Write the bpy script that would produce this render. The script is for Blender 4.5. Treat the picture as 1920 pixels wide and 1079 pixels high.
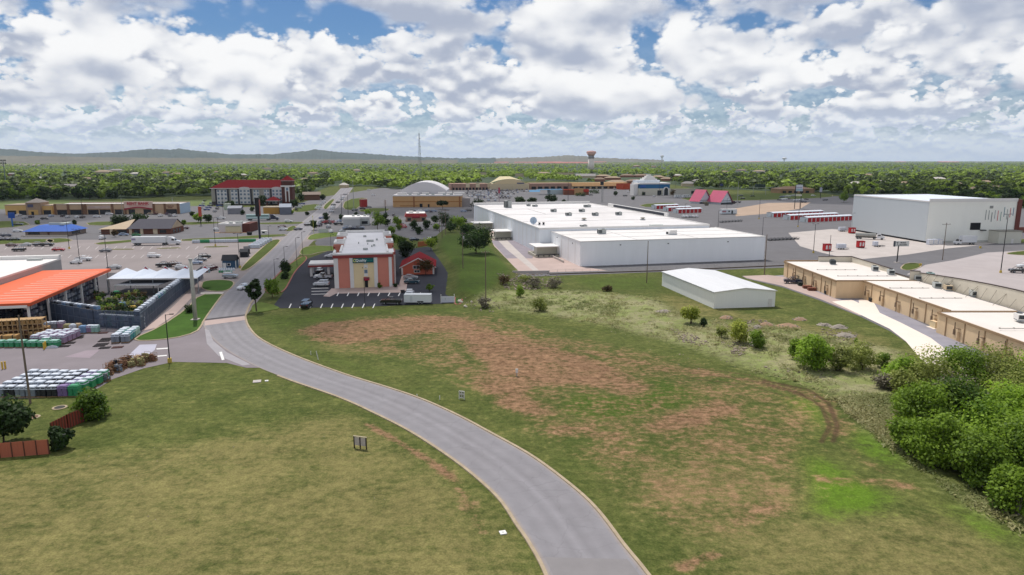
import bpy,math,random
import numpy as np
from mathutils import Vector,Matrix

for o in list(bpy.data.objects):
 bpy.data.objects.remove(o)
SC=bpy.context.scene
COL=SC.collection
random.seed(7)

# ------------------------------------------------------------------ camera
CAMH=40.0
FPX,CX,CY,HOR=1281.0,960.0,539.5,301.0
PITCH=math.atan((CY - HOR)/FPX)
SP,CP=math.sin(PITCH),math.cos(PITCH)
cam_d=bpy.data.cameras.new("camera")
cam_d.sensor_width=36.0
cam_d.lens=36.0*FPX/1920.0
cam_d.clip_start=0.5
cam_d.clip_end=80000.0
cam=bpy.data.objects.new("camera",cam_d)
cam.location=(0,0,CAMH)
cam.rotation_euler=(math.pi/2 - PITCH,0,0)
COL.objects.link(cam)
SC.camera=cam

# ------------------------------------------------------------------ light and exposure
SUN_EL,SUN_AZ=math.radians(62),math.radians(-24)     # azimuth from +Y, negative = to the west (screen left)
SUN_DIR=Vector((math.sin(SUN_AZ)*math.cos(SUN_EL),math.cos(SUN_AZ)*math.cos(SUN_EL),math.sin(SUN_EL)))
sun_d=bpy.data.lights.new("sun",'SUN')
sun_d.energy=4.8
sun_d.angle=math.radians(0.53)
sun_d.color=(1.0,0.955,0.90)
sun=bpy.data.objects.new("sun",sun_d)
sun.rotation_euler=(-SUN_DIR).to_track_quat('-Z','Y').to_euler()
sun.location=(0,0,300)
COL.objects.link(sun)
SC.view_settings.view_transform='Standard'
SC.view_settings.look='None'
SC.view_settings.exposure=-0.38
SC.view_settings.gamma=1.0
SC.view_settings.use_curve_mapping=False
SC.cycles.use_denoising=True
SC.cycles.max_bounces=6
SC.cycles.diffuse_bounces=3
SC.cycles.transparent_max_bounces=12
SC.cycles.volume_bounces=0

# ------------------------------------------------------------------ sky: Nishita with cumulus marched through node slices
world=bpy.data.worlds.new("World")
SC.world=world
world.use_nodes=True
def build_sky():
 nt=world.node_tree
 nt.nodes.clear()
 N,L=nt.nodes.new,nt.links.new
 def num(op,a,b=None,c=None,clamp=False):
  n=N('ShaderNodeMath'); n.operation=op; n.use_clamp=clamp
  for i,v in enumerate((a,b,c)):
   if v is None:continue
   if isinstance(v,(int,float)):n.inputs[i].default_value=v
   else:L(v,n.inputs[i])
  return n.outputs[0]
 def mrange(v,a,b,c,d,smooth=True):
  n=N('ShaderNodeMapRange'); n.interpolation_type='SMOOTHSTEP' if smooth else 'LINEAR'
  L(v,n.inputs[0])
  for i,x in enumerate((a,b,c,d)):
   n.inputs[1 + i].default_value=x
  return n.outputs[0]
 def mixc(f,a,b):
  n=N('ShaderNodeMix'); n.data_type='RGBA'
  for s,v in ((n.inputs[0],f),(n.inputs[6],a),(n.inputs[7],b)):
   if isinstance(v,(int,float)):s.default_value=v
   elif isinstance(v,tuple):s.default_value=v + (1,)
   else:L(v,s)
  return n.outputs[2]
 tc=N('ShaderNodeTexCoord')
 sep=N('ShaderNodeSeparateXYZ'); L(tc.outputs['Generated'],sep.inputs[0])
 az=num('ARCTAN2',sep.outputs[0],sep.outputs[1])
 el=sep.outputs[2]
 sky=N('ShaderNodeTexSky'); sky.sky_type='NISHITA'; sky.sun_disc=False
 sky.sun_elevation=SUN_EL; sky.sun_rotation=SUN_AZ
 sky.air_density=1.0; sky.dust_density=0.4; sky.ozone_density=3.0
 bg_sky=N('ShaderNodeBackground'); bg_sky.inputs[1].default_value=0.085
 tint=N('ShaderNodeMix'); tint.data_type='RGBA'; tint.blend_type='MULTIPLY'; tint.inputs[0].default_value=1.0
 L(sky.outputs[0],tint.inputs[6]); tint.inputs[7].default_value=(0.62,0.86,1.12,1)
 L(tint.outputs[2],bg_sky.inputs[0])
 def noise2(u,v,scale,det,rough,seed):
  c=N('ShaderNodeCombineXYZ'); L(u,c.inputs[0]); L(v,c.inputs[1]); c.inputs[2].default_value=seed
  n=N('ShaderNodeTexNoise'); n.noise_dimensions='3D'
  n.inputs['Scale'].default_value=scale; n.inputs['Detail'].default_value=det; n.inputs['Roughness'].default_value=rough
  L(c.outputs[0],n.inputs['Vector'])
  return n.outputs[0],c.outputs[0]
 # rows of cumulus, the far rows first: (elevation of the row, half height, clouds per radian, coverage, seed)
 C=None; A=None
 for (e0,hw,s,cov,seed) in SKY_ROWS:
  u=num('MULTIPLY',az,s)
  v=num('MULTIPLY',el,s*1.75)
  dv=0.20
  n0,_=noise2(u,v,1.0,3.0,0.5,seed)
  n1,_=noise2(u,num('ADD',v,dv),1.0,3.0,0.5,seed)
  up=num('SUBTRACT',n0,n1)                                    # > 0 where the cloud thins upwards: its top
  pamp=mrange(up,-0.07,0.07,0.15,1.0)
  c3=N('ShaderNodeCombineXYZ'); L(u,c3.inputs[0]); L(num('MULTIPLY',v,0.8),c3.inputs[1]); c3.inputs[2].default_value=seed*1.7
  vo=N('ShaderNodeTexVoronoi'); vo.voronoi_dimensions='3D'; vo.feature='F1'
  vo.inputs['Scale'].default_value=4.2; vo.inputs['Detail'].default_value=2.0; vo.inputs['Roughness'].default_value=0.5
  vo.inputs['Lacunarity'].default_value=2.3
  L(c3.outputs[0],vo.inputs['Vector'])
  nf,_=noise2(u,v,5.0,5.0,0.62,seed + 9)
  puff=num('ADD',num('MULTIPLY_ADD',vo.outputs['Distance'],-0.20,0.085),num('MULTIPLY_ADD',nf,0.22,-0.11))
  d=num('MULTIPLY_ADD',puff,pamp,n0)
  off=num('DIVIDE',num('SUBTRACT',el,e0),hw)
  if hw > 0.09:
   off=num('MINIMUM',off,0.25)
  win=num('MULTIPLY',num('MULTIPLY',off,off),0.085)
  thr=num('SUBTRACT',num('ADD',win,0.5),cov)
  dd=num('SUBTRACT',d,thr)
  a=mrange(dd,-0.01,0.075,0.0,1.0)
  # brightness: tops catch the sun, bases and thick cores are grey-blue
  lit=num('MULTIPLY_ADD',up,3.4,0.70)
  lit=num('ADD',lit,num('MULTIPLY',puff,1.5))
  lit=num('SUBTRACT',lit,num('MULTIPLY',num('MAXIMUM',dd,0.0),0.85))
  lit=mrange(lit,0.12,0.84,0.0,1.0)
  cc=mixc(lit,(0.45,0.505,0.63),(1.02,1.025,1.03))
  if C is None:C,A=cc,a
  else:
   C=mixc(a,C,cc)
   A=num('SUBTRACT',1.0,num('MULTIPLY',num('SUBTRACT',1.0,A),num('SUBTRACT',1.0,a)))
 hz=mrange(el,0.0,0.085,0.80,0.0)
 ccol=mixc(hz,C,(0.66,0.77,0.93))
 bg_cl=N('ShaderNodeBackground'); bg_cl.inputs[1].default_value=1.24
 L(ccol,bg_cl.inputs[0])
 low=num('MAXIMUM',mrange(el,0.0,0.09,1.0,0.0),mrange(el,0.09,0.17,0.3,0.0))                           # pale air along the horizon
 al=num('MAXIMUM',A,low)
 mx=N('ShaderNodeMixShader')
 L(al,mx.inputs[0]); L(bg_sky.outputs[0],mx.inputs[1]); L(bg_cl.outputs[0],mx.inputs[2])
 out=N('ShaderNodeOutputWorld'); L(mx.outputs[0],out.inputs[0])
SKY_ROWS=((0.034,0.016,30.0,0.085,2.0),(0.055,0.020,20.0,0.12,5.1),(0.080,0.026,13.5,0.13,8.7),
   (0.112,0.032,10.0,0.135,11.3),(0.152,0.040,6.9,0.14,14.9),(0.208,0.10,4.9,0.155,19.2))
build_sky()
world.cycles.sampling_method='MANUAL'
world.cycles.sample_map_resolution=1024


# ------------------------------------------------------------------ helpers
def ray(px,py):
 dx,dy=(px - CX)/FPX,(CY - py)/FPX
 return Vector((dx,CP + dy*SP,-SP + dy*CP))
def G(px,py,z=0.0):
 """the point of the world at height z that the photograph shows at this pixel"""
 d=ray(px,py)
 t=(z - CAMH)/d.z
 return Vector((d.x*t,d.y*t,z))
def HT(px,pb,pt,z=0.0):
 """height of an upright whose foot shows at pb and whose top at pt"""
 g=G(px,pb,z); d=ray(px,pt)
 return CAMH + g.y/d.y*d.z - z
def W(pts,z=0.0):
 return [G(x,y,z).to_2d() for x,y in pts]
def s2l(c):
 c=c/255.0
 return c/12.92 if c <= 0.04045 else ((c + 0.055)/1.055) ** 2.4
def hexc(h,k=1.0):
 h=h.lstrip('#')
 return tuple(min(1.0,s2l(int(h[i:i + 2],16))*k) for i in (0,2,4))

MATS={}
def M(name,col,rough=0.8,var=0.12,scale=0.6,spec=0.3,metal=0.0,bump=0.0,streak=None,coat=0.0,dirt=0.0,alpha=None,backl=0.0):
 """procedural material: base colour broken up by two noises, optional streaks and bump"""
 if name in MATS:return MATS[name]
 m=bpy.data.materials.new(name); m.use_nodes=True
 nt=m.node_tree; N,L=nt.nodes.new,nt.links.new
 b=nt.nodes['Principled BSDF']
 c=hexc(col) if isinstance(col,str) else col
 b.inputs['Roughness'].default_value=rough
 b.inputs['Specular IOR Level'].default_value=spec
 b.inputs['Metallic'].default_value=metal
 b.inputs['Coat Weight'].default_value=coat
 tc=N('ShaderNodeTexCoord')
 mp=N('ShaderNodeMapping'); L(tc.outputs['Object'],mp.inputs[0])
 if streak:mp.inputs['Scale'].default_value=streak
 n=N('ShaderNodeTexNoise'); n.inputs['Scale'].default_value=scale; n.inputs['Detail'].default_value=6; n.inputs['Roughness'].default_value=0.65
 L(mp.outputs[0],n.inputs['Vector'])
 r=N('ShaderNodeMapRange'); r.inputs[1].default_value=0.25; r.inputs[2].default_value=0.75
 r.inputs[3].default_value=1 - var; r.inputs[4].default_value=1 + var
 L(n.outputs[0],r.inputs[0])
 v=N('ShaderNodeVectorMath'); v.operation='SCALE'; v.inputs[0].default_value=c; L(r.outputs[0],v.inputs[3])
 colout=v.outputs[0]
 if dirt:
  n2=N('ShaderNodeTexNoise'); n2.inputs['Scale'].default_value=scale*0.22; n2.inputs['Detail'].default_value=8; n2.inputs['Roughness'].default_value=0.7
  L(mp.outputs[0],n2.inputs['Vector'])
  r2=N('ShaderNodeMapRange'); r2.inputs[1].default_value=0.48; r2.inputs[2].default_value=0.72; r2.inputs[3].default_value=0; r2.inputs[4].default_value=dirt
  L(n2.outputs[0],r2.inputs[0])
  mx=N('ShaderNodeMix'); mx.data_type='RGBA'; L(r2.outputs[0],mx.inputs[0]); L(colout,mx.inputs[6])
  mx.inputs[7].default_value=(c[0]*0.45 + 0.02,c[1]*0.40 + 0.016,c[2]*0.35 + 0.012,1)
  colout=mx.outputs[2]
 L(colout,b.inputs['Base Color'])
 if bump:
  bn=N('ShaderNodeBump'); bn.inputs['Strength'].default_value=bump; bn.inputs['Distance'].default_value=0.1
  L(n.outputs[0],bn.inputs['Height']); L(bn.outputs[0],b.inputs['Normal'])
 if backl:
  b.inputs['Subsurface Weight'].default_value=0.0
  tr=N('ShaderNodeBsdfTranslucent'); L(colout,tr.inputs[0])
  ms=N('ShaderNodeMixShader'); ms.inputs[0].default_value=backl
  L(b.outputs[0],ms.inputs[1]); L(tr.outputs[0],ms.inputs[2])
  L(ms.outputs[0],nt.nodes['Material Output'].inputs[0])
 if alpha is not None:b.inputs['Alpha'].default_value=alpha
 MATS[name]=m
 return m

class MB:
 """collects faces, then links them as ONE mesh object"""
 def __init__(self):self.v,self.f,self.m,self.k=[],[],[],[]
 def poly(self,pts,mi=0):
  k=len(self.v); self.v += [tuple(p) for p in pts]
  self.f.append(tuple(range(k,k + len(pts)))); self.m.append(mi); return self
 def box(self,x0,y0,z0,x1,y1,z1,mi=0,top=None):
  k=len(self.v); self.k.append((k,len(self.f)))
  self.v += [(x0,y0,z0),(x1,y0,z0),(x1,y1,z0),(x0,y1,z0),(x0,y0,z1),(x1,y0,z1),(x1,y1,z1),(x0,y1,z1)]
  for q,t in (((0,3,2,1),0),((4,5,6,7),1),((0,1,5,4),0),((1,2,6,5),0),((2,3,7,6),0),((3,0,4,7),0)):
   self.f.append(tuple(k + i for i in q)); self.m.append(top if (t and top is not None) else mi)
  return self
 def obox(self,c,size,rz=0.0,mi=0,tilt=None):
  lx,ly,lz=(s/2 for s in size); k=len(self.v)
  R=Matrix.Rotation(rz,3,'Z')
  if tilt:R=R @ Matrix.Rotation(tilt[0],3,tilt[1])
  for z in (-lz,lz):
   for x,y in ((-lx,-ly),(lx,-ly),(lx,ly),(-lx,ly)):
    self.v.append(tuple(Vector(c) + R @ Vector((x,y,z))))
  for q in ((0,3,2,1),(4,5,6,7),(0,1,5,4),(1,2,6,5),(2,3,7,6),(3,0,4,7)):
   self.f.append(tuple(k + i for i in q)); self.m.append(mi)
  return self
 def prism(self,pts,z0,z1,mi=0,top=None,cap=True):
  k=len(self.v); n=len(pts); self.k.append((k,len(self.f)))
  a=sum(pts[i][0]*pts[(i + 1) % n][1] - pts[(i + 1) % n][0]*pts[i][1] for i in range(n))
  if a < 0:pts=list(pts)[::-1]
  self.v += [(p[0],p[1],z0) for p in pts] + [(p[0],p[1],z1) for p in pts]
  for i in range(n):
   j=(i + 1) % n; self.f.append((k + i,k + j,k + n + j,k + n + i)); self.m.append(mi)
  if cap:
   self.f.append(tuple(range(k + n,k + 2*n))); self.m.append(mi if top is None else top)
   self.f.append(tuple(range(k + n - 1,k - 1,-1))); self.m.append(mi)
  return self
 def tube(self,p0,p1,r0,r1=None,n=8,mi=0,cap=True):
  r1=r0 if r1 is None else r1
  p0,p1=Vector(p0),Vector(p1); d=p1 - p0
  q=d.to_track_quat('Z','Y'); k=len(self.v); self.k.append((k,len(self.f)))
  for p,r in ((p0,r0),(p1,r1)):
   for i in range(n):
    a=2*math.pi*i/n
    self.v.append(tuple(p + q @ Vector((r*math.cos(a),r*math.sin(a),0))))
  for i in range(n):
   j=(i + 1) % n; self.f.append((k + i,k + j,k + n + j,k + n + i)); self.m.append(mi)
  if cap:
   self.f.append(tuple(range(k + n - 1,k - 1,-1))); self.m.append(mi)
   self.f.append(tuple(range(k + n,k + 2*n))); self.m.append(mi)
  return self
 def extr(self,prof,y0,y1,mi=0,inset=0.0):
  """side profile (x, z) extruded across y"""
  k=len(self.v); n=len(prof)
  self.v += [(x,y0,z) for x,z in prof] + [(x,y1,z) for x,z in prof]
  for i in range(n):
   j=(i + 1) % n; self.f.append((k + j,k + i,k + n + i,k + n + j)); self.m.append(mi)
  self.f.append(tuple(range(k,k + n))); self.m.append(mi)
  self.f.append(tuple(range(k + 2*n - 1,k + n - 1,-1))); self.m.append(mi)
  return self
 def mesh(self,name,mats):
  me=bpy.data.meshes.new(name); me.from_pydata(self.v,[],self.f)
  if not isinstance(mats,(list,tuple)):mats=[mats]
  for m in mats:me.materials.append(m)
  if len(mats) > 1:me.polygons.foreach_set('material_index',self.m)
  me.update(); return me
 def each(self,name,mats,parent=None):
  """every primitive as a part of its own"""
  ks=self.k + [(len(self.v),len(self.f))]; r=None
  for (v0,f0),(v1,f1) in zip(ks[:-1],ks[1:]):
   b=MB(); b.v=self.v[v0:v1]; b.f=[tuple(i - v0 for i in f) for f in self.f[f0:f1]]; b.m=self.m[f0:f1]
   r=b.build(name,mats,parent)
  return r
 def build(self,name,mats,parent=None,smooth=False):
  me=self.mesh(name,mats)
  if smooth:me.polygons.foreach_set('use_smooth',[True]*len(me.polygons))
  return put(name,me,parent)

def put(name,me,parent=None):
 o=bpy.data.objects.new(name,me); COL.objects.link(o)
 if parent is not None:o.parent=parent
 return o
def tag(o,label=None,cat=None,group=None,kind=None):
 if label:o['label']=label
 if cat:o['category']=cat
 if group:o['group']=group
 if kind:o['kind']=kind
 return o
def root(name,label,cat,loc,rz=0.0,group=None):
 o=bpy.data.objects.new(name,None); COL.objects.link(o)
 o.empty_display_size=0.5
 o.location=(loc[0],loc[1],loc[2] if len(loc) > 2 else 0.0); o.rotation_euler=(0,0,rz)
 return tag(o,label,cat,group)
def dup(r,loc,rz=0.0,label=None,group=None,scale=None,mats=None):
 """a copy of a thing with copies of its parts and sub-parts; mats swaps materials by part name"""
 c=r.copy(); COL.objects.link(c)
 c.location=(loc[0],loc[1],loc[2] if len(loc) > 2 else 0.0); c.rotation_euler=(0,0,rz)
 if scale:c.scale=scale if isinstance(scale,tuple) else (scale,)*3
 if label:c['label']=label
 if group:c['group']=group
 def rec(src,dst):
  for ch in KIDS.get(src.name) or list(src.children):
   d=ch.copy(); COL.objects.link(d); d.parent=dst
   if mats and d.type == 'MESH':
    for stem,mm in mats.items():
     if ch.name.split('.')[0] == stem:
      d.material_slots[0].link='OBJECT'; d.material_slots[0].material=mm
   rec(ch,d)
 rec(r,c)
 return c
KIDS={}
def frame(A,B,z=0.0):
 a,b=(G(A[0],A[1],z) if not isinstance(A,Vector) else A),(G(B[0],B[1],z) if not isinstance(B,Vector) else B)
 d=b - a
 return a,math.atan2(d.y,d.x),d.to_2d().length
FONTS={}
def text(name,body,parent,loc,size,mat,rot=(math.pi/2,0,0),extr=0.03,bold=0.0,align='CENTER',sx=1.0):
 """lettering as a mesh standing proud of its board"""
 cu=bpy.data.curves.new(name,'FONT'); cu.body=body; cu.size=size; cu.extrude=extr; cu.offset=bold
 cu.align_x=align; cu.align_y='CENTER'; cu.resolution_u=2
 t=bpy.data.objects.new(name,cu); COL.objects.link(t)
 me=bpy.data.meshes.new_from_object(t.evaluated_get(bpy.context.evaluated_depsgraph_get()))
 bpy.data.objects.remove(t); bpy.data.curves.remove(cu)
 me.materials.clear(); me.materials.append(mat)
 o=put(name,me,parent); o.location=loc; o.rotation_euler=rot; o.scale=(sx,1,1)
 return o


# ------------------------------------------------------------------ ground
rng=np.random.default_rng(11)
def axis(lo,hi,step,far,growth=1.16):
 a=list(np.arange(lo,hi + 1e-6,step)); s=step; x=hi; up=[]
 while x < far:s *= growth; x += s; up.append(x)
 s=step; x=lo; dn=[]
 while x > -far:s *= growth; x -= s; dn.append(x)
 return np.array(dn[::-1] + a + up)
gx=axis(-120.0,142.0,0.6,26000.0)
gy=np.concatenate([[-300,-100,0,30],axis(48.0,322.0,0.6,26000.0)])
gy=gy[gy > -400]; gy=np.unique(gy)
GX,GY=np.meshgrid(gx,gy)
def vnoise(x,y,seed,scale):
 """cheap value noise on arrays"""
 r=np.random.default_rng(seed).random((256,256))
 xs,ys=x*scale,y*scale
 xi,yi=np.floor(xs).astype(int),np.floor(ys).astype(int)
 fx,fy=xs - xi,ys - yi
 fx,fy=fx*fx*(3 - 2*fx),fy*fy*(3 - 2*fy)
 a,b,c,d=r[yi % 256,xi % 256],r[yi % 256,(xi + 1) % 256],r[(yi + 1) % 256,xi % 256],r[(yi + 1) % 256,(xi + 1) % 256]
 return (a*(1 - fx) + b*fx)*(1 - fy) + (c*(1 - fx) + d*fx)*fy
def inpoly(x,y,pts):
 r=np.zeros(x.shape,bool); n=len(pts); j=n - 1
 for i in range(n):
  xi,yi,xj,yj=pts[i][0],pts[i][1],pts[j][0],pts[j][1]
  if yi != yj:
   r ^= ((yi > y) != (yj > y)) & (x < (xj - xi)*(y - yi)/(yj - yi) + xi)
  j=i
 return r
def blur(a,n):
 for _ in range(n):
  a=(np.roll(a,1,0) + a + np.roll(a,-1,0))/3
  a=(np.roll(a,1,1) + a + np.roll(a,-1,1))/3
 return a
def pm(polys,n=4):
 m=np.zeros(GX.shape)
 for p in polys:m=np.maximum(m,inpoly(GX,GY,W(p)).astype(float))
 return blur(m,n)
def lm(line,width):
 """soft band along a polyline given in photo pixels"""
 P=W(line); d=np.full(GX.shape,1e9)
 for a,b in zip(P[:-1],P[1:]):
  ax,ay,bx,by=a.x,a.y,b.x,b.y
  t=np.clip(((GX - ax)*(bx - ax) + (GY - ay)*(by - ay))/max(1e-6,(bx - ax) ** 2 + (by - ay) ** 2),0,1)
  d=np.minimum(d,np.hypot(GX - ax - t*(bx - ax),GY - ay - t*(by - ay)))
 return np.clip(1.0 - d/width,0,1)
THIN=[(540,620),(700,590),(870,585),(1000,610),(1250,670),(1400,700),(1560,760),(1560,830),(1500,900),(1540,940),(1480,990),(1300,1010),(1180,930),(1040,830),(900,740),(760,680),(640,655)]
DIRT=[[(552,622),(600,606),(700,598),(800,590),(862,592),(905,610),(862,622),(800,626),(740,632),(690,644),(640,650),(590,640)],
  [(862,600),(905,612),(965,632),(1060,655),(1130,676),(1190,705),(1200,735),(1150,738),(1090,724),(1020,728),(960,748),(905,738),(870,714),(912,690),(880,668),(850,640)],
  [(1188,802),(1225,778),(1290,765),(1330,742),(1372,746),(1402,772),(1350,796),(1260,815),(1205,815)],
  [(912,742),(1000,744),(1070,772),(1005,786),(930,762)],
  [(1090,812),(1170,806),(1182,830),(1120,836)],[(1150,705),(1190,700),(1228,725),(1190,745),(1150,740)],
  [(1380,818),(1450,830),(1470,842),(1420,842)],[(1000,800),(1090,790),(1150,780),(1100,815),(1040,822)],
  [(1230,930),(1290,940),(1270,990),(1230,985)],[(1380,940),(1480,930),(1500,960),(1400,990),(1340,990)]]
LUSH=[[(1080,728),(1180,742),(1240,716),(1330,742),(1290,764),(1225,776),(1180,792),(1090,790),(1030,765)],
  [(1180,705),(1230,700),(1330,738),(1270,735)],[(1000,652),(1060,658),(1090,680),(1040,682)],[(930,735),(990,740),(1000,752),(950,756)],
  [(1450,735),(1530,752),(1562,800),(1540,830),(1500,840),(1560,870),(1600,905),(1640,940),(1560,980),(1500,970),(1530,925),(1515,880),(1490,840),(1540,800)],
  [(1590,800),(1650,815),(1700,860),(1690,890),(1620,850)],[(1740,930),(1800,950),(1920,1010),(1920,1040),(1820,990)],
  [(470,590),(560,590),(700,580),(870,575),(900,590),(800,588),(640,600),(540,618),(600,650),(700,690),(760,705),(700,712),(560,662)],
  [(1600,900),(1680,935),(1660,965),(1590,960)],[(1060,520),(1240,520),(1250,545),(1110,545)],[(1420,700),(1500,690),(1560,700),(1500,725)]]
TAN=[[(0,870),(250,850),(500,800),(640,770),(740,820),(860,900),(960,1000),(1010,1079),(1060,1200),(-200,1200),(-200,900)],
  [(560,640),(640,640),(720,640),(700,660),(620,665)],[(1140,870),(1380,840),(1500,880),(1530,930),(1480,960),(1300,1000),(1200,960)],
  [(1390,640),(1520,640),(1640,640),(1720,670),(1700,720),(1600,720),(1450,690)],[(1290,1030),(1500,960),(1760,950),(1920,1020),(2000,1150),(1300,1150)],
  [(1230,545),(1330,570),(1460,600),(1620,625),(1690,650),(1560,640),(1400,600),(1250,590)]]
WEED=[[(930,545),(1100,545),(1230,560),(1300,600),(1460,610),(1700,660),(1700,740),(1640,760),(1560,740),(1420,700),(1280,650),(1130,610),(960,585),(880,570)],
  [(1560,750),(1690,740),(1680,800),(1760,900),(1920,960),(1920,1010),(1780,930),(1650,830)]]
BERM=W([(853,553),(855,512),(838,488),(822,468),(828,440),(905,440),(915,462),(960,512),(925,545),(900,565)])
def zones():
 wob=3.0
 nd=0.55*vnoise(GX,GY*1.3,3,0.16) + 0.45*vnoise(GX,GY,4,0.55)
 thin=pm([THIN],24)*.56
 dirt=np.maximum(pm(DIRT,12)*1.1,thin)
 for ln,w,k in (([(1000,640),(1130,668),(1250,690),(1380,708),(1480,730),(1540,752),(1572,785),(1572,812)],4.5,0.85),
      ([(860,600),(960,628),(1080,658),(1180,682),(1300,706)],4.0,0.75),
      ([(690,798),(740,826),(800,862),(845,895)],1.3,1.2),([(845,895),(880,945),(905,1000)],1.2,0.75),
      ([(1540,900),(1640,905),(1700,915)],2.5,0.7),([(1530,800),(1600,850),(1660,890)],2.0,0.5),
      ([(1280,1062),(1340,1040)],1.6,1.1)):
  dirt=np.maximum(dirt,lm(ln,w)*k)
 dirt=np.maximum(dirt,pm([[(855,935),(890,935),(895,965),(868,968)]],3)*1.2)
 lush=np.maximum(pm(LUSH[:4],12)*1.1,pm([LUSH[7],LUSH[9]],16)*.5)
 global SPRING
 SPRING=pm(LUSH[4:7] + [LUSH[8],LUSH[10]],16)*1.05
 lush=np.maximum(lush,0.62*blur(inpoly(GX,GY,BERM).astype(float),5))
 tan=pm(TAN,45)*.8
 weed=pm(WEED,26)
 dark=np.zeros(GX.shape)                                           # wheel ruts: wet dark earth
 for off in (0,14):
  dark=np.maximum(dark,lm([(1430 + off*.2,716 - off*.2),(1500 + off,738 - off*.5),(1540 + off,762 - off*.4),(1556 + off,800),(1540 + off*1.6,830)],0.75))
 for dy in (0,9,19):
  dark=np.maximum(dark,0.7*lm([(1290,690 + dy),(1400,702 + dy),(1500,732 + dy)],0.8))
 lush -= dirt*0.4
 return dirt,lush,tan,weed,dark
CREEK=[(1700,700),(1760,780),(1840,880),(1960,1000),(2200,1000),(2200,640),(1900,640)]
def build_ground():
 global GZ
 z=np.zeros(GX.shape)
 lot=blur(inpoly(GX,GY,W([(480,600),(900,585),(1300,600),(1690,660),(1700,760),(1950,1000),(1950,1300),(1300,1300),(1160,1000),(1000,860),(760,720),(560,650)])).astype(float),6)
 lawn=blur(inpoly(GX,GY,W([(-300,800),(180,735),(330,690),(470,700),(700,790),(900,930),(1010,1100),(1100,1400),(-300,1400)])).astype(float),6)
 z += lot*(0.5*(vnoise(GX,GY,21,0.05) - 0.4) + 0.16*(vnoise(GX,GY,22,0.4) - 0.5)) + lawn*0.25*vnoise(GX,GY,23,0.06)
 weed=pm(WEED,8)
 z += weed*0.35*vnoise(GX,GY,24,0.9)
 bm=blur(inpoly(GX,GY,BERM).astype(float),10)
 z += 1.6*bm
 cr=blur(inpoly(GX,GY,W(CREEK)).astype(float),14)
 z -= 2.2*cr
 R=np.hypot(GX,GY)
 z=np.where(R > 1500,z - 0.3,z) - 0.03
 GZ=z
 nyy,nxx=GX.shape
 co=np.stack([GX,GY,z],-1).reshape(-1,3)
 idx=np.arange(nyy*nxx).reshape(nyy,nxx)
 q=np.stack([idx[:-1,:-1],idx[:-1,1:],idx[1:,1:],idx[1:,:-1]],-1).reshape(-1,4)
 me=bpy.data.meshes.new('ground')
 me.vertices.add(len(co)); me.vertices.foreach_set('co',co.astype(np.float32).ravel())
 me.loops.add(q.size); me.loops.foreach_set('vertex_index',q.astype(np.int32).ravel())
 me.polygons.add(len(q)); me.polygons.foreach_set('loop_start',np.arange(0,q.size,4,dtype=np.int32)); me.polygons.foreach_set('loop_total',np.full(len(q),4,np.int32))
 me.update(); me.validate()
 me.polygons.foreach_set('use_smooth',[True]*len(me.polygons))
 dirt,lush,tan,weed,dark=zones()
 for nm,a in (('dirt',dirt),('lush',lush),('tan',tan),('weed',weed),('rut',dark),('spring',SPRING)):
  at=me.attributes.new(nm,'FLOAT','POINT'); at.data.foreach_set('value',a.astype(np.float32).ravel())
 me.materials.append(ground_mat())
 tag(put('ground',me),kind='structure')
def tz(x,y):
 """height of the ground at a point"""
 i=int(np.clip(np.searchsorted(gx,x) - 1,0,len(gx) - 2)); j=int(np.clip(np.searchsorted(gy,y) - 1,0,len(gy) - 2))
 fx=(x - gx[i])/(gx[i + 1] - gx[i]); fy=(y - gy[j])/(gy[j + 1] - gy[j])
 return float((GZ[j,i]*(1 - fx) + GZ[j,i + 1]*fx)*(1 - fy) + (GZ[j + 1,i]*(1 - fx) + GZ[j + 1,i + 1]*fx)*fy)
def GT(px,py):
 p=G(px,py)
 for _ in range(4):p=G(px,py,tz(p.x,p.y))
 return p
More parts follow.
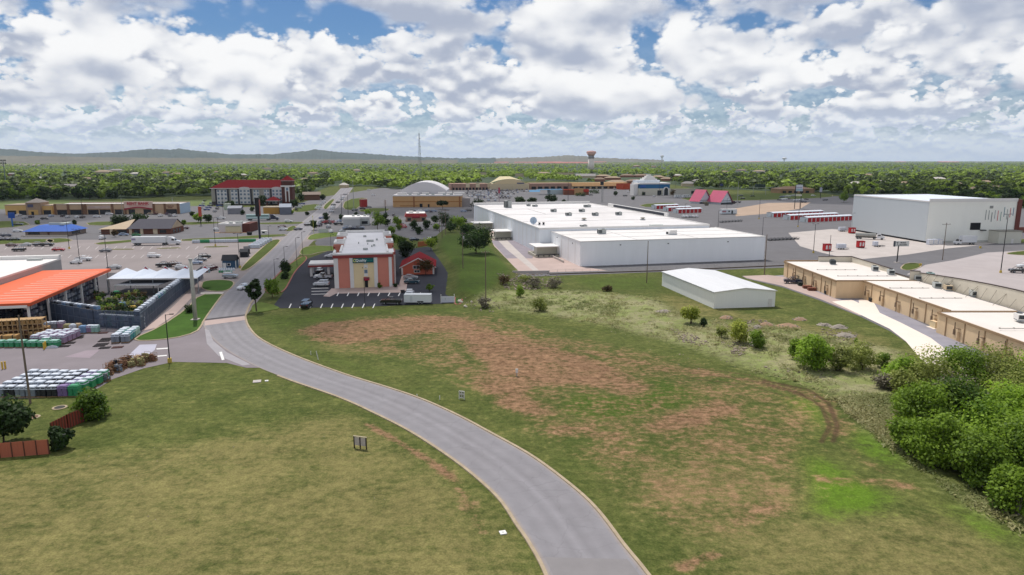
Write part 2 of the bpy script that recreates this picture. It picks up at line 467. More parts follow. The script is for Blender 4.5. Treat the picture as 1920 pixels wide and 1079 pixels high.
def ground_mat():
 m=bpy.data.materials.new('ground_cover'); m.use_nodes=True
 nt=m.node_tree; N,L=nt.nodes.new,nt.links.new
 b=nt.nodes['Principled BSDF']; b.inputs['Roughness'].default_value=0.95; b.inputs['Specular IOR Level'].default_value=0.1
 tc=N('ShaderNodeTexCoord')
 def noise(scale,det=6,rough=0.6,stretch=None,w=0.0):
  n=N('ShaderNodeTexNoise'); n.inputs['Scale'].default_value=scale; n.inputs['Detail'].default_value=det; n.inputs['Roughness'].default_value=rough
  n.inputs['Distortion'].default_value=w
  src=tc.outputs['Object']
  if stretch:
   mp=N('ShaderNodeMapping'); mp.inputs['Scale'].default_value=stretch; mp.inputs['Rotation'].default_value=(0,0,-0.5); L(src,mp.inputs[0]); src=mp.outputs[0]
  L(src,n.inputs['Vector']); return n.outputs[0]
 def att(nm):
  a=N('ShaderNodeAttribute'); a.attribute_name=nm; return a.outputs['Fac']
 def num(op,a,b2=None,c=None,clamp=False):
  n=N('ShaderNodeMath'); n.operation=op; n.use_clamp=clamp
  for i,v in enumerate((a,b2,c)):
   if v is None:continue
   if isinstance(v,(int,float)):n.inputs[i].default_value=v
   else:L(v,n.inputs[i])
  return n.outputs[0]
 def ss(v,a,b2):
  n=N('ShaderNodeMapRange'); n.interpolation_type='SMOOTHSTEP'; n.inputs[1].default_value=a; n.inputs[2].default_value=b2; L(v,n.inputs[0]); return n.outputs[0]
 def mix(f,a,b2):
  n=N('ShaderNodeMix'); n.data_type='RGBA'
  for s,v in ((n.inputs[0],f),(n.inputs[6],a),(n.inputs[7],b2)):
   if isinstance(v,(int,float)):s.default_value=v
   elif isinstance(v,tuple):s.default_value=v[:3] + (1,)
   else:L(v,s)
  return n.outputs[2]
 big,mid,fine,vfine=noise(0.03,5),noise(0.16,7,0.65,None,0.6),noise(0.9,8,0.72),noise(4.5,5,0.75)
 strk=noise(0.5,7,0.7,(0.8,1.9,1.0))
 g_dark,g_mid,g_dry,g_lush=hexc('#424d22'),hexc('#5f6334'),hexc('#80754c'),hexc('#3f5719')
 c_dirt,c_dirt2,c_rut,c_weed,c_weed2=hexc('#947359'),hexc('#5f4433'),hexc('#463328'),hexc('#a49b7b'),hexc('#7c8450')
 brk=num('ADD',num('MULTIPLY',mid,0.35),num('ADD',num('MULTIPLY',fine,0.4),num('MULTIPLY',strk,0.25)))     # ragged edges at every size
 c=mix(ss(num('ADD',num('MULTIPLY',mid,0.5),num('MULTIPLY',fine,0.5)),0.34,0.66),g_dark,g_mid)
 tanf=ss(num('ADD',num('MULTIPLY',att('tan'),0.62),num('MULTIPLY_ADD',brk,2.6,-1.3)),0.0,0.85)
 c=mix(num('MULTIPLY',tanf,0.85),c,g_dry)
 c=mix(num('MULTIPLY',ss(num('ADD',num('MULTIPLY',att('lush'),0.85),num('MULTIPLY_ADD',brk,2.0,-1.0)),0.15,0.8),0.95),c,g_lush)
 c=mix(num('MULTIPLY',ss(num('ADD',num('MULTIPLY',att('spring'),0.8),num('MULTIPLY_ADD',brk,3.2,-1.6)),0.1,0.8),0.92),c,hexc('#55711e'))
 wf=ss(num('ADD',num('MULTIPLY',att('weed'),0.7),num('MULTIPLY_ADD',brk,2.4,-1.2)),0.1,0.9)
 c=mix(num('MULTIPLY',wf,0.9),c,mix(ss(num('ADD',num('MULTIPLY',mid,0.6),num('MULTIPLY',fine,0.4)),0.40,0.58),c_weed,c_weed2))
 df=ss(num('ADD',att('dirt'),num('MULTIPLY_ADD',brk,4.8,-2.55)),0.1,1.05)
 c=mix(num('MULTIPLY',df,0.92),c,mix(ss(num('ADD',num('MULTIPLY',strk,0.5),num('MULTIPLY',fine,0.5)),0.36,0.62),c_dirt2,c_dirt))
 c=mix(num('MULTIPLY',ss(num('ADD',att('rut'),num('MULTIPLY_ADD',fine,0.8,-0.4)),0.2,0.8),0.7),c,c_rut)
 # coarse and fine mottling of blades, thatch and bare specks
 mul=num('MULTIPLY',num('MULTIPLY_ADD',vfine,1.9,0.05),num('MULTIPLY_ADD',fine,0.7,0.65))
 mul=num('MULTIPLY',mul,num('MULTIPLY_ADD',big,0.5,0.75))
 mul=num('MULTIPLY',mul,num('MULTIPLY_ADD',noise(0.35,6,0.7,None,0.8),0.6,0.7))
 mul=num('MULTIPLY',mul,num('MULTIPLY_ADD',noise(0.25,5,0.65,(0.5,2.6,1.0)),0.5,0.75))
 v=N('ShaderNodeVectorMath'); v.operation='SCALE'; L(c,v.inputs[0]); L(mul,v.inputs[3])
 L(v.outputs[0],b.inputs['Base Color'])
 bn=N('ShaderNodeBump'); bn.inputs['Strength'].default_value=0.6; bn.inputs['Distance'].default_value=0.12
 L(num('ADD',fine,num('MULTIPLY',vfine,0.5)),bn.inputs['Height']); L(bn.outputs[0],b.inputs['Normal'])
 return m
build_ground()

# ------------------------------------------------------------------ roads, lots, kerbs, lawns
def sheet(name,pts,z,mat,world=False,kind='structure'):
 P=pts if world else W(pts)
 mb=MB(); n=len(P)
 a=sum(P[i][0]*P[(i + 1) % n][1] - P[(i + 1) % n][0]*P[i][1] for i in range(n))
 if a < 0:P=list(P)[::-1]
 mb.poly([(p[0],p[1],z) for p in P])
 return tag(mb.build(name,mat),kind=kind)
def smooth_line(P,n=8):
 out=[]
 for i in range(len(P) - 1):
  p0,p1,p2,p3=P[max(0,i - 1)],P[i],P[i + 1],P[min(len(P) - 1,i + 2)]
  for k in range(n):
   t=k/n
   out.append(0.5*((2*p1) + (p2 - p0)*t + (2*p0 - 5*p1 + 4*p2 - p3)*t*t + (3*p1 - p0 - 3*p2 + p3)*t ** 3))
 out.append(P[-1]); return out
def strip(name,a,b,z,mat,across=0):
 mb=MB()
 if across:
  vals=[]; n=across
  for i in range(len(a)):
   for k in range(n + 1):q=a[i].lerp(b[i],k/n); mb.v.append((q.x,q.y,z)); vals.append(k/n)
  for i in range(len(a) - 1):
   for k in range(n):p=i*(n + 1) + k; mb.f.append((p,p + 1,p + n + 2,p + n + 1)); mb.m.append(0)
  o=tag(mb.build(name,mat),kind='structure'); at=o.data.attributes.new('across','FLOAT','POINT'); at.data.foreach_set('value',vals); return o
 for i in range(len(a) - 1):mb.poly([(a[i].x,a[i].y,z),(b[i].x,b[i].y,z),(b[i + 1].x,b[i + 1].y,z),(a[i + 1].x,a[i + 1].y,z)])
 return tag(mb.build(name,mat),kind='structure')
def kerb(line,mat,w=0.35,h=0.13,side=1,name='kerb',z=0.0):
 """raised kerb along a world polyline"""
 mb=MB(); prev=None
 n=len(line)
 for i,p in enumerate(line):
  t=(line[min(n - 1,i + 1)] - line[max(0,i - 1)]).normalized()
  nn=Vector((-t.y,t.x))*side
  cur=[(p.x,p.y,z - .03),(p.x + nn.x*.03,p.y + nn.y*.03,z + h),(p.x + nn.x*w,p.y + nn.y*w,z + h),(p.x + nn.x*(w + .02),p.y + nn.y*(w + .02),z - .03)]
  if prev:
   for k in range(3):mb.poly([prev[k],prev[k + 1],cur[k + 1],cur[k]])
  prev=cur
 return tag(mb.build(name,mat),kind='structure')
m_road=M('worn_asphalt','#858285',0.9,0.10,0.35,bump=0.1,dirt=0.12)
m_road2=M('old_asphalt','#666466',0.9,0.14,0.12,dirt=0.22)
m_lot=M('parking_asphalt','#877e7c',0.9,0.13,0.06,dirt=0.20)
m_yard=M('yard_asphalt','#7d7578',0.9,0.15,0.10,dirt=0.3)
m_black=M('fresh_asphalt','#2d2e37',0.9,0.16,0.15,dirt=0.1)
m_conc=M('pale_concrete','#b5aca6',0.9,0.10,0.15,dirt=0.2)
m_pink=M('pinkish_concrete','#b09c94',0.9,0.12,0.12,dirt=0.22)
m_beige=M('beige_concrete','#e2d5c8',0.9,0.05,0.3,dirt=0.06)
m_kerb=M('kerb_concrete','#a5957d',0.9,0.22,0.9,dirt=0.4)
m_redkerb=M('red_painted_kerb','#a1665a',0.9,0.15,0.8,dirt=0.3)
def wear(m):
 """tyre-polished lanes, a pale crown and dusty gutters on the road"""
 nt=m.node_tree; N,L=nt.nodes.new,nt.links.new; b=nt.nodes['Principled BSDF']; src=b.inputs['Base Color'].links[0].from_socket
 a=N('ShaderNodeAttribute'); a.attribute_name='across'; r=N('ShaderNodeValToRGB'); L(a.outputs['Fac'],r.inputs[0]); e=r.color_ramp.elements
 e[0].position=0; e[0].color=(1.25,1.12,.95,1); e[1].position=1; e[1].color=(1.25,1.12,.95,1)
 for p,c in ((.05,.98),(.16,.9),(.28,1.0),(.40,.88),(.5,1.06),(.6,.86),(.72,.98),(.84,.9),(.95,1.0)):k=e.new(p); k.color=(c,c,c,1)
 tc=N('ShaderNodeTexCoord'); n=N('ShaderNodeTexVoronoi'); n.feature='DISTANCE_TO_EDGE'; n.inputs['Scale'].default_value=.22; L(tc.outputs['Object'],n.inputs['Vector'])
 ns=N('ShaderNodeTexNoise'); ns.inputs['Scale'].default_value=.8; L(tc.outputs['Object'],ns.inputs['Vector']); mv=N('ShaderNodeVectorMath'); mv.operation='MULTIPLY_ADD'; L(ns.outputs['Color'],mv.inputs[0]); mv.inputs[1].default_value=(1.6,1.6,0); L(tc.outputs['Object'],mv.inputs[2]); L(mv.outputs[0],n.inputs['Vector'])
 k=N('ShaderNodeMapRange'); k.inputs[1].default_value=0; k.inputs[2].default_value=.018; k.inputs[3].default_value=.88; k.inputs[4].default_value=1; L(n.outputs['Distance'],k.inputs[0])
 x=N('ShaderNodeMix'); x.data_type='RGBA'; x.blend_type='MULTIPLY'; x.inputs[0].default_value=1; L(src,x.inputs[6]); L(r.outputs[0],x.inputs[7])
 v=N('ShaderNodeVectorMath'); v.operation='SCALE'; L(x.outputs[2],v.inputs[0]); L(k.outputs[0],v.inputs[3]); L(v.outputs[0],b.inputs['Base Color'])
wear(m_road)
m_white=M('road_paint','#d8d6d2',0.7,0.12,1.2)
m_lawn=M('mown_lawn','#3f5a22',0.95,0.28,0.25,spec=0.1,bump=0.3,dirt=0.12)
m_lawn2=M('drying_lawn','#5d6c33',0.95,0.28,0.25,spec=0.1,bump=0.3,dirt=0.15)

sheet('district_pavement',[(-500,392),(100,386),(380,386),(440,390),(560,383),(590,372),(720,352),(900,350),(1190,352),(1290,366),(1560,368),(1900,378),(2400,380),(2400,470),(960,520),(880,470),(820,452),(700,440),(420,470),(-600,470)],0.004,m_road2)
sheet('car_park',[(-900,470),(-200,452),(200,450),(420,452),(600,440),(520,520),(455,600),(470,650),(380,660),(300,620),(200,600),(-900,600)],0.008,m_lot)
sheet('store_yard',[(-900,590),(100,560),(265,560),(300,600),(380,590),(420,585),(470,640),(500,690),(462,690),(425,681),(325,679),(270,691),(212,711),(185,728),(147,745),(25,748),(-300,757),(-900,790)],0.012,m_yard)
sheet('storage_lot',[(961,513),(1240,507),(1475,497),(1475,520),(1390,518),(1400,523),(1470,540),(1540,565),(1615,595),(1670,622),(1705,646),(1740,680),(1790,720),(2100,760),(2600,760),(2600,430),(1900,385),(1560,372),(1300,371),(1200,372),(905,372),(880,392),(893,425),(917,452)],0.016,m_road2)
sheet('hotel_drive',[(514,572),(526,578.5),(700,575),(850,569),(853,553),(838,528),(855,512),(840,488),(824,471),(802,463),(760,468),(700,470),(640,470),(613,472),(576,486),(552,508),(540,532),(530,551)],0.020,m_black)
RR=[(1290,1190),(1212,1079),(1167,1023),(1117,957),(1067,910),(993,855),(913,810),(857,780),(793,751),(730,729),(640,701),(547,666),(488,637),(466,615),(459,596),(461,588),(469,569),(488,548),(510,525),(532,501),(553,474),(586,432),(618,404),(650,369),(662,352)]
LL=[(1062,1190),(1028,1079),(997,1020),(973,985),(940,937),(893,893),(840,853),(773,810),(713,779),(640,746),(540,711),(480,687),(430,660),(400,636),(382,612),(381,602),(396,580),(420,553),(445,527),(470,505),(500,478),(545,434),(590,398),(625,368),(640,352)]
RRw,LLw=smooth_line(W(RR)),smooth_line(W(LL))
strip('road',LLw,RRw,0.024,m_road,12)
k0=next(i for i,p in enumerate(RRw) if p.y > 200)
kerb(RRw[:k0],m_kerb,side=-1,w=0.42)
k1=next(i for i,p in enumerate(LLw) if p.y > 124.5)
kerb(LLw[:k1],m_kerb,side=1,w=0.42)
# darker resurfaced lane, patches and joints of the near road
strip('road_patch',[LLw[i].lerp(RRw[i],.05) for i in range(1,13)],[LLw[i].lerp(RRw[i],.93) for i in range(1,13)],0.028,M('road_patch','#807c7c',.9,.1,.3,dirt=.1))
sheet('road_joint',[(383,599),(460,590),(461,592),(382,602)],0.030,M('joint_tar','#4a4547',.9,.1,.5))
sheet('road_apron',[(383,602),(461,593),(463,600),(384,611)],0.029,m_pink)
m_pale=M('dusty_asphalt','#969295',0.9,0.1,0.3,dirt=.1)
sheet('dust_band',[(384,617),(392,620),(400,640),(425,661),(470,684),(455,686),(410,668),(388,645)],0.030,m_pale)
# yard: pale trench repair, stains and paint
sheet('trench_repair',[(150,728),(185,700),(240,668),(262,647),(294,646),(290,657),(270,672),(230,690),(196,706),(180,726)],0.032,M('pale_repair','#aaa8b4',.9,.08,.3,dirt=.1))
sheet('repair_patch',[(120,670),(160,658),(188,656),(168,672)],0.031,M('patch_concrete','#8f8288',.9,.1,.3))
for pts in ([(293,654),(316,652.5),(316,654.5),(294,656)],[(290,668),(313,666),(313,668),(296,669.5)],[(411,661),(416,660),(421,675),(416,676)]):
 sheet('road_marking',pts,0.036,m_white)
def ell(px,py,rx,ry,n=24):return [(px + rx*math.cos(2*math.pi*i/n),py + ry*math.sin(2*math.pi*i/n)) for i in range(n)]
# pads of the right half
sheet('loading_apron',[(961,513),(917,452),(905,438),(935,430),(1002,452),(1035,470),(1090,500),(1140,508)],0.020,m_pink)
sheet('apron_asphalt',[(920,452),(958,447),(1000,462),(1004,474),(998,485),(950,485)],0.024,M('apron_grey','#8a8288',.9,.12,.15,dirt=.2))
sheet('apron_band',[(923,440),(940,440),(966,466),(1012,509),(1002,510),(950,468)],0.028,m_conc)
sheet('storage_pad',[(1478,437),(1560,430),(1640,436),(1735,456),(1830,452),(1900,450),(1860,458),(1778,466),(1700,478),(1600,488),(1540,474),(1500,462)],0.024,m_conc)
sheet('alley',[(1430,519),(1475,516),(1582,560),(1630,560),(1775,628),(1830,660),(1830,700),(1790,668),(1745,634),(1690,606),(1640,587),(1575,566),(1490,544)],0.024,M('alley_asphalt','#8d8a92',.9,.16,.2,dirt=.3))
sheet('alley_upper',[(1392,518),(1440,516),(1470,520),(1500,536),(1640,588),(1612,592),(1540,562),(1465,536),(1400,522)],0.028,m_pink)
sheet('alley_drive',[(1560,566),(1596,562),(1690,606),(1745,634),(1790,668),(1860,740),(1800,740),(1725,672),(1698,640),(1668,617),(1612,590)],0.032,m_beige)
sheet('alley_link',[(1610,562),(1634,560),(1650,588),(1690,606),(1640,600),(1612,580)],0.036,m_beige)
sheet('shop_lot',[(1700,515),(1735,497),(1790,488),(1850,474),(1960,468),(2500,470),(2500,640),(1920,560),(1760,520)],0.020,M('warm_concrete','#a89f9d',.9,.1,.1,dirt=.2))
# hotel walk and forecourt
sheet('hotel_walk',[(606,556),(622,541),(624,541.5),(748,534.5),(754,515),(765,520),(762,545),(752,549),(630,551),(618,557)],0.026,m_pink)
for i in range(9):
 x=634 + i*19.2
 sheet('parking_line',[(x,549.2),(x + 2.0,549.2),(x - 1.2,555.5),(x - 3.2,555.5)],0.030,m_white)
for i in range(9):
 x=543.5 + i*19.6
 sheet('parking_line',[(x + 1.5,570),(x + 3.4,570),(x - .2,578),(x - 2.2,578)],0.030,m_white)
for y in (541,546.5,552):
 sheet('parking_line',[(584,y),(616,y - .8),(616,y),(584,y + .8)],0.030,m_white)
# car park paint
for i in range(30):
 x=-60 + 17*i
 for y in (468,484):
  if x < 392:sheet('parking_line',[(x,y),(x + 1.2,y),(x + 7.5,y - 5.5),(x + 6.3,y - 5.5)],0.014,M('faded_paint','#b3adaa',.9,.15,1.0))

def lawn(pts,mat=None,km=None,name='lawn',h=0.10,world=False):
 P=pts if world else W(pts)
 mb=MB().prism([(p[0],p[1]) for p in P],-0.02,h)
 tag(mb.build(name,mat or m_lawn),kind='structure')
 a=sum(P[i][0]*P[(i + 1) % len(P)][1] - P[(i + 1) % len(P)][0]*P[i][1] for i in range(len(P)))
 Q=[Vector((p[0],p[1])) for p in P]; Q.append(Q[0])
 if km is not False:kerb(Q,km or m_kerb,side=-1 if a > 0 else 1,w=0.45,h=h + 0.04)
def rounded(P,n=3):
 Q=P
 for _ in range(n):
  R=[]
  for i in range(len(Q)):
   a,b=Q[i],Q[(i + 1) % len(Q)]
   R += [(a[0]*.75 + b[0]*.25,a[1]*.75 + b[1]*.25),(a[0]*.25 + b[0]*.75,a[1]*.25 + b[1]*.75)]
  Q=R
 return Q
lawn(rounded([(251,636),(266,640),(325,635),(366,624),(377,610),(379,603),(412,557),(418,552),(376,552),(352,580),(300,615)],1))
lawn(rounded([(380,545),(378,530),(395,526),(430,526),(440,532),(424,548)],2))
lawn(rounded([(446,508),(462,508),(492,484),(527,452),(520,449),(505,453)],2),M('verge_grass','#4c5726',.95,.25,.3,spec=.1,dirt=.1))
sheet('garden_floor',[(60,590),(180,612),(262,617),(376,520),(330,512),(205,512),(120,545)],0.018,M('garden_floor','#4b484b',.9,.2,.2,dirt=.2))  # dark floor colour stands in for the shade among goods and canopy
sheet('fence_path',[(265,622),(292,616),(330,590),(378,540),(381,530),(374,528),(320,580)],0.11,m_pink)
sheet('lawn_path',[(376,549),(420,548.6),(418,552),(376,553)],0.105,m_conc)
# hotel front garden and its neighbours
lawn(rounded([(470,577),(482,566),(512,572),(528,579),(500,584),(474,588)],1),m_lawn2,False)
lawn(rounded([(496,544),(512,527),(533,504),(556,488),(570,480),(576,486),(552,508),(540,532),(530,548),(508,552)],2),m_lawn2,m_redkerb)
lawn(rounded([(560,476),(572,461),(630,462),(640,468),(600,473),(575,480)],2),m_lawn2)
lawn(rounded([(574,450),(588,437),(660,436),(660,443),(620,444),(590,450)],2),m_lawn2)
lawn(rounded([(824,462),(843,487),(857,511),(842,527),(856,553),(853,568),(858,572),(866,566),(862,545),(852,526),(868,512),(850,484),(832,462)],1),m_lawn,m_redkerb,h=0.06)
# mid strips
vg=MATS['verge_grass']
for pts in ([(-300,456),(60,449),(100,449),(98,456),(-300,466)],[(85,449),(120,447),(140,452),(95,457)],[(175,456),(240,451),(260,449),(258,453),(190,460)],
   [(340,449),(420,446),(530,439),(540,443),(430,450),(342,453)],[(-60,418),(40,414),(60,424),(-60,432)],[(160,417),(250,415),(248,421),(170,424)],
   [(330,418),(400,416),(420,419),(340,423)],[(470,419),(540,417),(572,417),(560,421),(480,421)],[(533,434),(546,424),(556,425),(551,433)],
   [(205,467.6),(250,467.2),(250,468.4),(205,468.8)],[(295,466),(338,464.6),(338,466),(295,467)],[(383,463),(428,462),(428,463.6),(383,464.6)],
   [(610,394),(616,388),(628,374),(622,374),(606,388)],[(642,392),(648,375),(690,370),(680,382),(664,395)],[(672,395),(690,391),(732,391),(724,397),(680,398)],
   [(545,395),(560,387),(600,382),(604,392),(560,399)],[(1703,508),(1722,503),(1727,498),(1722,494),(1700,494),(1692,500),(1690,505)],
   [(1890,474),(1960,468),(1960,480),(1890,478)],[(1195,384),(1260,380),(1270,384),(1215,390)],[(1590,434),(1598,430),(1600,434),(1594,440)],
   [(1888,452),(1990,442),(1990,458),(1900,456)],[(1270,371),(1420,362),(1560,364),(1560,371),(1420,376),(1300,378)]):
 lawn(rounded(pts,1),vg,m_kerb)
sheet('dry_verge',[(1375,392),(1440,381),(1520,380),(1500,392),(1440,401),(1380,406)],0.03,M('dry_earth','#a58f7c',.95,.2,.1))
sheet('turning_loop',rounded([(588,456),(600,448),(640,444),(664,444),(664,464),(600,466)],2),0.022,m_road2)
sheet('field',[(-800,375),(30,372),(130,377),(300,378),(402,374),(402,386),(100,392),(-800,400)],0.02,M('meadow','#5d6a35',.95,.2,.05))


# ------------------------------------------------------------------ buildings
m_wwall=M('white_metal_siding','#f2f3f5',0.6,0.04,0.3,streak=(1,1,.15),dirt=.08)
m_wroof=M('white_membrane_roof','#d3cfcd',0.7,0.10,0.12,dirt=.30)
m_wroof2=M('clean_white_roof','#d8d4d0',0.7,0.08,0.15,dirt=.2)
m_trim=M('white_trim','#dddad6',0.6,0.04)
m_dark=M('dark_opening','#15161a',0.7,0.2)
m_glass=M('window_glass','#20262d',0.15,0.2,0.8,spec=0.6)
m_glassb=M('blue_grey_glass','#6d7f90',0.2,0.2,0.8,spec=0.6)
m_tan=M('tan_block_wall','#dcc19c',0.85,0.06,0.4,streak=(1,1,.2),dirt=.15)
m_tand=M('tan_trim','#9b8164',0.85,0.08)
m_steel=M('galvanised_steel','#9aa1a6',0.45,0.1,1.0,metal=0.4)
m_hvac=M('hvac_grey','#a9aca9',0.6,0.1,1.2,dirt=.2)
m_hvacd=M('hvac_grille','#3d4245',0.7,0.15,2.0)
m_black=M('black_metal','#1b1c1f',0.5,0.15)
m_cream=M('cream_stucco','#e3cfa4',0.85,0.05,0.3,dirt=.08)
m_salmon=M('salmon_stucco','#cc8270',0.85,0.06,0.3,dirt=.06)
m_maroon=M('maroon_trim','#8d3d3b',0.7,0.08)
m_redroof=M('red_metal_roof','#7d1019',0.8,0.10,0.5,spec=0.1,streak=(4,.3,1),dirt=.1)

def hvac(p,L=2.4,w=1.6,h=1.5,rz=0.2,label='',z=0.0,name='roof_unit',col=None):
 """packaged rooftop unit: curb, body, dark coil grille, fan"""
 r=root(name,label,'roof unit',(p[0],p[1],z),rz,'units on the flat roofs')
 MB().box(-L/2 + .1,-w/2 + .1,0,L/2 - .1,w/2 - .1,.32).build('curb',m_steel,r)
 MB().box(-L/2,-w/2,.32,L/2,w/2,h).build('housing',col or m_hvac,r)
 g=MB()
 for k in range(4):
  x=-L/2 + .15 + k*(L*.5 - .2)/4
  g.box(x,-w/2 - .03,.5,x + (L*.5)/6,-w/2,h - .15)
 g.box(-L/2 - .03,-w/2 + .15,.5,-L/2,w/2 - .15,h - .15)
 g.build('grille',m_hvacd,r)
 MB().tube((L*.22,0,h),(L*.22,0,h + .14),w*.34,n=12).build('fan',m_hvacd,r)
 return r

# --- pink hotel by the road -------------------------------------------------
def hotel():
 A,rz,Lf=frame((630,541.2),(736,537.4))
 r=root('hotel','salmon pink three-storey hotel with a long white roof, cream centre panel and green sign','hotel',A,rz)
 H=HT(680,541,479.5); D=70.0; L=Lf
 s=L/106.0                                        # metres per photo pixel along the front
 w=MB()
 w.prism([(0,0),(L,0),(L,5),(L + 1.0,5),(L + 1.0,14),(L - 1,14),(L - 1,24),(L + 1.0,24),(L + 1.0,34),(L - 1,34),(L - 1,48),(L + 1.0,48),(L + 1.0,60),(L - 1,60),(L - 1,D),
    (1.5,D),(1.5,60),(-1,60),(-1,48),(1.5,48),(1.5,34),(-1,34),(-1,24),(1.5,24),(1.5,7),(0,7)],0,H,0,1)
 wall=w.build('wall',[m_salmon,M('stained_white_roof','#e2dfe0',.8,.06,.12,dirt=.22)],r)
 p=MB()
 for x0,x1 in ((-.35,6*s),(27*s,34*s),(72*s,79*s),(100*s,106*s)):
  p.box(x0,-.28,0,x1,.3,H - .9)
 for y in (5,13,24,33,48,59):p.box(L + .7,y,0,L + 1.3,y + 1.1,H - .9)
 for y in (24,33,48,59):p.box(-1.3,y,0,-.7,y + 1.1,H - .9)
 p.each('pilaster',m_trim,r)
 c=MB().box(34.05*s,-.1,0,71.95*s,.2,H - 2.6); c.build('centre_panel',m_cream,r)
 b=MB()
 b.box(-.6,-.45,H - .85,L + .3,-.05,H + .1)
 b.box(L + .05,-.05,H - .85,L + .45,5,H + .1); b.box(L + 1.02,5,H - .85,L + 1.4,14,H + .1)
 b.box(L + 1.02,24,H - .85,L + 1.4,34,H + .1); b.box(L + 1.02,48,H - .85,L + 1.4,60,H + .1)
 b.box(-.6,-.05,H - .85,-.05,7,H + .1); b.box(-1.6,24,H - .85,-1.05,34,H + .1); b.box(-1.6,48,H - .85,-1.05,60,H + .1)
 b.each('cornice',m_maroon,r)
 pr=MB()                                            # white parapets, higher over the bays
 for (x0,y0,x1,y1,hh) in ((-.5,-.38,L + .35,.5,.45),(-.5,.5,0.2,7,.8),(L - .2,.5,L + .4,5,.45),(-1.4,24,2.2,25,1.3),(-1.4,33,2.2,34,1.3),(-1.4,25,-.6,33,1.3),(-1.4,48,2.2,49,1.3),(-1.4,59,2.2,60,1.3),(-1.4,49,-.6,59,1.3),
         (L - 1.6,24,L + 1.4,25,1.3),(L - 1.6,33,L + 1.4,34,1.3),(L + .7,25,L + 1.4,33,1.3),(L - 1.6,48,L + 1.4,49,1.3),(L - 1.6,59,L + 1.4,60,1.3),(L + .7,49,L + 1.4,59,1.3),(1.2,D - .6,L - .7,D + .2,.9),
         (1.2,7,1.9,24,.4),(1.2,34,1.9,48,.4),(1.2,60,1.9,D - .6,.4),(L - 1.4,5,L - .8,24,.4),(L - 1.4,34,L - .8,48,.4),(L - 1.4,60,L - .8,D - .6,.4)):
  pr.box(x0,y0,H + .1,x1,y1,H + .1 + hh)
 pr.each('parapet',m_trim,r)
 tb=MB()
 for (x0,y0,x1,y1) in ((-1.42,23.97,2.0,24.0),(-1.42,47.97,2.0,48.0),(L - 1.2,23.97,L + 1.42,24),(L - 1.2,47.97,L + 1.42,48)):tb.box(x0,y0 - .05,H - .1,x1,y1,H + .75)
 tb.each('bay_face',m_salmon,r)
 sg=MB().box(33*s,-.55,H - 2.45,72*s,-.3,H - .95).build('sign',M('teal_sign','#0f5a5c',.4,.05),r)
 zs=H - 1.7
 q=MB()
 for k in range(24):
  a0,a1=2*math.pi*k/24,2*math.pi*(k + 1)/24
  cx,ro,ri=37*s,.52,.30
  q.poly([(cx + ri*math.cos(a0),-.58,zs + ri*math.sin(a0)),(cx + ri*math.cos(a1),-.58,zs + ri*math.sin(a1)),(cx + ro*math.cos(a1),-.58,zs + ro*math.sin(a1)),(cx + ro*math.cos(a0),-.58,zs + ro*math.sin(a0))])
 q.build('emblem',M('yellow_green_emblem','#d9d878',.5,.05),r)
 text('lettering','Quality',r,(48.5*s,-.59,zs),1.15,M('white_lettering','#f0f2f0',.5,.02),bold=.02)
 text('small_lettering','INN&SUITES',r,(62.6*s,-.59,zs - .1),.5,M('teal_lettering','#3aa39a',.5,.02))
 for z in (489,507.5):
  zz=HT(680,541,z)
  f=MB().box(53.4*s,-.22,zz - 1.2,60.4*s,-.1,zz + .1).each('window',m_trim,r)
  MB().box(54*s,-.26,zz - 1.1,59.8*s,-.2,zz).each('pane',m_glassb,f)
 MB().box(53.4*s,-.2,HT(680,541,505),60.4*s,-.1,HT(680,541,498)).box(53.4*s,-.2,HT(680,541,520),60.4*s,-.1,HT(680,541,515)).each('spandrel',m_trim,r)
 d=MB().box(54*s,-.2,0,60*s,-.1,2.3).each('door',m_dark,r)
 zz=2.4
 aw=MB().extr([(0,0),(0,1.0),(-1.1,.35),(-1.1,0)],0,11*s).build('awning',M('red_awning','#8e2436',.8,.08),r)
 aw.rotation_euler=(0,0,math.pi/2); aw.location=(63*s,0.0,zz);
 lm_=MB().box(50.2*s,-.35,HT(680,541,504.5),51.4*s,-.1,HT(680,541,503)).box(56.5*s,-.35,HT(680,541,504.5),57.7*s,-.1,HT(680,541,503)); lm_.each('wall_lamp',m_black,r)
 sw=MB()
 for y in (8,11.5,16,19.5,26.5,30,37,41,44.5,51,55,62,66):
  for z in (1.0,4.1,7.2):
   x=L - 1 if (14 < y < 24 or 34 < y < 48 or y > 60) else L + 1.0
   sw.box(x,y,z,x + .06,y + 1.6,z + 1.5)
   x=1.5 if (7 < y < 24 or 34 < y < 48 or y > 60) else -1
   sw.box(x - .06,y,z,x,y + 1.6,z + 1.5)
 sw.each('side_window',m_glassb,r)
 cur=MB()
 for (x,y,a,b2) in ((9.5,12,1.6,.9),(11.6,20,.5,.5),(12.4,22,.8,.5),(11,36,2.6,1.5),(13.5,40,.7,.7),(9,52,1.2,.8),(7,30,.4,.4),(10.2,27,.35,.35)):
  cur.box(x - a/2,y - b2/2,H + .001,x + a/2,y + b2/2,H + .7)
 cur.each('roof_vent',m_hvac,r)
 # porte-cochere on the road side
 pc=MB().box(-10.2,24.5,4.0,-1.3,33,4.55,0,0).build('porch_roof',m_trim,r)
 MB().box(-10.5,24.2,3.35,-1.65,33.3,4.0).build('porch_band',m_maroon,pc)
 for x,y in ((-9.9,24.8),(-9.9,32.2),(-4,24.8)):
  MB().box(x,y,0,x + .8,y + .8,3.4).build('porch_column',m_trim,r)
 return r
hotel()
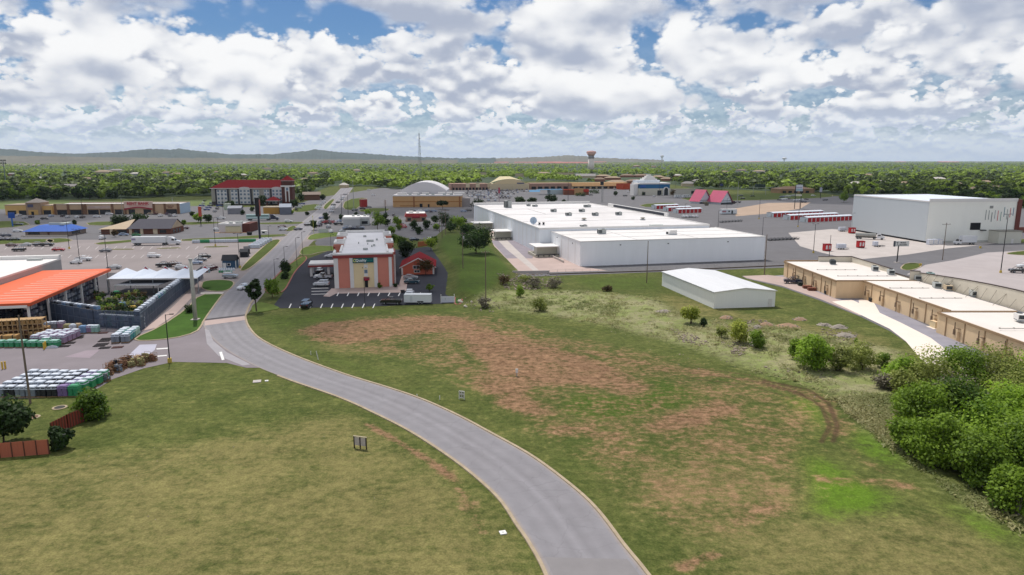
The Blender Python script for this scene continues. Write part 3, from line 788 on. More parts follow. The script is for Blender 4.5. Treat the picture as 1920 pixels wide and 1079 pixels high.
def pool_house():
 A,rz,L=frame((753,515.5),(814,514.5))
 r=root('pool_house','low salmon annex with a red metal gable roof beside the hotel','annex',A,rz)
 D,e,ap=17.0,2.8,6.0
 mb=MB(); ax=L*.52
 mb.poly([(0,0,0),(L,0,0),(L,0,e),(ax,0,ap - .25),(0,0,e)]); mb.poly([(L,D,0),(0,D,0),(0,D,e),(ax,D,ap - .25),(L,D,e)])
 mb.poly([(0,D,0),(0,0,0),(0,0,e),(0,D,e)]); mb.poly([(L,0,0),(L,D,0),(L,D,e),(L,0,e)])
 mb.build('wall',M('coral_stucco','#cb6a52',.85,.06,.3),r)
 rf=MB()
 for (x0,z0,x1,z1) in ((-.7,e - .15,ax,ap),(ax,ap,L + .7,e - .15)):
  rf.poly([(x0,-.5,z0),(x1,-.5,z1),(x1,D + .4,z1),(x0,D + .4,z0)]); rf.poly([(x0,-.5,z0 - .15),(x0,D + .4,z0 - .15),(x1,D + .4,z1 - .15),(x1,-.5,z1 - .15)])
 rf.build('roof',m_redroof,r)
 tr=MB()
 for (x0,z0,x1,z1) in ((-.75,e - .5,ax,ap - .3),(ax,ap - .3,L + .75,e - .5)):
  tr.poly([(x0,-.55,z0),(x1,-.55,z1),(x1,-.55,z1 + .34),(x0,-.55,z0 + .34)]); tr.poly([(x0,-.5,z0),(x0,-.5,z0 + .34),(x1,-.5,z1 + .34),(x1,-.5,z1)])
 tr.box(-.05,-.12,0,.5,.1,e - .3); tr.box(L - .5,-.12,0,L + .05,.1,e - .3); tr.build('gable_trim',m_trim,r)
 for (x0,z0,x1,z1) in ((L*.35,2.0,L*.56,3.3),(L*.38,.7,L*.57,1.7)):
  f=MB().box(x0,-.12,z0,x1,-.02,z1).each('window',m_trim,r)
  MB().box(x0 + .2,-.15,z0 + .15,(x0 + x1)/2 - .06,-.1,z1 - .15).box((x0 + x1)/2 + .06,-.15,z0 + .15,x1 - .2,-.1,z1 - .15).each('pane',m_glass,f)
pool_house()

# --- white warehouse --------------------------------------------------------
def warehouse():
 A,rz,L=frame((1087.5,500),(1432,487.5))
 r=root('warehouse','long white flat-roofed warehouse with a lower front block and loading docks on its flank','warehouse',A,rz)
 h1=HT(1087.5,500,453.0); h2=h1 + 1.3
 side=M('ribbed_white_siding','#dfe3e8',.6,.05,1.2,streak=(1,1,.05),dirt=.12)
 MB().box(0,0,0,L,40,h1 - .25).build('front_block',[m_wwall],r)
 MB().box(-5.2,40,0,L - 3,205,h2 - .3).build('main_block',[side],r)
 rf=MB().box(.02,.02,h1 - .249,L - .02,39.98,h1 - .2); rf.build('front_roof',m_wroof2,r)
 MB().box(-5.18,40.02,h2 - .299,L - 3.02,204.9,h2 - .25).build('main_roof',m_wroof,r)
 cp=MB()
 cp.box(-.12,-.12,h1 - .25,L + .12,.22,h1 + .05).box(-.12,.22,h1 - .25,.22,39.9,h1 + .05).box(L - .22,.22,h1 - .25,L + .12,39.9,h1 + .05)
 cp.box(-5.3,39.9,h2 - .6,L - 2.9,40.2,h2 + .15).box(-5.3,40.2,h2 - .3,-4.9,205,h2 + .15).box(L - 3.3,40.2,h2 - .3,L - 2.9,205,h2 + .15).box(-5.3,205,h2 - .3,L - 2.9,206.2,h2 + 1.2)
 cp.each('coping',m_trim,r)
 jn=MB()
 for y in (75,118,160):jn.box(-4.8,y,h2 - .25,L - 3.4,y + .25,h2 - .17)
 jn.box(20,118,h2 - .25,20.3,160,h2 - .16)
 for y in (13,27):jn.box(.4,y,h1 - .2,L - .4,y + .2,h1 - .14)
 for x in (24,50):jn.box(x,.4,h1 - .2,x + .2,39.5,h1 - .145)
 jn.each('roof_seam',M('grey_seam','#a09c9a',.8,.1),r)
 dn=MB()
 for k in range(20):dn.box(-5.26,46 + k*8,0,-5.2,46.35 + k*8,h2 - .6)
 for k in range(4):dn.box(-.06,6 + k*9,0,0,6.3 + k*9,h1 - .6)
 dn.each('wall_rib',m_trim,r)
 fl=MB()
 for x in (16,36,62):fl.box(x,-.25,h1 - 1.9,x + .5,-.01,h1 - 1.6)
 for y in (9,30):fl.box(-.25,y,h1 - 1.9,-.01,y + .5,h1 - 1.6)
 fl.each('wall_lamp',m_black,r)
 # the store front towards the far road: a navy band under a white cap
 MB().box(L - 2.85,84,h2 - 1.6,L - 1.9,170,h2 + 1.9).build('shop_fascia',m_trim,r)
 MB().box(L - 3.1,88,h2 + .3,L - 2.86,160,h2 + 1.6).build('navy_band',M('navy_band','#1d2230',.5,.1),r)
 # docks along the left flank
 m_cc=M('dock_concrete','#b9b3a4',.9,.1,.3,dirt=.25)
 for y0,y1,x0 in ((27,39.5,-10.5),(92,104,-14.5),(140,152,-17)):
  xr=-.1 if y1 < 40 else -5.3
  d=MB().box(x0,y0,0,xr,y1,1.2).build('dock',m_cc,r)
  MB().box(x0 + .3,y0 + .25,4.2,xr,y1,4.55).build('dock_canopy',m_trim,d)
  MB().box(x0 + .4,y0 + 3.2,1.2,xr,y0 + 3.4,4.2).build('dock_wall',M('dock_panel','#c6c3b4',.8,.08,.3),d)
  MB().box(x0 + .2,y0 - .1,.95,xr,y0 - .003,1.3).build('dock_bumper',m_hvacd,d)
  for k in range(4):
   MB().box(x0 + 1.2 + k*2.3,y0 - .3,.35,x0 + 1.5 + k*2.3,y0 - .003,.9).each('bumper',m_black,d)
  MB().box(x0 + .3,y0 + .2,1.2,x0 + .5,y0 + .4,4.2).box(xr - .6,y0 + .2,1.2,xr - .4,y0 + .4,4.2).each('post',m_trim,d)
 MB().box(-3.5,10.5,0,-3.1,27,.9).build('ramp_wall',m_conc,r)
 M_=Matrix.Translation(A) @ Matrix.Rotation(rz,4,'Z')
 units=[(1094,430,3.0,2.0,1.9,'grey unit standing just behind the front roof edge, beside the twin-grille unit'),(1128,439,3.4,2.0,2.0,'twin-grille grey unit alone in the middle of the low front roof'),
    (952,390,4.2,4.0,4.4,'tall dark grey cooling unit at the far corner of the white warehouse roof'),(1038,398,3.2,2,1.7,'small grey unit on the white roof nearest the tall cooling unit'),
    (1066,405,3.2,2,1.7,'grey unit with a dark end, third row on the white warehouse roof'),(1091,398,3.2,2,1.7,'grey unit in the middle of the second row on the white warehouse roof'),
    (1116,405,3.2,2,1.7,'grey unit in the third row on the white warehouse roof, beside the pair of vents'),(1101,389,4.4,2,1.6,'long pale unit with dark ends near the far edge of the white warehouse roof'),
    (1160,404,3.2,2,1.8,'grey unit with a dark end near the navy fascia of the white warehouse'),(991,387,2.4,2,1.3,'low grey unit along the far parapet of the white warehouse'),
    (1003,388,3.4,1.8,1.2,'long low unit along the far parapet of the white warehouse')]
 for px,py,a,b2,c,lab in units:
  lo=py > 428
  z=h1 - .2 if lo else h2 - .25
  p=G(px,py,z)
  hvac(p,a,b2,c,rz,lab,z)
 for px,py,lab in ((1095,414,'squat round exhaust hood on the white warehouse roof, beside the third row of units'),(1205,413,'squat round exhaust hood on the white warehouse roof near its right edge')):
  z=h2 - .25; p=G(px,py,z)
  v=root('roof_vent',lab,'roof vent',p,rz)
  MB().box(-1,-1,0,1,1,.4).build('curb',m_steel,v); MB().tube((0,0,.4),(0,0,.9),.7,n=12).build('neck',m_hvac,v)
  MB().tube((0,0,.9),(0,0,1.35),1.35,.9,n=16).build('hood',M('brown_hood','#8a8478',.7,.1),v)
 z=h1 - .2; p=G(1230,428.5,z)
 v=root('skylight_box','long greenish glazed box on the low front roof of the white warehouse','skylight',p,rz)
 MB().box(-3,-1,0,3,1,.4).build('curb',m_trim,v); MB().box(-2.9,-.95,.4,2.9,.95,1.7).build('glazing',M('greenish_glazing','#8fb0a6',.25,.15,.8),v); MB().box(-3,-1,1.7,3,1,1.82).build('lid',m_trim,v)
 p=G(1259,440,z)
 v=root('roof_scoop','white louvred scoop with a dark mouth on the low front roof','roof vent',p,rz)
 MB().box(-2,-1.2,0,2,1.2,.3).build('curb',m_steel,v)
 s=MB().extr([(-1.9,.3),(1.9,.3),(1.9,1.9),(-1.0,1.9)],-1.1,1.1).build('cowl',m_trim,v); MB().box(-2.0,-1.0,.35,-1.95,1.0,1.1).build('mouth',m_dark,v)
 z=h2 - .25; p=G(1000,421.5,z)
 v=root('satellite_dish','pale blue satellite dish standing at the near corner of the white warehouse roof','satellite dish',p,rz)
 MB().tube((0,0,0),(0,0,1.6),.12).build('mast',m_steel,v)
 ds=MB()
 for i in range(4):
  for k in range(16):
   a0,a1=2*math.pi*k/16,2*math.pi*(k + 1)/16; r0,r1=i*.42,(i + 1)*.42
   ds.poly([(r0*math.cos(a0),-.12 - .14*(r0 - 1.7) ** 2*-1,1.9 + r0*math.sin(a0)),(r1*math.cos(a0),-.12 + .14*(r1 - 1.7) ** 2,1.9 + r1*math.sin(a0)),(r1*math.cos(a1),-.12 + .14*(r1 - 1.7) ** 2,1.9 + r1*math.sin(a1)),(r0*math.cos(a1),-.12 + .14*(r0 - 1.7) ** 2,1.9 + r0*math.sin(a1))])
 ds.build('reflector',M('dish_blue','#aebfd0',.4,.05),v)
 for i,px in enumerate((1011,1019)):
  p=G(px,422.5,z)
  v=root('exhaust_fan',('dark open exhaust fan beside the satellite dish on the white roof','dark hooded exhaust fan second from the satellite dish on the white roof')[i],'exhaust fan',p,rz + i)
  MB().box(-.5,-.5,0,.5,.5,.35).build('curb',m_steel,v); MB().tube((0,0,.35),(.25,0,1.2),.32,.6,n=10).build('hood',m_black,v)
warehouse()

# --- white shed -------------------------------------------------------------
def shed():
 A,rz,L=frame((1338,579),(1452.5,575.5))
 B=G(1241,536)
 dv=(B - A).to_2d(); D=dv.length
 r=root('metal_shed','white metal shed with a low pitched roof standing alone in the grass','shed',A,rz)
 e,ap=4.6,5.5
 wv=M('shed_siding','#eeeeea',.55,.035,.5,streak=(6,6,.05),dirt=.05)
 sk=dv.normalized(); c,s=math.cos(-rz),math.sin(-rz); ux,uy=sk.x*c - sk.y*s,sk.x*s + sk.y*c
 def P(x,y,z):return (x + ux*y,uy*y,z)
 mb=MB()
 for y,rev in ((0,False),(D,True)):
  f=[P(0,y,0),P(L,y,0),P(L,y,e),P(L/2,y,ap),P(0,y,e)]
  mb.poly(f[::-1] if rev else f)
 mb.poly([P(0,D,0),P(0,0,0),P(0,0,e),P(0,D,e)]); mb.poly([P(L,0,0),P(L,D,0),P(L,D,e),P(L,0,e)])
 mb.build('wall',wv,r)
 rf=MB()
 for (x0,z0,x1,z1) in ((-.3,e + .02,L/2,ap + .1),(L/2,ap + .1,L + .3,e + .02)):
  rf.poly([P(x0,-.3,z0),P(x1,-.3,z1),P(x1,D + .3,z1),P(x0,D + .3,z0)])
  rf.poly([P(x0,-.3,z0 - .06),P(x0,D + .3,z0 - .06),P(x1,D + .3,z1 - .06),P(x1,-.3,z1 - .06)])
 rf.build('roof',M('shed_roof','#d0d0d1',.5,.06,.3,streak=(5,.4,1),dirt=.05),r)
 g=MB()
 for x in (-.36,L + .24):
  g.poly([P(x,-.3,e - .2),P(x + .12,-.3,e - .2),P(x + .12,-.3,e + .05),P(x,-.3,e + .05)]); g.poly([P(x,-.3,e - .2),P(x,-.3,e + .05),P(x,D + .3,e + .05),P(x,D + .3,e - .2)]); g.poly([P(x + .12,-.3,e - .2),P(x + .12,D + .3,e - .2),P(x + .12,D + .3,e + .05),P(x + .12,-.3,e + .05)]); g.poly([P(x,-.3,e - .2),P(x,D + .3,e - .2),P(x + .12,D + .3,e - .2),P(x + .12,-.3,e - .2)])
 g.build('gutter',M('grey_gutter','#9fa3a5',.5,.05),r)
 for (x0,z0,x1,z1) in ((-.3,e - .14,L/2,ap - .06),(L/2,ap - .06,L + .3,e - .14)):
  MB().poly([P(x0,-.33,z0),P(x1,-.33,z1),P(x1,-.33,z1 + .2),P(x0,-.33,z0 + .2)]).build('rake_trim',m_trim,r)
 d=MB().box(L - 2.1,-.07,0,L - .9,.02,2.3).each('door',m_trim,r)
 MB().box(L - 1.95,-.09,1.0,L - 1.85,-.06,1.15).build('handle',m_steel,d)
 MB().poly([P(-.32,.1,.0),P(-.32,.1,e - .2),P(-.2,.1,e - .2),P(-.2,.1,0)]).each('downpipe',m_trim,r)
shed()

# --- tan shopping strip seen from behind ------------------------------------
def tan_strip():
 A=Vector((95.2,197.3,0))
 r=root('shopping_strip','long tan shopping strip seen from behind, white roofs and a tall curved front parapet','shopping strip',A,0)
 # local x to the right, y away; three blocks: 1 far, 2 recessed, 3 near
 h,xr=5.4,23.5
 blocks=[('far_block',0,0,39,h),('middle_block',8.0,-40.5,0,h),('near_block',5.0,-86,-40.5,h - .35)]
 for i,(nm,x0,y0,y1,hh) in enumerate(blocks):
  MB().box(x0,y0,0,xr - .02*i,y1,hh - .2).build(nm,m_tan,r)
  MB().box(x0 + .02,y0 + .02,hh - .199,xr - .05,y1 - .02,hh - .12).build('roof',M('cream_roof','#d9d1c9',.75,.05,.15,dirt=.14),r)
  e=MB().box(x0 - .3,y0,hh - .5,x0,y1,hh + .02)
  if i != 1:e.box(x0,y0 - .12,hh - .3,xr if i == 0 and False else (8.0 if i == 0 else xr),y0,hh + .1)
  e.box(x0,y1 - .3,hh - .2,xr - .1,y1,hh + (.35 if i == 0 else .12))
  e.build('eave',m_tand if i else m_tand,r)
  p=MB()
  for k in range(int((y1 - y0)/6.5)):p.box(x0 - .14,y0 + 3 + k*6.5,0,x0,y0 + 3.25 + k*6.5,hh - .5)
  p.each('downpipe',m_tand,r)
  dd=MB()
  for k in range(int((y1 - y0)/8)):
   y=y0 + 4.8 + k*8
   dd=MB().box(x0 - .07,y,0,x0 - .003,y + 1.1,2.15).each('service_door',M('tan_door','#b3946f',.7,.08),r)
   MB().box(x0 - .16,y + 1.9,1.2,x0 - .003,y + 2.5,2.4).box(x0 - .12,y + 2.1,2.4,x0 - .003,y + 2.25,4.0).box(x0 - .5,y + .1,2.9,x0 - .003,y + 1.3,3.0).each('meter_box',M('meter_brown','#6d5a48',.7,.2),r)
 MB().box(4.9,-63.6,0,4.95,-62.6,2.2).build('red_door',M('red_door','#b3121f',.6,.06),r)
 # parapets of the front, seen from the back: plywood-pale with dark caps
 m_par=M('parapet_back','#cfc7b6',.85,.06,.3,streak=(1,1,.3),dirt=.18)
 pb=MB(); cap=MB()
 def wall(x0,y0,x1,y1,za,zb,n=1,curve=0.0):
  for k in range(n):
   t0,t1=k/n,(k + 1)/n
   z0=za + (zb - za)*t0 + curve*math.sin(math.pi*t0); z1=za + (zb - za)*t1 + curve*math.sin(math.pi*t1)
   X0,Y0,X1,Y1=x0 + (x1 - x0)*t0,y0 + (y1 - y0)*t0,x0 + (x1 - x0)*t1,y0 + (y1 - y0)*t1
   dx,dy=(X1 - X0),(Y1 - Y0); l=math.hypot(dx,dy); nx,ny=-dy/l*.15,dx/l*.15
   for s in (1,-1):
    f=[(X0 + s*nx,Y0 + s*ny,h - .3),(X1 + s*nx,Y1 + s*ny,h - .3),(X1 + s*nx,Y1 + s*ny,z1),(X0 + s*nx,Y0 + s*ny,z0)]
    pb.poly(f if s < 0 else f[::-1])
   q=1.6
   cap.poly([(X0 + q*nx,Y0 + q*ny,z0 + .16),(X0 - q*nx,Y0 - q*ny,z0 + .16),(X1 - q*nx,Y1 - q*ny,z1 + .16),(X1 + q*nx,Y1 + q*ny,z1 + .16)])
   for s in (1,-1):
    f=[(X0 + s*q*nx,Y0 + s*q*ny,z0 - .06),(X1 + s*q*nx,Y1 + s*q*ny,z1 - .06),(X1 + s*q*nx,Y1 + s*q*ny,z1 + .16),(X0 + s*q*nx,Y0 + s*q*ny,z0 + .16)]
    cap.poly(f if s < 0 else f[::-1])
 wall(11.5,38.5,22.5,37.5,7.0,7.2)
 wall(22.5,37.5,23.8,14,7.2,6.6)
 wall(23.8,14,24.0,1,5.6,5.5)
 wall(22.0,1.2,24.6,0.6,8.0,8.0)
 wall(24.6,.6,24.8,-86,7.5,8.0,18,2.0)
 pb.build('front_parapet',m_par,r); cap.build('parapet_cap',M('dark_cap','#4a3f3a',.6,.1),r)
 br=MB()
 for k in range(24):
  y=-4 - k*3.4
  br.tube((23.2,y,h - .1),(24.6,y - .3,h + 2.6 + .6*math.sin(k)),.04,n=5)
  if k % 3 == 0:br.tube((21.8,y,h - .1),(24.6,y - .3,h + 2.9),.05,n=5)
 br.each('brace',M('brace_grey','#7d7568',.7,.1),r)
 co=MB()
 for y,x0,x1 in ((8,4,22),(20,3,16),(-12,9,20),(-26,9,20),(-58,7,20)):
  co.box(x0,y,h - .12,x1,y + .1,h + .0)
  for x in np.arange(x0,x1,3.0):co.box(x,y - .1,h - .12,x + .25,y + .2,h + .1)
 co.each('conduit',M('conduit_grey','#8e8880',.7,.1),r)
 for (px,py,lab,col) in ((1561,496,'dark grey unit at the near end of the white parapet on the tan strip',m_hvacd),(1640,508,'grey finned unit on the tan strip roof, the first behind the white parapet',m_hvac),(1670,515,'grey finned unit on the tan strip roof, the second behind the white parapet',m_hvac),
        (1719,526,'blue-grey unit with a long pale duct on the tan strip roof',m_hvac),(1744,521,'greenish boxy unit at the step of the curved parapet',M('greenish_unit','#87a29d',.5,.1)),(1756,540,'dark-lidded grey unit on the tan strip roof beside the tan cabinet',m_hvac),
        (1777,545,'tan cabinet unit on the tan strip roof',M('tan_unit','#b9a78c',.7,.1)),(1826,556,'grey unit with a slanted lid in the middle of the tan strip roof',m_hvac),(1876,566,'pale unit pair on the tan strip roof, nearest the right frame edge',m_hvac),(1912,601,'white box unit on the near block of the tan strip',m_trim)):
  p=G(px,py,h - .12); hvac(p,2.5,1.7,1.5,1.3,lab,h - .12,col=col)
tan_strip()

# --- tall storage building --------------------------------------------------
def storage_hall():
 A=G(1735,456); rz=math.radians(6.0); L,D=46.5,62.0
 r=root('storage_hall','tall windowless pale storage hall with coloured slit strips and a brown corner tower','storage hall',A,rz)
 h=20.2
 MB().box(0,0,.9,L,D,h).build('wall',[M('pale_panel_wall','#efefe6',.6,.03,.2,streak=(1,1,.3),dirt=.05)],r)
 MB().box(-.12,.2,.9,0,D,h - .15).build('side_cladding',M('grey_rib_cladding','#bcc2c5',.6,.04,.5,streak=(1,6,.05)),r)
 MB().box(.3,.3,0,L - .3,D - .3,.9).build('base',m_dark,r)
 MB().box(.6,-.02,0,L,.3,.95).build('front_base',M('grey_base','#bdbdb5',.8,.06),r)
 rf=MB(); ym=18
 rf.poly([(0,0,h),(L,0,h + .4),(L,D,h + .4),(0,D,h)])
 rf.build('roof',M('hall_roof','#d3d9e2',.5,.03,.2,streak=(.2,4,1)),r)
 MB().box(-.25,-.3,h - .2,L + .1,.1,h + 1.4).box(-.25,.1,h - .25,.1,D,h + .35).box(.1,D - .3,h,L,D,h + .5).each('coping',m_trim,r)
 MB().box(L,-.6,5.6,L + 2.2,7,h + .8).build('corner_tower',M('brown_cladding','#6c3a34',.7,.1,.4),r)
 MB().box(L,-.6,0,L + 2.2,7,5.6).build('tower_base',M('tower_stone','#c5b3a0',.85,.08),r)
 cols=['#8a8f8d','#8a8f8d','#5f6463','#9aa3a5','#c45a5a','#7b9a8d','#5c8290','#9aa09a','#cc6666','#5a7a96']
 for i,c in enumerate(cols):
  x=30.2 + i*1.62; z0=11.0 + [0,.2,-.9,.6,-.4,-.6,1.5,.2,1.2,2][i]; hh=[5,4.6,4.6,4.2,5,4.6,4.8,5,4.6,4][i]
  MB().box(x,-.1,z0,x + .3,-.003,z0 + hh).build('slit_strip',M('strip_' + 'abcdefghij'[i],c,.5,.05),r)
 MB().box(32.0,-.1,16.7,33.8,-.003,18.0).build('emblem',M('grey_emblem','#8f918c',.6,.1),r)
 MB().box(22.8,-.12,6.2,28.2,-.003,9.7).build('loading_door',m_dark,r)
 an=MB().box(33.2,-6.5,0,45.3,-.02,5.9).build('annex',M('annex_wall','#cdcbbd',.7,.05,.2),r)
 MB().box(33.0,-6.8,5.9,45.6,-.02,6.2).build('annex_roof',M('annex_cap','#8c897e',.6,.05),r)
 MB().box(40,-6.6,0,41.1,-6.5,2.2).build('annex_door',m_trim,r)
 MB().box(28.2,-1.5,5.8,30.5,-.02,6.3).build('canopy',m_hvacd,r)
storage_hall()

# --- drive-up storage rows with red roller doors -----------------------------
m_reddoor=M('red_roller_door','#b01c22',.55,.08,2.0,streak=(1,1,6))
def unit_row(px,py,ang,n,label,h=3.2,D=6.2,dw=3.0,gap=.75):
 A=G(px,py)
 r=root('storage_row',label,'storage row',A,ang,'rows of drive-up storage units')
 L=n*(dw + gap) + gap
 MB().box(0,0,0,L,D,h).build('wall',M('row_wall','#cfd5d6',.6,.04,.4),r)
 rf=MB(); rf.poly([(-.3,-.3,h + .01),(L + .2,-.3,h + .01),(L + .2,D/2,h + .5),(-.3,D/2,h + .5)]); rf.poly([(-.3,D/2,h + .5),(L + .2,D/2,h + .5),(L + .2,D + .3,h + .01),(-.3,D + .3,h + .01)])
 rf.box(-.3,-.32,h - .12,L + .2,-.29,h + .02); rf.build('roof',M('row_roof','#cdd2da',.5,.04,.3),r)
 for k in range(n):
  x=gap + k*(dw + gap)
  MB().box(x,-.08,.05,x + dw,-.003,2.75).build('roller_door',m_reddoor,r)
 MB().box(-.08,.9,.05,-.003,1.9,2.1).build('end_door',m_hvac,r)
 MB().box(-.3,-.5,.0,L + .3,-.02,.04).build('apron',m_trim,r)
 return r
unit_row(1513,417.4,math.radians(24),11,'red-doored storage row nearest the tall hall')
unit_row(1480.5,413,math.radians(24),12,'red-doored storage row in the middle of the three beside the tall hall')
unit_row(1449,408,math.radians(24),13,'red-doored storage row behind the others, below the twin-post sign')
unit_row(1270.6,400.6,math.radians(24),6,'red-doored storage row nearest the navy-banded warehouse corner')
unit_row(1251.7,396.8,math.radians(24),6,'red-doored storage row between its two neighbours beside the warehouse')
unit_row(1229.5,392.6,math.radians(24),6,'red-doored storage row farthest along the warehouse flank')

# --- steep pink-roofed restaurant --------------------------------------------
def aframe():
 A,rz,L=frame((1351,384),(1373,383))
 r=root('restaurant','steep pink-roofed restaurant of two gables with white gable ends','restaurant',A,rz)
 m_pinkroof=M('pink_shingle','#b8546f',.7,.08,.6,dirt=.06)
 ww=M('white_gable','#cdd4da',.7,.05)
 for nm,ox,oy,LL_,D,hh in (('front_gable',0,0,L,17,12.3),('rear_gable',-9.5,17.2,L*1.02,13,12.8)):
  wb=MB().box(ox + .8,oy + .5,0,ox + LL_ - .8,oy + D - .3,2.6)
  wb.poly([(ox + .6,oy + .4,2.5),(ox + LL_ - .6,oy + .4,2.5),(ox + LL_/2,oy + .4,hh - .6)]); wb.poly([(ox + LL_ - .6,oy + D - .3,2.5),(ox + .6,oy + D - .3,2.5),(ox + LL_/2,oy + D - .3,hh - .6)])
  g=wb.build(nm,ww,r)
  rf=MB(); m=ox + LL_/2
  rf.poly([(ox - .6,oy - .6,1.9),(m,oy - 1.2,hh),(m,oy + D,hh),(ox - .6,oy + D,1.9)]); rf.poly([(m,oy - 1.2,hh),(ox + LL_ + .6,oy - .6,1.9),(ox + LL_ + .6,oy + D,1.9),(m,oy + D,hh)])
  rf.build('roof',m_pinkroof,g)
  MB().box(ox + 1.2,oy + .3,3.0,ox + LL_ - 1.2,oy + .38,3.3).box(ox + .9,oy + .42,0,ox + LL_ - .9,oy + .49,1.6).build('gable_beam',m_hvacd,g)
 MB().box(L,2,0,L + 6,9,2.6).build('side_wing',M('dark_wing','#3c3032',.8,.1),r)
aframe()

# --- blue-banded dealer --------------------------------------------------------
def dealer():
 A,rz,L=frame((1198,367.2),(1257,366.6))
 r=root('showroom','blue-banded showroom with stepped white pyramid roof and an arched entrance','showroom',A,rz)
 MB().box(0,0,0,L,26,8).build('front_block',M('cream_panel','#c9c4b3',.8,.05),r)
 MB().box(1,1.5,8,L - .5,26,12.8).build('blue_band',M('blue_fascia','#1f6390',.5,.05),r)
 MB().box(.6,1.2,12.8,L - .2,26.3,14.4).box(-5,4,0,0,16,13).build('white_cornice',m_trim,r)
 MB().box(1,9,14.4,L*.75,24,17.2).build('upper_storey',M('blue_white_panel','#d6dde4',.7,.05),r)
 py=MB(); cx,cy=L*.46,16.5
 for k in range(4):
  s=8.0 - k*1.9; py.box(cx - s,cy - s*.8,17.2 + k*1.6,cx + s,cy + s*.8,18.8 + k*1.6)
 py.build('stepped_roof',m_trim,r)
 ar=MB(); n=14; x0,x1=L*.76,L*.93; c=(x0 + x1)/2; R=(x1 - x0)/2
 pts=[(x0,0),(x1,0)] + [(c + R*math.cos(math.pi*k/n),6.5 + R*math.sin(math.pi*k/n)) for k in range(n + 1)]
 mb=MB(); k=len(mb.v); mb.poly([(p[0],-1.2,p[1]) for p in pts])
 for i in range(len(pts)):
  a,b2=pts[i],pts[(i + 1) % len(pts)]; mb.poly([(a[0],-1.2,a[1]),(a[0],.1,a[1]),(b2[0],.1,b2[1]),(b2[0],-1.2,b2[1])])
 mb.build('entrance_arch',m_trim,r)
 gl=MB(); gl.poly([(c + (p[0] - c)*.72,-1.26,p[1]*.9) for p in pts]); gl.build('entrance_glass',m_glass,r)
 MB().box(L*.58,-.1,.4,L*.71,-.003,5.8).box(L*.1,-.1,.4,L*.2,-.003,4).each('shop_window',m_glass,r)
 MB().box(2,-.12,9.4,8,1.45,11.6).build('sign_panel',M('blue_sign','#2d5ea8',.5,.05),r)
dealer()

# --- big box with an arched roof beside the far junction ------------------------
def arched_hall():
 A,rz,L=frame((737,389),(866,388.6))
 r=root('arched_store','wide tan store with white roof and a grey-white barrel vault behind','store',A,rz)
 h=HT(800,389,368.5)
 MB().box(0,0,0,L,30,h).build('wall',M('orange_tan_wall','#c49a6b',.85,.06,.3,dirt=.1),r)
 MB().box(-.2,-.2,h,L + .2,30,h + .9).each('coping',m_wroof,r)
 MB().box(-.06,-.06,h*.46,L + .06,-.003,h*.54).box(6,-.06,.9,22,-.003,1.5).each('wall_band',M('rust_band','#a5703f',.85,.1),r)
 for x in (17.5,57):MB().box(x,-.25,0,x + 1.3,-.003,h - .1).each('pilaster',M('rust_pilaster','#9a6a45',.85,.1),r)
 MB().box(23,-.1,0,25.5,-.003,3).box(30,-.1,0,31.5,-.003,2.6).each('door',m_dark,r)
 v=MB(); n=20; cx,R,rise,z0=L*.42,20.5,7.6,h + 3.8
 P=[(cx + R*(2*k/n - 1),z0 + rise*(1 - (2*k/n - 1) ** 2)) for k in range(n + 1)]
 for k in range(n):v.poly([(P[k][0],22,P[k][1]),(P[k + 1][0],22,P[k + 1][1]),(P[k + 1][0],75,P[k + 1][1]),(P[k][0],75,P[k][1])])
 v.poly([(P[0][0],22,h)] + [(P[-1][0],22,h)] + [(p[0],22,p[1]) for p in P[::-1]])
 v.poly([(P[0][0],22,h),(P[0][0],22,P[0][1]),(P[0][0],75,P[0][1]),(P[0][0],75,h)]); v.poly([(P[-1][0],22,h),(P[-1][0],75,h),(P[-1][0],75,P[-1][1]),(P[-1][0],22,P[-1][1])])
 v.build('vault',M('vault_grey','#c9c5c6',.6,.04,.2,streak=(.3,3,1)),r)
 k=MB()
 for x,y,w in ((3,8,8),(16,12,5),(24,16,6),(38,15,6),(46,14,5),(52,12,10)):
  k.box(x,y,h + .9,x + w,y + 5,h + 2.6)
 k.each('roof_monitor',m_wroof2,r)
 k=MB()
 for x in (13,20.5,28,33,43,49):k.box(x,5,h + .9,x + 2.6,7.4,h + 2.2)
 k.each('roof_unit',m_hvac,r)
 MB().box(L,4,0,L + 7,24,h - 2).build('side_block',M('grey_block','#9b9491',.85,.08),r)
arched_hall()

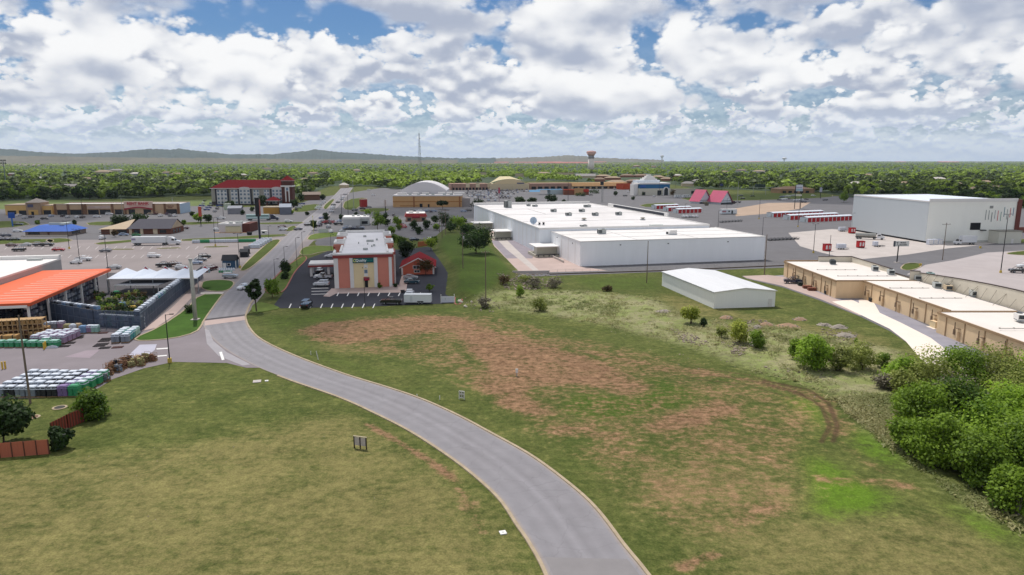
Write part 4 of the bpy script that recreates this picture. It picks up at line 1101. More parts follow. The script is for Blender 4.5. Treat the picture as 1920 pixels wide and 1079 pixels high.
def far_arcade():
 A,rz,L=frame((845,357),(1190,354))
 r=root('shopping_centre','long brick arcade with a cream domed centrepiece across the full car park','shopping centre',A,rz)
 s=L/345.0
 br,cr=M('arcade_brick','#a08070',.85,.12,.2),M('arcade_cream','#cdbd9d',.85,.06)
 MB().box(0,0,0,66*s,26,8.6).build('left_wing',br,r)
 MB().box(145*s,0,0,222*s,26,8.4).build('right_wing',br,r)
 tw=MB()
 for x in (27,45,66):tw.box(x*s,-.3,3.4,(x + 7)*s,.2,9.3)
 tw.each('gable_panel',cr,r)
 ag=MB()
 for k in range(11):ag.box((3 + k*6)*s,-.2,0,(6.6 + k*6)*s,-.003,3.3)
 for k in range(6):ag.box((147 + k*12)*s,-.2,0,(155 + k*12)*s,-.003,3.9)
 ag.each('arch',m_dark,r)
 MB().box(222*s,0,0,330*s,24,5.0).build('awning_wing',cr,r)
 aw=MB().extr([(-4,4.2),(0,8.6),(20,8.6),(20,4.2)],0,108*s); o=aw.build('tan_awning',M('tan_tile','#b0895d',.8,.1,.3),r)
 o.rotation_euler=(0,0,math.pi/2); o.location=(330*s,0,0)
 sh=MB()
 for k in range(9):sh.box((226 + k*11.5)*s,-.15,.3,(234 + k*11.5)*s,-.003,3.4)
 sh.each('shop_window',m_glass,r)
 # centrepiece
 x0,x1=67*s,144*s; c=(x0 + x1)/2; R=(x1 - x0)/2
 MB().box(x0 + 2,-3,0,x1 - 2,30,8).build('centre_block',cr,r)
 n=18; P=[(c + R*(2*k/n - 1),8 + 6.5*(1 - (2*k/n - 1) ** 2)) for k in range(n + 1)]
 t=MB(); t.poly([(p[0]*.84 + c*.16,-3.2,p[1]) for p in P]); t.build('tympanum',M('tympanum_cream','#d9c49b',.85,.05),r)
 d=MB()
 for k in range(n):
  d.poly([(P[k][0],-3.6,P[k][1] + .2),(P[k + 1][0],-3.6,P[k + 1][1] + .2),(c + (P[k + 1][0] - c)*.25,32,17.5),(c + (P[k][0] - c)*.25,32,17.5)])
 d.build('dome_roof',M('dome_tan','#c3b590',.8,.06,.2),r)
 a=MB()
 for k in range(5):
  xx=x0 + R*.22 + k*R*.35
  a.poly([(xx,-3.3,0),(xx + R*.22,-3.3,0),(xx + R*.22,-3.3,3.2),(xx + R*.16,-3.3,4.3),(xx + R*.06,-3.3,4.3),(xx,-3.3,3.2)])
 a.each('portal',m_dark,r)
 for k in range(6):MB().box(x0 + R*.1 + k*R*.35,-4,0,x0 + R*.18 + k*R*.35,-3.31,5.2).each('column',cr,r)
 MB().box(c + R*.35,-3.5,8.2,c + R*.7,-3.21,9.6).build('sign',M('navy_sign','#3b4a75',.5,.1),r)
far_arcade()

def simple_building(name,label,cat,pa,pb,D,h,wall,roof,kind='flat',rise=2.0,over=.4,extras=None,group=None):
 A,rz,L=frame(pa,pb)
 r=root(name,label,cat,A,rz,group)
 MB().box(0,0,0,L,D,h).build('wall',wall,r)
 rf=MB(); o=over
 if kind == 'flat':
  rf.box(-.15,-.15,h,L + .15,.3,h + .55).box(-.15,D - .3,h,L + .15,D + .15,h + .55).box(-.15,.3,h,.3,D - .3,h + .55).box(L - .3,.3,h,L + .15,D - .3,h + .55).box(.3,.3,h,L - .3,D - .3,h + .06)
 elif kind == 'hip':
  q=min(L,D)/2
  b=[(-o,-o,h),(L + o,-o,h),(L + o,D + o,h),(-o,D + o,h)]
  if L > D:t=[(q,D/2,h + rise),(L - q,D/2,h + rise)]; F=[[b[0],b[1],t[1],t[0]],[b[1],b[2],t[1]],[b[2],b[3],t[0],t[1]],[b[3],b[0],t[0]]]
  else:t=[(L/2,q,h + rise),(L/2,D - q,h + rise)]; F=[[b[0],b[1],t[0]],[b[1],b[2],t[1],t[0]],[b[2],b[3],t[1]],[b[3],b[0],t[0],t[1]]]
  for f in F:rf.poly(f)
  rf.poly(b[::-1])
 elif kind == 'gable':
  rf.poly([(-o,-o,h),(L + o,-o,h),(L + o,D/2,h + rise),(-o,D/2,h + rise)]); rf.poly([(-o,D/2,h + rise),(L + o,D/2,h + rise),(L + o,D + o,h),(-o,D + o,h)])
  rf.poly([(-.01,0,h),(-.01,D/2,h + rise*.96),(-.01,D,h)]); rf.poly([(L + .01,0,h),(L + .01,D,h),(L + .01,D/2,h + rise*.96)])
  rf.poly([(-o,-o,h - .02),(-o,D + o,h - .02),(L + o,D + o,h - .02),(L + o,-o,h - .02)])
 rf.build('roof',roof,r)
 if extras:extras(r,L,D,h)
 return r


# --- grey hotel under a red hip roof, far left ----------------------------------
def red_hotel():
 A,rz,L=frame((398,385),(533,384.5))
 s=L/135.0
 r=root('inn','grey four-storey inn with a dark red hip roof and a brick corner tower','hotel',A,rz)
 h,D=15.2,20.0
 m_g,m_ch=M('grey_stone','#9d9990',.85,.08,.3),M('charcoal_pier','#3b3c44',.85,.08)
 MB().box(0,0,0,L,D,h).build('wall',m_g,r)
 MB().box(-.1,-.15,0,L + .1,-.003,3.2).build('plinth',M('dark_plinth','#4c4644',.85,.1),r)
 rf=MB(); o,q,z1=1.0,12.0,h + 7.2
 b=[(-o,-o,h),(L + 2,-o,h),(L + 2,D + o,h),(-o,D + o,h)]; t=[(q,D/2,z1),(L,D/2,z1)]
 for f in ([b[0],b[1],t[1],t[0]],[b[2],b[3],t[0],t[1]],[b[3],b[0],t[0]],[b[1],b[2],t[1]],b[::-1]):rf.poly(f)
 rf.build('roof',M('dark_red_roof','#640b14',.85,.07,.3,spec=.08,streak=(2,.2,1)),r)
 MB().box(-1.1,-1.15,h - .35,L + 2.1,-1.0,h + .1).each('fascia',m_trim,r)
 for (x0,x1,arch) in ((10,30,0),(36,50,0),(52,73,1),(78,90,0),(98,109,0),(113,133,1)):
  if arch or x0 in (10,):MB().box((x0 - 2.5)*s,-.9,0,(x0 + .2)*s,-.16,h - .6).box((x1 - .2)*s,-.9,0,(x1 + 2.5)*s,-.16,h - .6).each('pier',m_ch,r)
  bay=MB().box(x0*s + .2,-.7,1,x1*s - .2,-.16,h - (.2 if arch else 1.6))
  if arch:
   n=10; c,R=(x0 + x1)/2*s,(x1 - x0)/2*s
   bay.poly([(c + R*math.cos(math.pi*k/n),-.71,h - .2 + 1.3*math.sin(math.pi*k/n)) for k in range(n + 1)])
   bay.box(x0*s - 1,-.8,h - .3,x1*s + 1,-.05,h + .05)
  bay=bay.build('bay',M('white_bay','#c9c8c8',.8,.06),r)
  for z in (1.6,5.2,8.8,11.8):
   nn=3 if x1 - x0 > 16 else 2
   for k in range(nn):
    w=(x1 - x0)*s/nn
    MB().box(x0*s + k*w + w*.25,-.78,z,x0*s + k*w + w*.8,-.703,z + 1.7).each('window',m_glassb,bay)
 T0=133*s; tb=M('tower_brick','#57352f',.85,.1,.4)
 tw=MB().box(T0,-2.5,0,T0 + 9.4,7,22).build('tower',tb,r)
 MB().box(T0 - .6,-3.1,16.4,T0 + 10,7.6,17.6).box(T0 - .3,-2.8,21.6,T0 + 9.7,7.3,22.1).build('tower_cornice',m_trim,tw)
 MB().box(T0 + 3,-2.6,3,T0 + 4,-2.503,16.4).box(T0 + 6,-2.6,3,T0 + 7,-2.503,16.4).box(T0 + 3,-2.62,12.5,T0 + 7,-2.605,16.4).each('tower_trim',m_trim,tw)
 MB().box(T0 + 4,-2.7,13,T0 + 6,-2.63,15.6).build('tower_window',m_glassb,tw)
 c=T0 + 4.7; p=MB()
 for a,b2 in (((T0 - .8,-3.3),(T0 + 10.2,-3.3)),((T0 + 10.2,-3.3),(T0 + 10.2,7.8)),((T0 + 10.2,7.8),(T0 - .8,7.8)),((T0 - .8,7.8),(T0 - .8,-3.3))):p.poly([(a[0],a[1],22),(b2[0],b2[1],22),(c,2.2,26.5)])
 p.build('tower_roof',MATS['dark_red_roof'],tw)
 e=MB().box(108*s,-12,4.0,131*s,-1,4.6).build('entrance_canopy',m_trim,r)
 p=MB(); x0,x1=107*s,132*s; c=(x0 + x1)/2
 for a,b2 in (((x0,-12.5),(x1,-12.5)),((x1,-12.5),(x1,-1)),((x1,-1),(x0,-1)),((x0,-1),(x0,-12.5))):p.poly([(a[0],a[1],4.6),(b2[0],b2[1],4.6),(c,-6.5,8.2)])
 p.build('canopy_roof',MATS['dark_red_roof'],e)
 for x in (108.5,129):MB().box(x*s,-11.8,0,x*s + 1.2,-10.6,4).each('column',tb,e)
red_hotel()

# --- strip with the rental shop ---------------------------------------------------
def rent_strip():
 A,rz,L=frame((103,403),(338,401.3))
 s=L/235.0
 r=root('retail_strip','beige retail strip with brown piers, a pink-red shop sign and a blue side wall','retail strip',A,rz)
 h,be,pr=7.2,M('beige_stucco','#bfa283',.85,.07,.3),M('brown_pier','#7a5a45',.85,.1)
 MB().box(0,0,0,L,22,h).build('wall',be,r)
 MB().box(-.1,-.2,h,L + .1,.4,h + .8).box(-.1,21.6,h,L + .1,22.2,h + .8).each('parapet',M('parapet_beige','#b09b88',.85,.08),r)
 MB().box(0,.4,h,L,21.6,h + .06).build('roof',m_wroof,r)
 for x in (0,24,51,56,106,130,184,205,230):MB().box(x*s,-.5,0,(x + 4)*s,-.003,h + .8).each('pier',pr,r)
 for x0,x1 in ((5,23),(29,50),(62,82),(84,104),(112,128),(138,150),(166,180),(209,229)):
  f=MB().box(x0*s,-.12,0,x1*s,-.003,3.4).build('shop_front',m_glass,r)
  MB().box(x0*s,-.9,3.5,x1*s,-.13,3.8).build('lintel',pr,f)
 MB().box(62*s,-.15,4.4,104*s,-.003,6.4).build('faded_sign_band',M('faded_band','#c4aea2',.85,.06),r)
 for i,(x,wd) in enumerate(((70,'SALON'),(92,'BEAUTY'))):text('faded_lettering',wd,r,(x*s,-.2,5.5),1.5,M('faded_letter','#b58c88',.7,.1))
 x0,x1=131*s,184*s
 ft=MB(); n=12
 ft.box(x0,-.9,4.5,x1,.5,9.6); ft.build('raised_front',M('pale_pink_front','#d2b7a8',.85,.05),r)
 ar=MB()
 for k in range(n):
  t0,t1=k/n,(k + 1)/n; f=lambda t:3.2 + 1.5*math.sin(math.pi*t)
  ar.poly([(x0 + (x1 - x0)*t0,-1.0,f(t0)),(x0 + (x1 - x0)*t1,-1.0,f(t1)),(x0 + (x1 - x0)*t1,-1.0,f(t1) + .9),(x0 + (x1 - x0)*t0,-1.0,f(t0) + .9)])
 ar.build('red_arch',M('crimson_band','#9c2438',.7,.06),r)
 text('lettering','RENT BANK',r,((x0 + x1)/2,-1.0,7.9),2.7,M('crimson_letter','#b01a30',.6,.04),bold=.09,sx=1.08)
 MB().box(x0 + 3.3,-.98,6.1,x1 - 3.3,-.91,6.4).build('sign_underline',M('crimson_letter','#b01a30'),r)
 text('dark_lettering','FURNITURE',r,(217*s,-.1,5.9),1.0,M('maroon_letter','#6a2a2a',.7,.1),bold=.05)
 text('dark_lettering','OUTLET',r,(217*s,-.1,4.7),.9,M('maroon_letter','#6a2a2a',.7,.1),bold=.05)
 MB().box(L + .003,.2,0,L + .2,21.5,h + .4).build('side_wall',M('pale_blue_wall','#a8bccb',.85,.05),r)
rent_strip()
def corner_shop():
 A,rz,L=frame((11,403.5),(98,402.5)); s=L/87.0
 r=root('corner_shop','cream corner shop with a hip-roofed tower in its middle','shop',A,rz)
 cw=M('warm_cream_wall','#d3ac6e',.85,.06,.3)
 MB().box(0,0,0,41*s,18,7).build('wall',cw,r); MB().box(68*s,1,0,L,18,6.4).build('side_wing',cw,r)
 MB().box(-.2,-.2,7,41*s,18.2,7.5).box(68*s,.8,6.4,L + .2,18.2,6.9).each('parapet',M('parapet_beige','#b09b88'),r)
 t=MB().box(41*s,-1.5,0,68*s,12,9).build('tower',M('tower_stone2','#a18871',.85,.08),r)
 p=MB(); x0,x1=40*s,69*s; c=(x0 + x1)/2
 for a,b2 in (((x0,-2.2),(x1,-2.2)),((x1,-2.2),(x1,12.6)),((x1,12.6),(x0,12.6)),((x0,12.6),(x0,-2.2))):p.poly([(a[0],a[1],9),(b2[0],b2[1],9),(c,5,12)])
 p.build('tower_roof',M('grey_hip','#8f857d',.8,.08),t)
 MB().box(44.5*s,-1.7,5.6,55*s,-1.503,7.8).build('sign',M('white_navy_sign','#50506a',.6,.2),t)
 MB().box(45*s,-1.6,0,63*s,-1.503,3.6).build('porch',M('porch_cream','#c8a263',.8,.05),t)
 MB().box(50*s,-1.66,0,55*s,-1.605,2.4).each('door',m_dark,t)
 for x0,x1 in ((4,20),(25,39),(70,84)):MB().box(x0*s,-.1 if x0 < 60 else .9,0,x1*s,-.003 if x0 < 60 else .997,3.2).build('shop_front',m_glass,r)
corner_shop()

def blue_roof():
 A,rz,L=frame((48,443.5),(129,443)); D=17.0
 r=root('blue_roofed_restaurant','low restaurant with a bright blue hip roof and a screened flat top','restaurant',A,rz)
 MB().box(0,0,0,L,D,2.6).build('wall',M('taupe_wall','#8a7c72',.85,.08,.4),r)
 rf=MB(); o=1.0; b=[(-o,-o,2.55),(L + o,-o,2.55),(L + o,D + o,2.55),(-o,D + o,2.55)]; t=[(4.5,5,5.4),(L - 4.5,5,5.4),(L - 4.5,D - 5,5.4),(4.5,D - 5,5.4)]
 for i in range(4):rf.poly([b[i],b[(i + 1) % 4],t[(i + 1) % 4],t[i]])
 rf.poly(t); rf.poly(b[::-1]); rf.build('roof',M('cobalt_roof','#1452a8',.6,.08,.5,streak=(4,1,1)),r)
 MB().box(L*.38,7,5.4,L*.7,8,6.6).box(L - 7,4.9,5.4,L - 4.7,13,6.5).each('screen',M('pale_screen','#b8bfba',.7,.08),r)
 MB().box(1.5,-.08,.9,7.5,-.003,2.2).each('window',m_glass,r); MB().box(L + .003,3,.6,L + .07,11,2.2).each('side_window',m_glass,r)
 MB().box(11.5,-.1,0,12.6,-.003,2.2).each('door',M('brown_door','#5a4038',.7,.1),r)
 MB().box(-.6,-3.2,0,L + 1,-2.9,.8).build('low_wall',M('pale_wall','#b9b0a4',.85,.08),r)
blue_roof()
def brick_clinic():
 A,rz,L=frame((190,440),(322,439)); D=17.0; s=L/132.0
 r=root('brick_clinic','brick building with a tan and a charcoal gable roof and cream piers','building',A,rz)
 MB().box(0,0,0,L,D,3.0).build('wall',M('red_brown_brick','#6d4538',.85,.12,.5),r)
 tr=M('tan_shingle','#b9a58b',.85,.07,.5,dirt=.08); cr=M('charcoal_shingle','#4a4850',.85,.08,.5)
 a=MB(); m=51*s; zr=7.4
 a.poly([(-1,-1,2.9),(m,-1,2.9),(m,D*.55,zr),(m - 1,D*.55,zr)]); a.poly([(-1,-1,2.9),(m - 1,D*.55,zr),(-1,D + 1,2.9)]); a.poly([(m - 1,D*.55,zr),(m,D*.55,zr),(m,D + 1,2.9),(-1,D + 1,2.9)]); a.build('tan_roof',tr,r)
 b=MB(); b.poly([(m - .5,-1.2,3.0),(L + .4,-1.2,3.0),(L + .4,D/2,zr + .3),(m + 2.5,D/2,zr + .3)]); b.poly([(m + 2.5,D/2,zr + .3),(L + .4,D/2,zr + .3),(L + .4,D + 1.2,3.0),(m - .5,D + 1.2,3.0)]); b.poly([(m - .5,-1.2,3.0),(m + 2.5,D/2,zr + .3),(m - .5,D + 1.2,3.0)]); b.build('charcoal_roof',cr,r)
 g=MB(); g.poly([(L - .1,-.5,3),(L - .1,D + .5,3),(L - .1,D/2,zr)]); g.build('gable',tr,r)
 for x in (17,53,74,98):MB().box(x*s,-.4,0,(x + (8 if x == 98 else 5))*s,-.003,3).each('pier',M('cream_pier','#d5c3a8',.85,.06),r)
 for x0,x1 in ((62,72),(110,122),(24,48)):MB().box(x0*s,-.1,.6,x1*s,-.003,2.3).each('window',m_glass,r)
 for y in (2,6,10):MB().box(L + .003,y,.4,L + .08,y + 2.4,2.4).each('side_window',m_glass,r)
brick_clinic()
def white_diner():
 A,rz,L=frame((411,436.5),(454,436.2)); s=L/43.0
 r=root('white_diner','small white flat-roofed drive-in with a brown brick end','diner',A,rz)
 MB().box(0,0,0,L,15,4.3).build('wall',M('white_painted_wall','#cfc8c6',.8,.05,.4),r)
 MB().box(12.5*s,-.3,0,42*s,-.003,3.5).build('front_panel',M('cream_siding','#cfc5a4',.8,.05,1.0,streak=(4,1,.1)),r)
 MB().box(14*s,-.35,3.1,40*s,-.305,3.45).build('sign_band',M('olive_band','#8c8a6a',.8,.1),r)
 MB().box(-.2,-.2,4.3,L + .2,.3,5.1).box(-.2,.3,4.3,.3,15.2,5.1).box(.3,14.8,4.3,L + .2,15.2,5.1).each('parapet',m_trim,r)
 MB().box(.3,.3,4.3,L + .2,14.8,4.36).build('roof',m_wroof,r)
 MB().box(L,.5,0,L + 4.2,16,4.8).build('brick_end',M('dark_brick','#5b322a',.85,.1,.5),r)
 for x,y in ((4,5),(7,7),(9.5,6),(8,11)):MB().box(x,y,4.36,x + 1.7,y + 1.5,5.6).each('roof_unit',m_hvac,r)
 MB().box(-2.2,-2.2,0,L + 5,-.31,.12).build('forecourt_kerb',M('orange_kerb','#b98b62',.85,.1),r)
white_diner()
def fastfood():
 A,rz,L=frame((644,424.5),(675,424)); s=L/31.0
 r=root('white_fast_food','white box-shaped fast food restaurant with a lower wing and roof units','restaurant',A,rz)
 MB().box(0,0,0,L,16,5).build('wall',M('pale_block','#bdbdbd',.8,.05,.4),r); MB().box(L,4,0,L + 17*s,17,4.8).build('side_wing',M('pale_block2','#b3b7b4',.8,.05,.4),r)
 MB().box(-.2,-.2,4.2,L + .2,16.2,5.5).box(L + .2,3.8,4.2,L + 17.3*s,17.2,5.2).each('cornice',m_trim,r)
 for x,y in ((5,6),(8,9),(12,8),(14,11)):MB().box(x,y,5.5,x + 1.6,y + 1.4,6.5).each('roof_unit',m_hvac,r)
 MB().box(L + 1,3.9,.8,L + 4.6,3.995,2.6).each('window',m_glass,r)
fastfood()
def red_mansard():
 A,rz,L=frame((761,416),(799,415.5))
 r=root('red_roofed_diner','small diner with a red mansard band and a white flat roof','diner',A,rz)
 MB().box(0,0,0,L,16,3.6).build('wall',M('salmon_cream','#b38e7a',.85,.06),r)
 m=MB(); o=.8
 b=[(-o,-o,3.2),(L + o,-o,3.2),(L + o,16 + o,3.2),(-o,16 + o,3.2)]; t=[(.4,.4,5.4),(L - .4,.4,5.4),(L - .4,15.6,5.4),(.4,15.6,5.4)]
 for i in range(4):m.poly([b[i],b[(i + 1) % 4],t[(i + 1) % 4],t[i]])
 m.poly(b[::-1]); m.build('mansard',M('red_mansard','#97302f',.6,.08),r)
 MB().box(.4,.4,5.35,L - .4,15.6,5.42).box(2,4,5.42,5,7,6.6).box(7,6,5.42,9,9,6.4).build('roof',m_wroof2,r)
 MB().extr([(4,2.5),(9.5,2.5),(8.8,3.6),(4.7,3.6)],-1.4,-.005).build('awning',M('red_awning','#8e2436'),r)
 MB().box(10.4,-.1,.5,12.6,-.003,2.4).box(1,-.1,.5,3.4,-.003,2.4).each('window',m_glass,r)
red_mansard()
simple_building('blue_fronted_shop','small pale shop with a light blue canopy in front of the arcade','shop',(1012,365.5),(1056,365),14,5.5,M('pale_shop','#a9b6b8',.8,.06),M('light_blue_roof','#8fb7cf',.6,.06),'flat',
 extras=lambda r,L,D,h:MB().extr([(-2.2,3.6),(0,5.4),(0,3.6)],0,L*.45).build('canopy',M('sky_blue_canopy','#5d9bc4',.6,.06),r).__setattr__('rotation_euler',(0,0,math.pi/2)) or r.children[-1].__setattr__('location',(L*.45,0,0)))
simple_building('red_restaurant','brown and orange-red restaurant beside the blue-canopied shop','restaurant',(1057,366),(1104,366),16,5.6,M('brown_red_wall','#7d4a36',.8,.1),M('orange_red_roof','#a8452c',.7,.1),'flat',
 extras=lambda r,L,D,h:MB().box(L*.42,-.4,0,L*.78,-.003,h + 2.2).build('tan_front',M('tan_front','#b58d62',.8,.08),r) and MB().box(L*.8,-.5,h - 2,L,-.003,h + .9).each('red_corner',M('bright_red','#b0321f',.6,.06),r))
simple_building('orange_shop','squat orange shop at the end of the tan awning row','shop',(1167,356),(1186,355.5),14,7.5,M('orange_wall','#b5492a',.8,.06),M('orange_cap','#a03f24',.8,.06),'flat')
simple_building('white_office','long white office behind the steep pink restaurant','office',(1262,366),(1318,365),16,6,M('office_white','#b7b3a8',.8,.06),M('office_roof','#8f8b80',.8,.08),'flat',extras=lambda r,L,D,h:MB().box(L*.6,-.1,1,L*.7,-.003,4.5).each('door',m_glass,r))
simple_building('brick_hall','low tan brick hall with brown roof beyond the twin-post sign','hall',(1463,363),(1527,362.6),24,5.0,M('tan_brick','#97795a',.85,.1),M('brown_hip','#7d6450',.85,.08),'hip',3.2,
 extras=lambda r,L,D,h:[MB().box(3 + k*7.5,-.1,.3,7.5 + k*7.5,-.003,3).each('window',m_glass,r) for k in range(5)])
simple_building('brown_motel','low brown motel with a shaded porch between the far trees left of the avenue','motel',(570,376),(600,375.5),14,5.6,M('motel_brown','#6d4f3e',.85,.1),M('motel_roof','#7d6e63',.85,.08),'gable',2.6,1.2)
simple_building('red_kiosk','small red kiosk standing on the far car park','kiosk',(678,389),(689,388.6),5,6.5,M('kiosk_red','#9b2f2c',.7,.06),M('kiosk_cap','#c9a79d',.7,.06),'flat')
simple_building('yellow_shop','long yellow shop behind the green-striped trailer','shop',(494,402),(524,401.7),12,5.0,M('ochre_wall','#b3863f',.8,.08),M('ochre_cap','#c8bba6',.8,.06),'flat')
simple_building('dome_kiosk','grey shed with a blue and white tank beside the yellow shop','shed',(525,403),(546,402.6),10,5.5,M('kiosk_grey','#6b6f7a',.7,.15),M('kiosk_grey2','#8b93a0',.7,.1),'gable',2.4)
simple_building('grey_workshop','grey workshop with two white doors right of the retail strip','workshop',(427,402),(452,401.6),12,4.4,M('workshop_grey','#86868c',.8,.1),M('workshop_roof','#7d8088',.7,.1),'gable',1.6)
simple_building('pale_hut','pale green hut beside the grey workshop','hut',(420,394),(428,394),6,4.6,M('hut_green','#aab6a0',.8,.06),M('hut_cap','#c4c8bb',.8,.06),'flat')

# --- garden centre with orange canopy ------------------------------------------------
ROT=math.radians(12.5)
def garden_centre():
 z=7.0
 P=[G(54,568,z),G(205.5,504,z),G(101,505,z)]
 A=Vector((P[0].x,P[0].y,0)); d=P[1] - P[0]; rz=math.atan2(d.y,d.x); L=d.to_2d().length
 W_=18.5
 r=root('garden_canopy','big orange garden centre canopy with pale rooflight stripes on white posts','canopy',A,rz)   # local x goes away along the right edge, y to the left
 MB().box(0,0,z - .35,L,W_,z).build('roof',M('orange_roof','#d9602f',.55,.09,.5,streak=(3,.4,1)),r)
 st=MB()
 for k in range(13):st.box(3 + k*3.55,.7,z + .004,3.7 + k*3.55,11.5,z + .05)
 st.each('rooflight',M('rooflight_pale','#d9a58f',.5,.05),r)
 MB().box(-.3,-.3,z - .8,L + .1,0,z - .02).box(-.3,0,z - .8,0,W_,z - .02).each('fascia',M('orange_fascia','#c4532a',.6,.06),r)
 MB().box(-.4,.3,z - 1.15,-.31,W_,z - .5).build('white_fascia',m_trim,r)
 for k in range(6):MB().box(.3 + k*(L - 1)/5,.3,0,.75 + k*(L - 1)/5,.75,z - .4).each('post',m_trim,r)
 for y in (9,18):MB().box(.3,y,0,.75,y + .45,z - .4).each('post',m_trim,r)
 # store behind it
 s=root('home_store','white-roofed home improvement store behind the orange canopy','store',A,rz)
 MB().box(-6,W_ + .3,0,L + 14,W_ + 60,8.4).build('wall',M('store_grey','#a9a6a4',.8,.06,.3),s)
 MB().box(-6.1,W_ + .2,8.4,L + 14.1,W_ + 60,8.9).build('roof',m_wroof2,s)
 MB().box(L + 9,W_ + 4,8.9,L + 10.5,W_ + 8,9.5).each('roof_unit',m_hvac,s)
 MB().box(L + 12.5,W_ + .3,8.9,L + 14.1,W_ + 30,10.0).each('parapet',m_trim,s)
 # racks under the canopy
 cols=['#59606b','#8d8f96','#4a4550','#a3a0a0','#5c5666','#6e7683']
 for j,(y,lab) in enumerate(((1.6,'steel rack of wrapped pallets along the open edge under the orange canopy'),(9.0,'steel rack of pallets in the shade in the middle of the orange canopy'))):
  k=root('pallet_rack',lab,'rack',A,rz,'racks under the canopy')
  fr=MB()
  for i in range(12):
   fr.box(4 + i*3.9,y,0,4.12 + i*3.9,y + .1,5.4).box(4 + i*3.9,y + 1.6,0,4.12 + i*3.9,y + 1.7,5.4)
  for zz in (1.5,3.0,4.4):fr.box(4,y,zz,47,y + 1.7,zz + .12)
  fr.build('frame',M('rack_blue','#2e3a52',.6,.1),k)
  lo=[MB() for _ in cols]
  for i in range(33):
   for zz in (.05,1.62,3.12,4.52):
    if random.random() < .9:lo[random.randrange(len(cols))].box(4.2 + i*1.3,y + .1,zz,5.3 + i*1.3,y + 1.5,zz + random.uniform(.7,1.15))
  for c,b in zip(cols,lo):b.build('load',M('load_' + 'abcdef'[cols.index(c)],c,.6,.25,2.0),k)['kind']='stuff'
 # greenhouse behind the canopy end: one sloping white roof under a zigzag front with red house emblems
 a0,a1=G(200,523.5,4.6),G(370,521.5,4.6)
 g0=Vector((a0.x,a0.y,0)); dd=a1 - a0; gl=dd.to_2d().length; ga=math.atan2(dd.y,dd.x)
 g=root('greenhouse','white polycarbonate greenhouse with a zigzag gable line and red house emblems','greenhouse',g0,ga)
 rf=MB(); D=11.0; nb=4.35; bw=gl/nb
 for k in range(5):
  x0,x1=(k - .35)*bw,(k + .65)*bw; x0c,x1c,xm=max(0,x0),min(gl,x1),(x0 + x1)/2
  for (u0,u1,w0,w1) in ((x0,xm,0,1.3),(xm,x1,1.3,0)):
   if u1 <= 0 or u0 >= gl:continue
   c0,c1=max(u0,0),min(u1,gl); h0=w0 + (w1 - w0)*(c0 - u0)/(u1 - u0); h1=w0 + (w1 - w0)*(c1 - u0)/(u1 - u0)
   rf.poly([(c0,0,4.6),(c1,0,4.6),(c1,D,5.0 + h1),(c0,D,5.0 + h0)])
   rf.poly([(c0,D,5.0 + h0),(c1,D,5.0 + h1),(c1,D,4.4),(c0,D,4.4)])
 rf.build('roof',M('polycarbonate','#c5ccd8',.4,.05,.8,streak=(5,.3,1),spec=.5),g)
 tr=MB().box(-.1,-.15,4.35,gl + .1,0,4.65)
 tr.build('gutter',m_trim,g)
 for k in range(4):
  xm=(k + 1.15 - 1 + .0)*bw if False else ((k - .35)*bw + (k + .65)*bw)/2 + bw
  if xm > gl - .5:xm=gl - 1.2
  e=MB(); yb,zb=D - .9,4.75
  e.poly([(xm - .75,yb,zb),(xm + .75,yb,zb),(xm + .75,yb,zb + 1.2),(xm,yb,zb + 1.95),(xm - .75,yb,zb + 1.2)])
  o=e.build('emblem',M('emblem_red','#b3262c',.6,.05),g);
  MB().poly([(xm - .95,yb + .08,zb - .15),(xm + .95,yb + .08,zb - .15),(xm + .95,yb + .08,zb + 1.3),(xm,yb + .08,zb + 2.25),(xm - .95,yb + .08,zb + 1.3)]).build('emblem_board',m_trim,o)
 for k in range(5):MB().box(k*gl/4 - .1,.1,0,k*gl/4 + .1,.3,4.4).each('post',m_steel,g)
 # inner shade frame
 b0,b1=G(214,535,3.2),G(297,535,3.2)
 dd=b1 - b0; l2=dd.to_2d().length
 f=root('shade_frame','low dark shade roof on thin white posts in front of the greenhouse','shade roof',(b0.x,b0.y),math.atan2(dd.y,dd.x))
 MB().box(0,0,3.1,l2,9,3.2).build('shade_cloth',M('shade_cloth','#4d525c',.8,.1,.8),f)
 MB().box(-.05,-.1,3.0,l2 + .05,0,3.22).build('rim',m_trim,f)
 for x in (0.1,l2*.47,l2 - .3):MB().box(x,.05,0,x + .16,.21,3.1).each('post',m_trim,f)
garden_centre()
m_mesh=M('fence_mesh','#3a475c',.6,.18,.8,alpha=.78)
def tall_fence(line,h,label):
 P=W(line); a=P[0]
 r=root('tall_fence',label,'fence',(a.x,a.y,0),0.0)
 mb=MB(); ps=MB(); cl=MB()
 for i in range(len(P) - 1):
  p,q=P[i] - a,P[i + 1] - a; n=max(1,int((q - p).length/2.6))
  mb.poly([(p.x,p.y,.05),(q.x,q.y,.05),(q.x,q.y,h),(p.x,p.y,h)])
  for k in range(n + 1):
   t=p.lerp(q,k/n); ps.tube((t.x,t.y,0),(t.x,t.y,h + .1),.07,n=6)
  cl.tube((p.x,p.y,h),(q.x,q.y,h),.05,n=5).tube((p.x,p.y,h*.5),(q.x,q.y,h*.5),.04,n=5)
 mb.build('mesh_panel',m_mesh,r); ps.each('post',M('fence_post','#56606f',.5,.1),r); cl.build('rail',M('fence_post','#56606f'),r)
tall_fence([(52,597),(84,600),(178,618),(265,621)],4.7,'tall blue mesh fence along the yard side of the garden centre')
tall_fence([(265.4,621.2),(330,563),(381,522)],4.2,'tall blue mesh fence along the path on the road side of the garden centre')

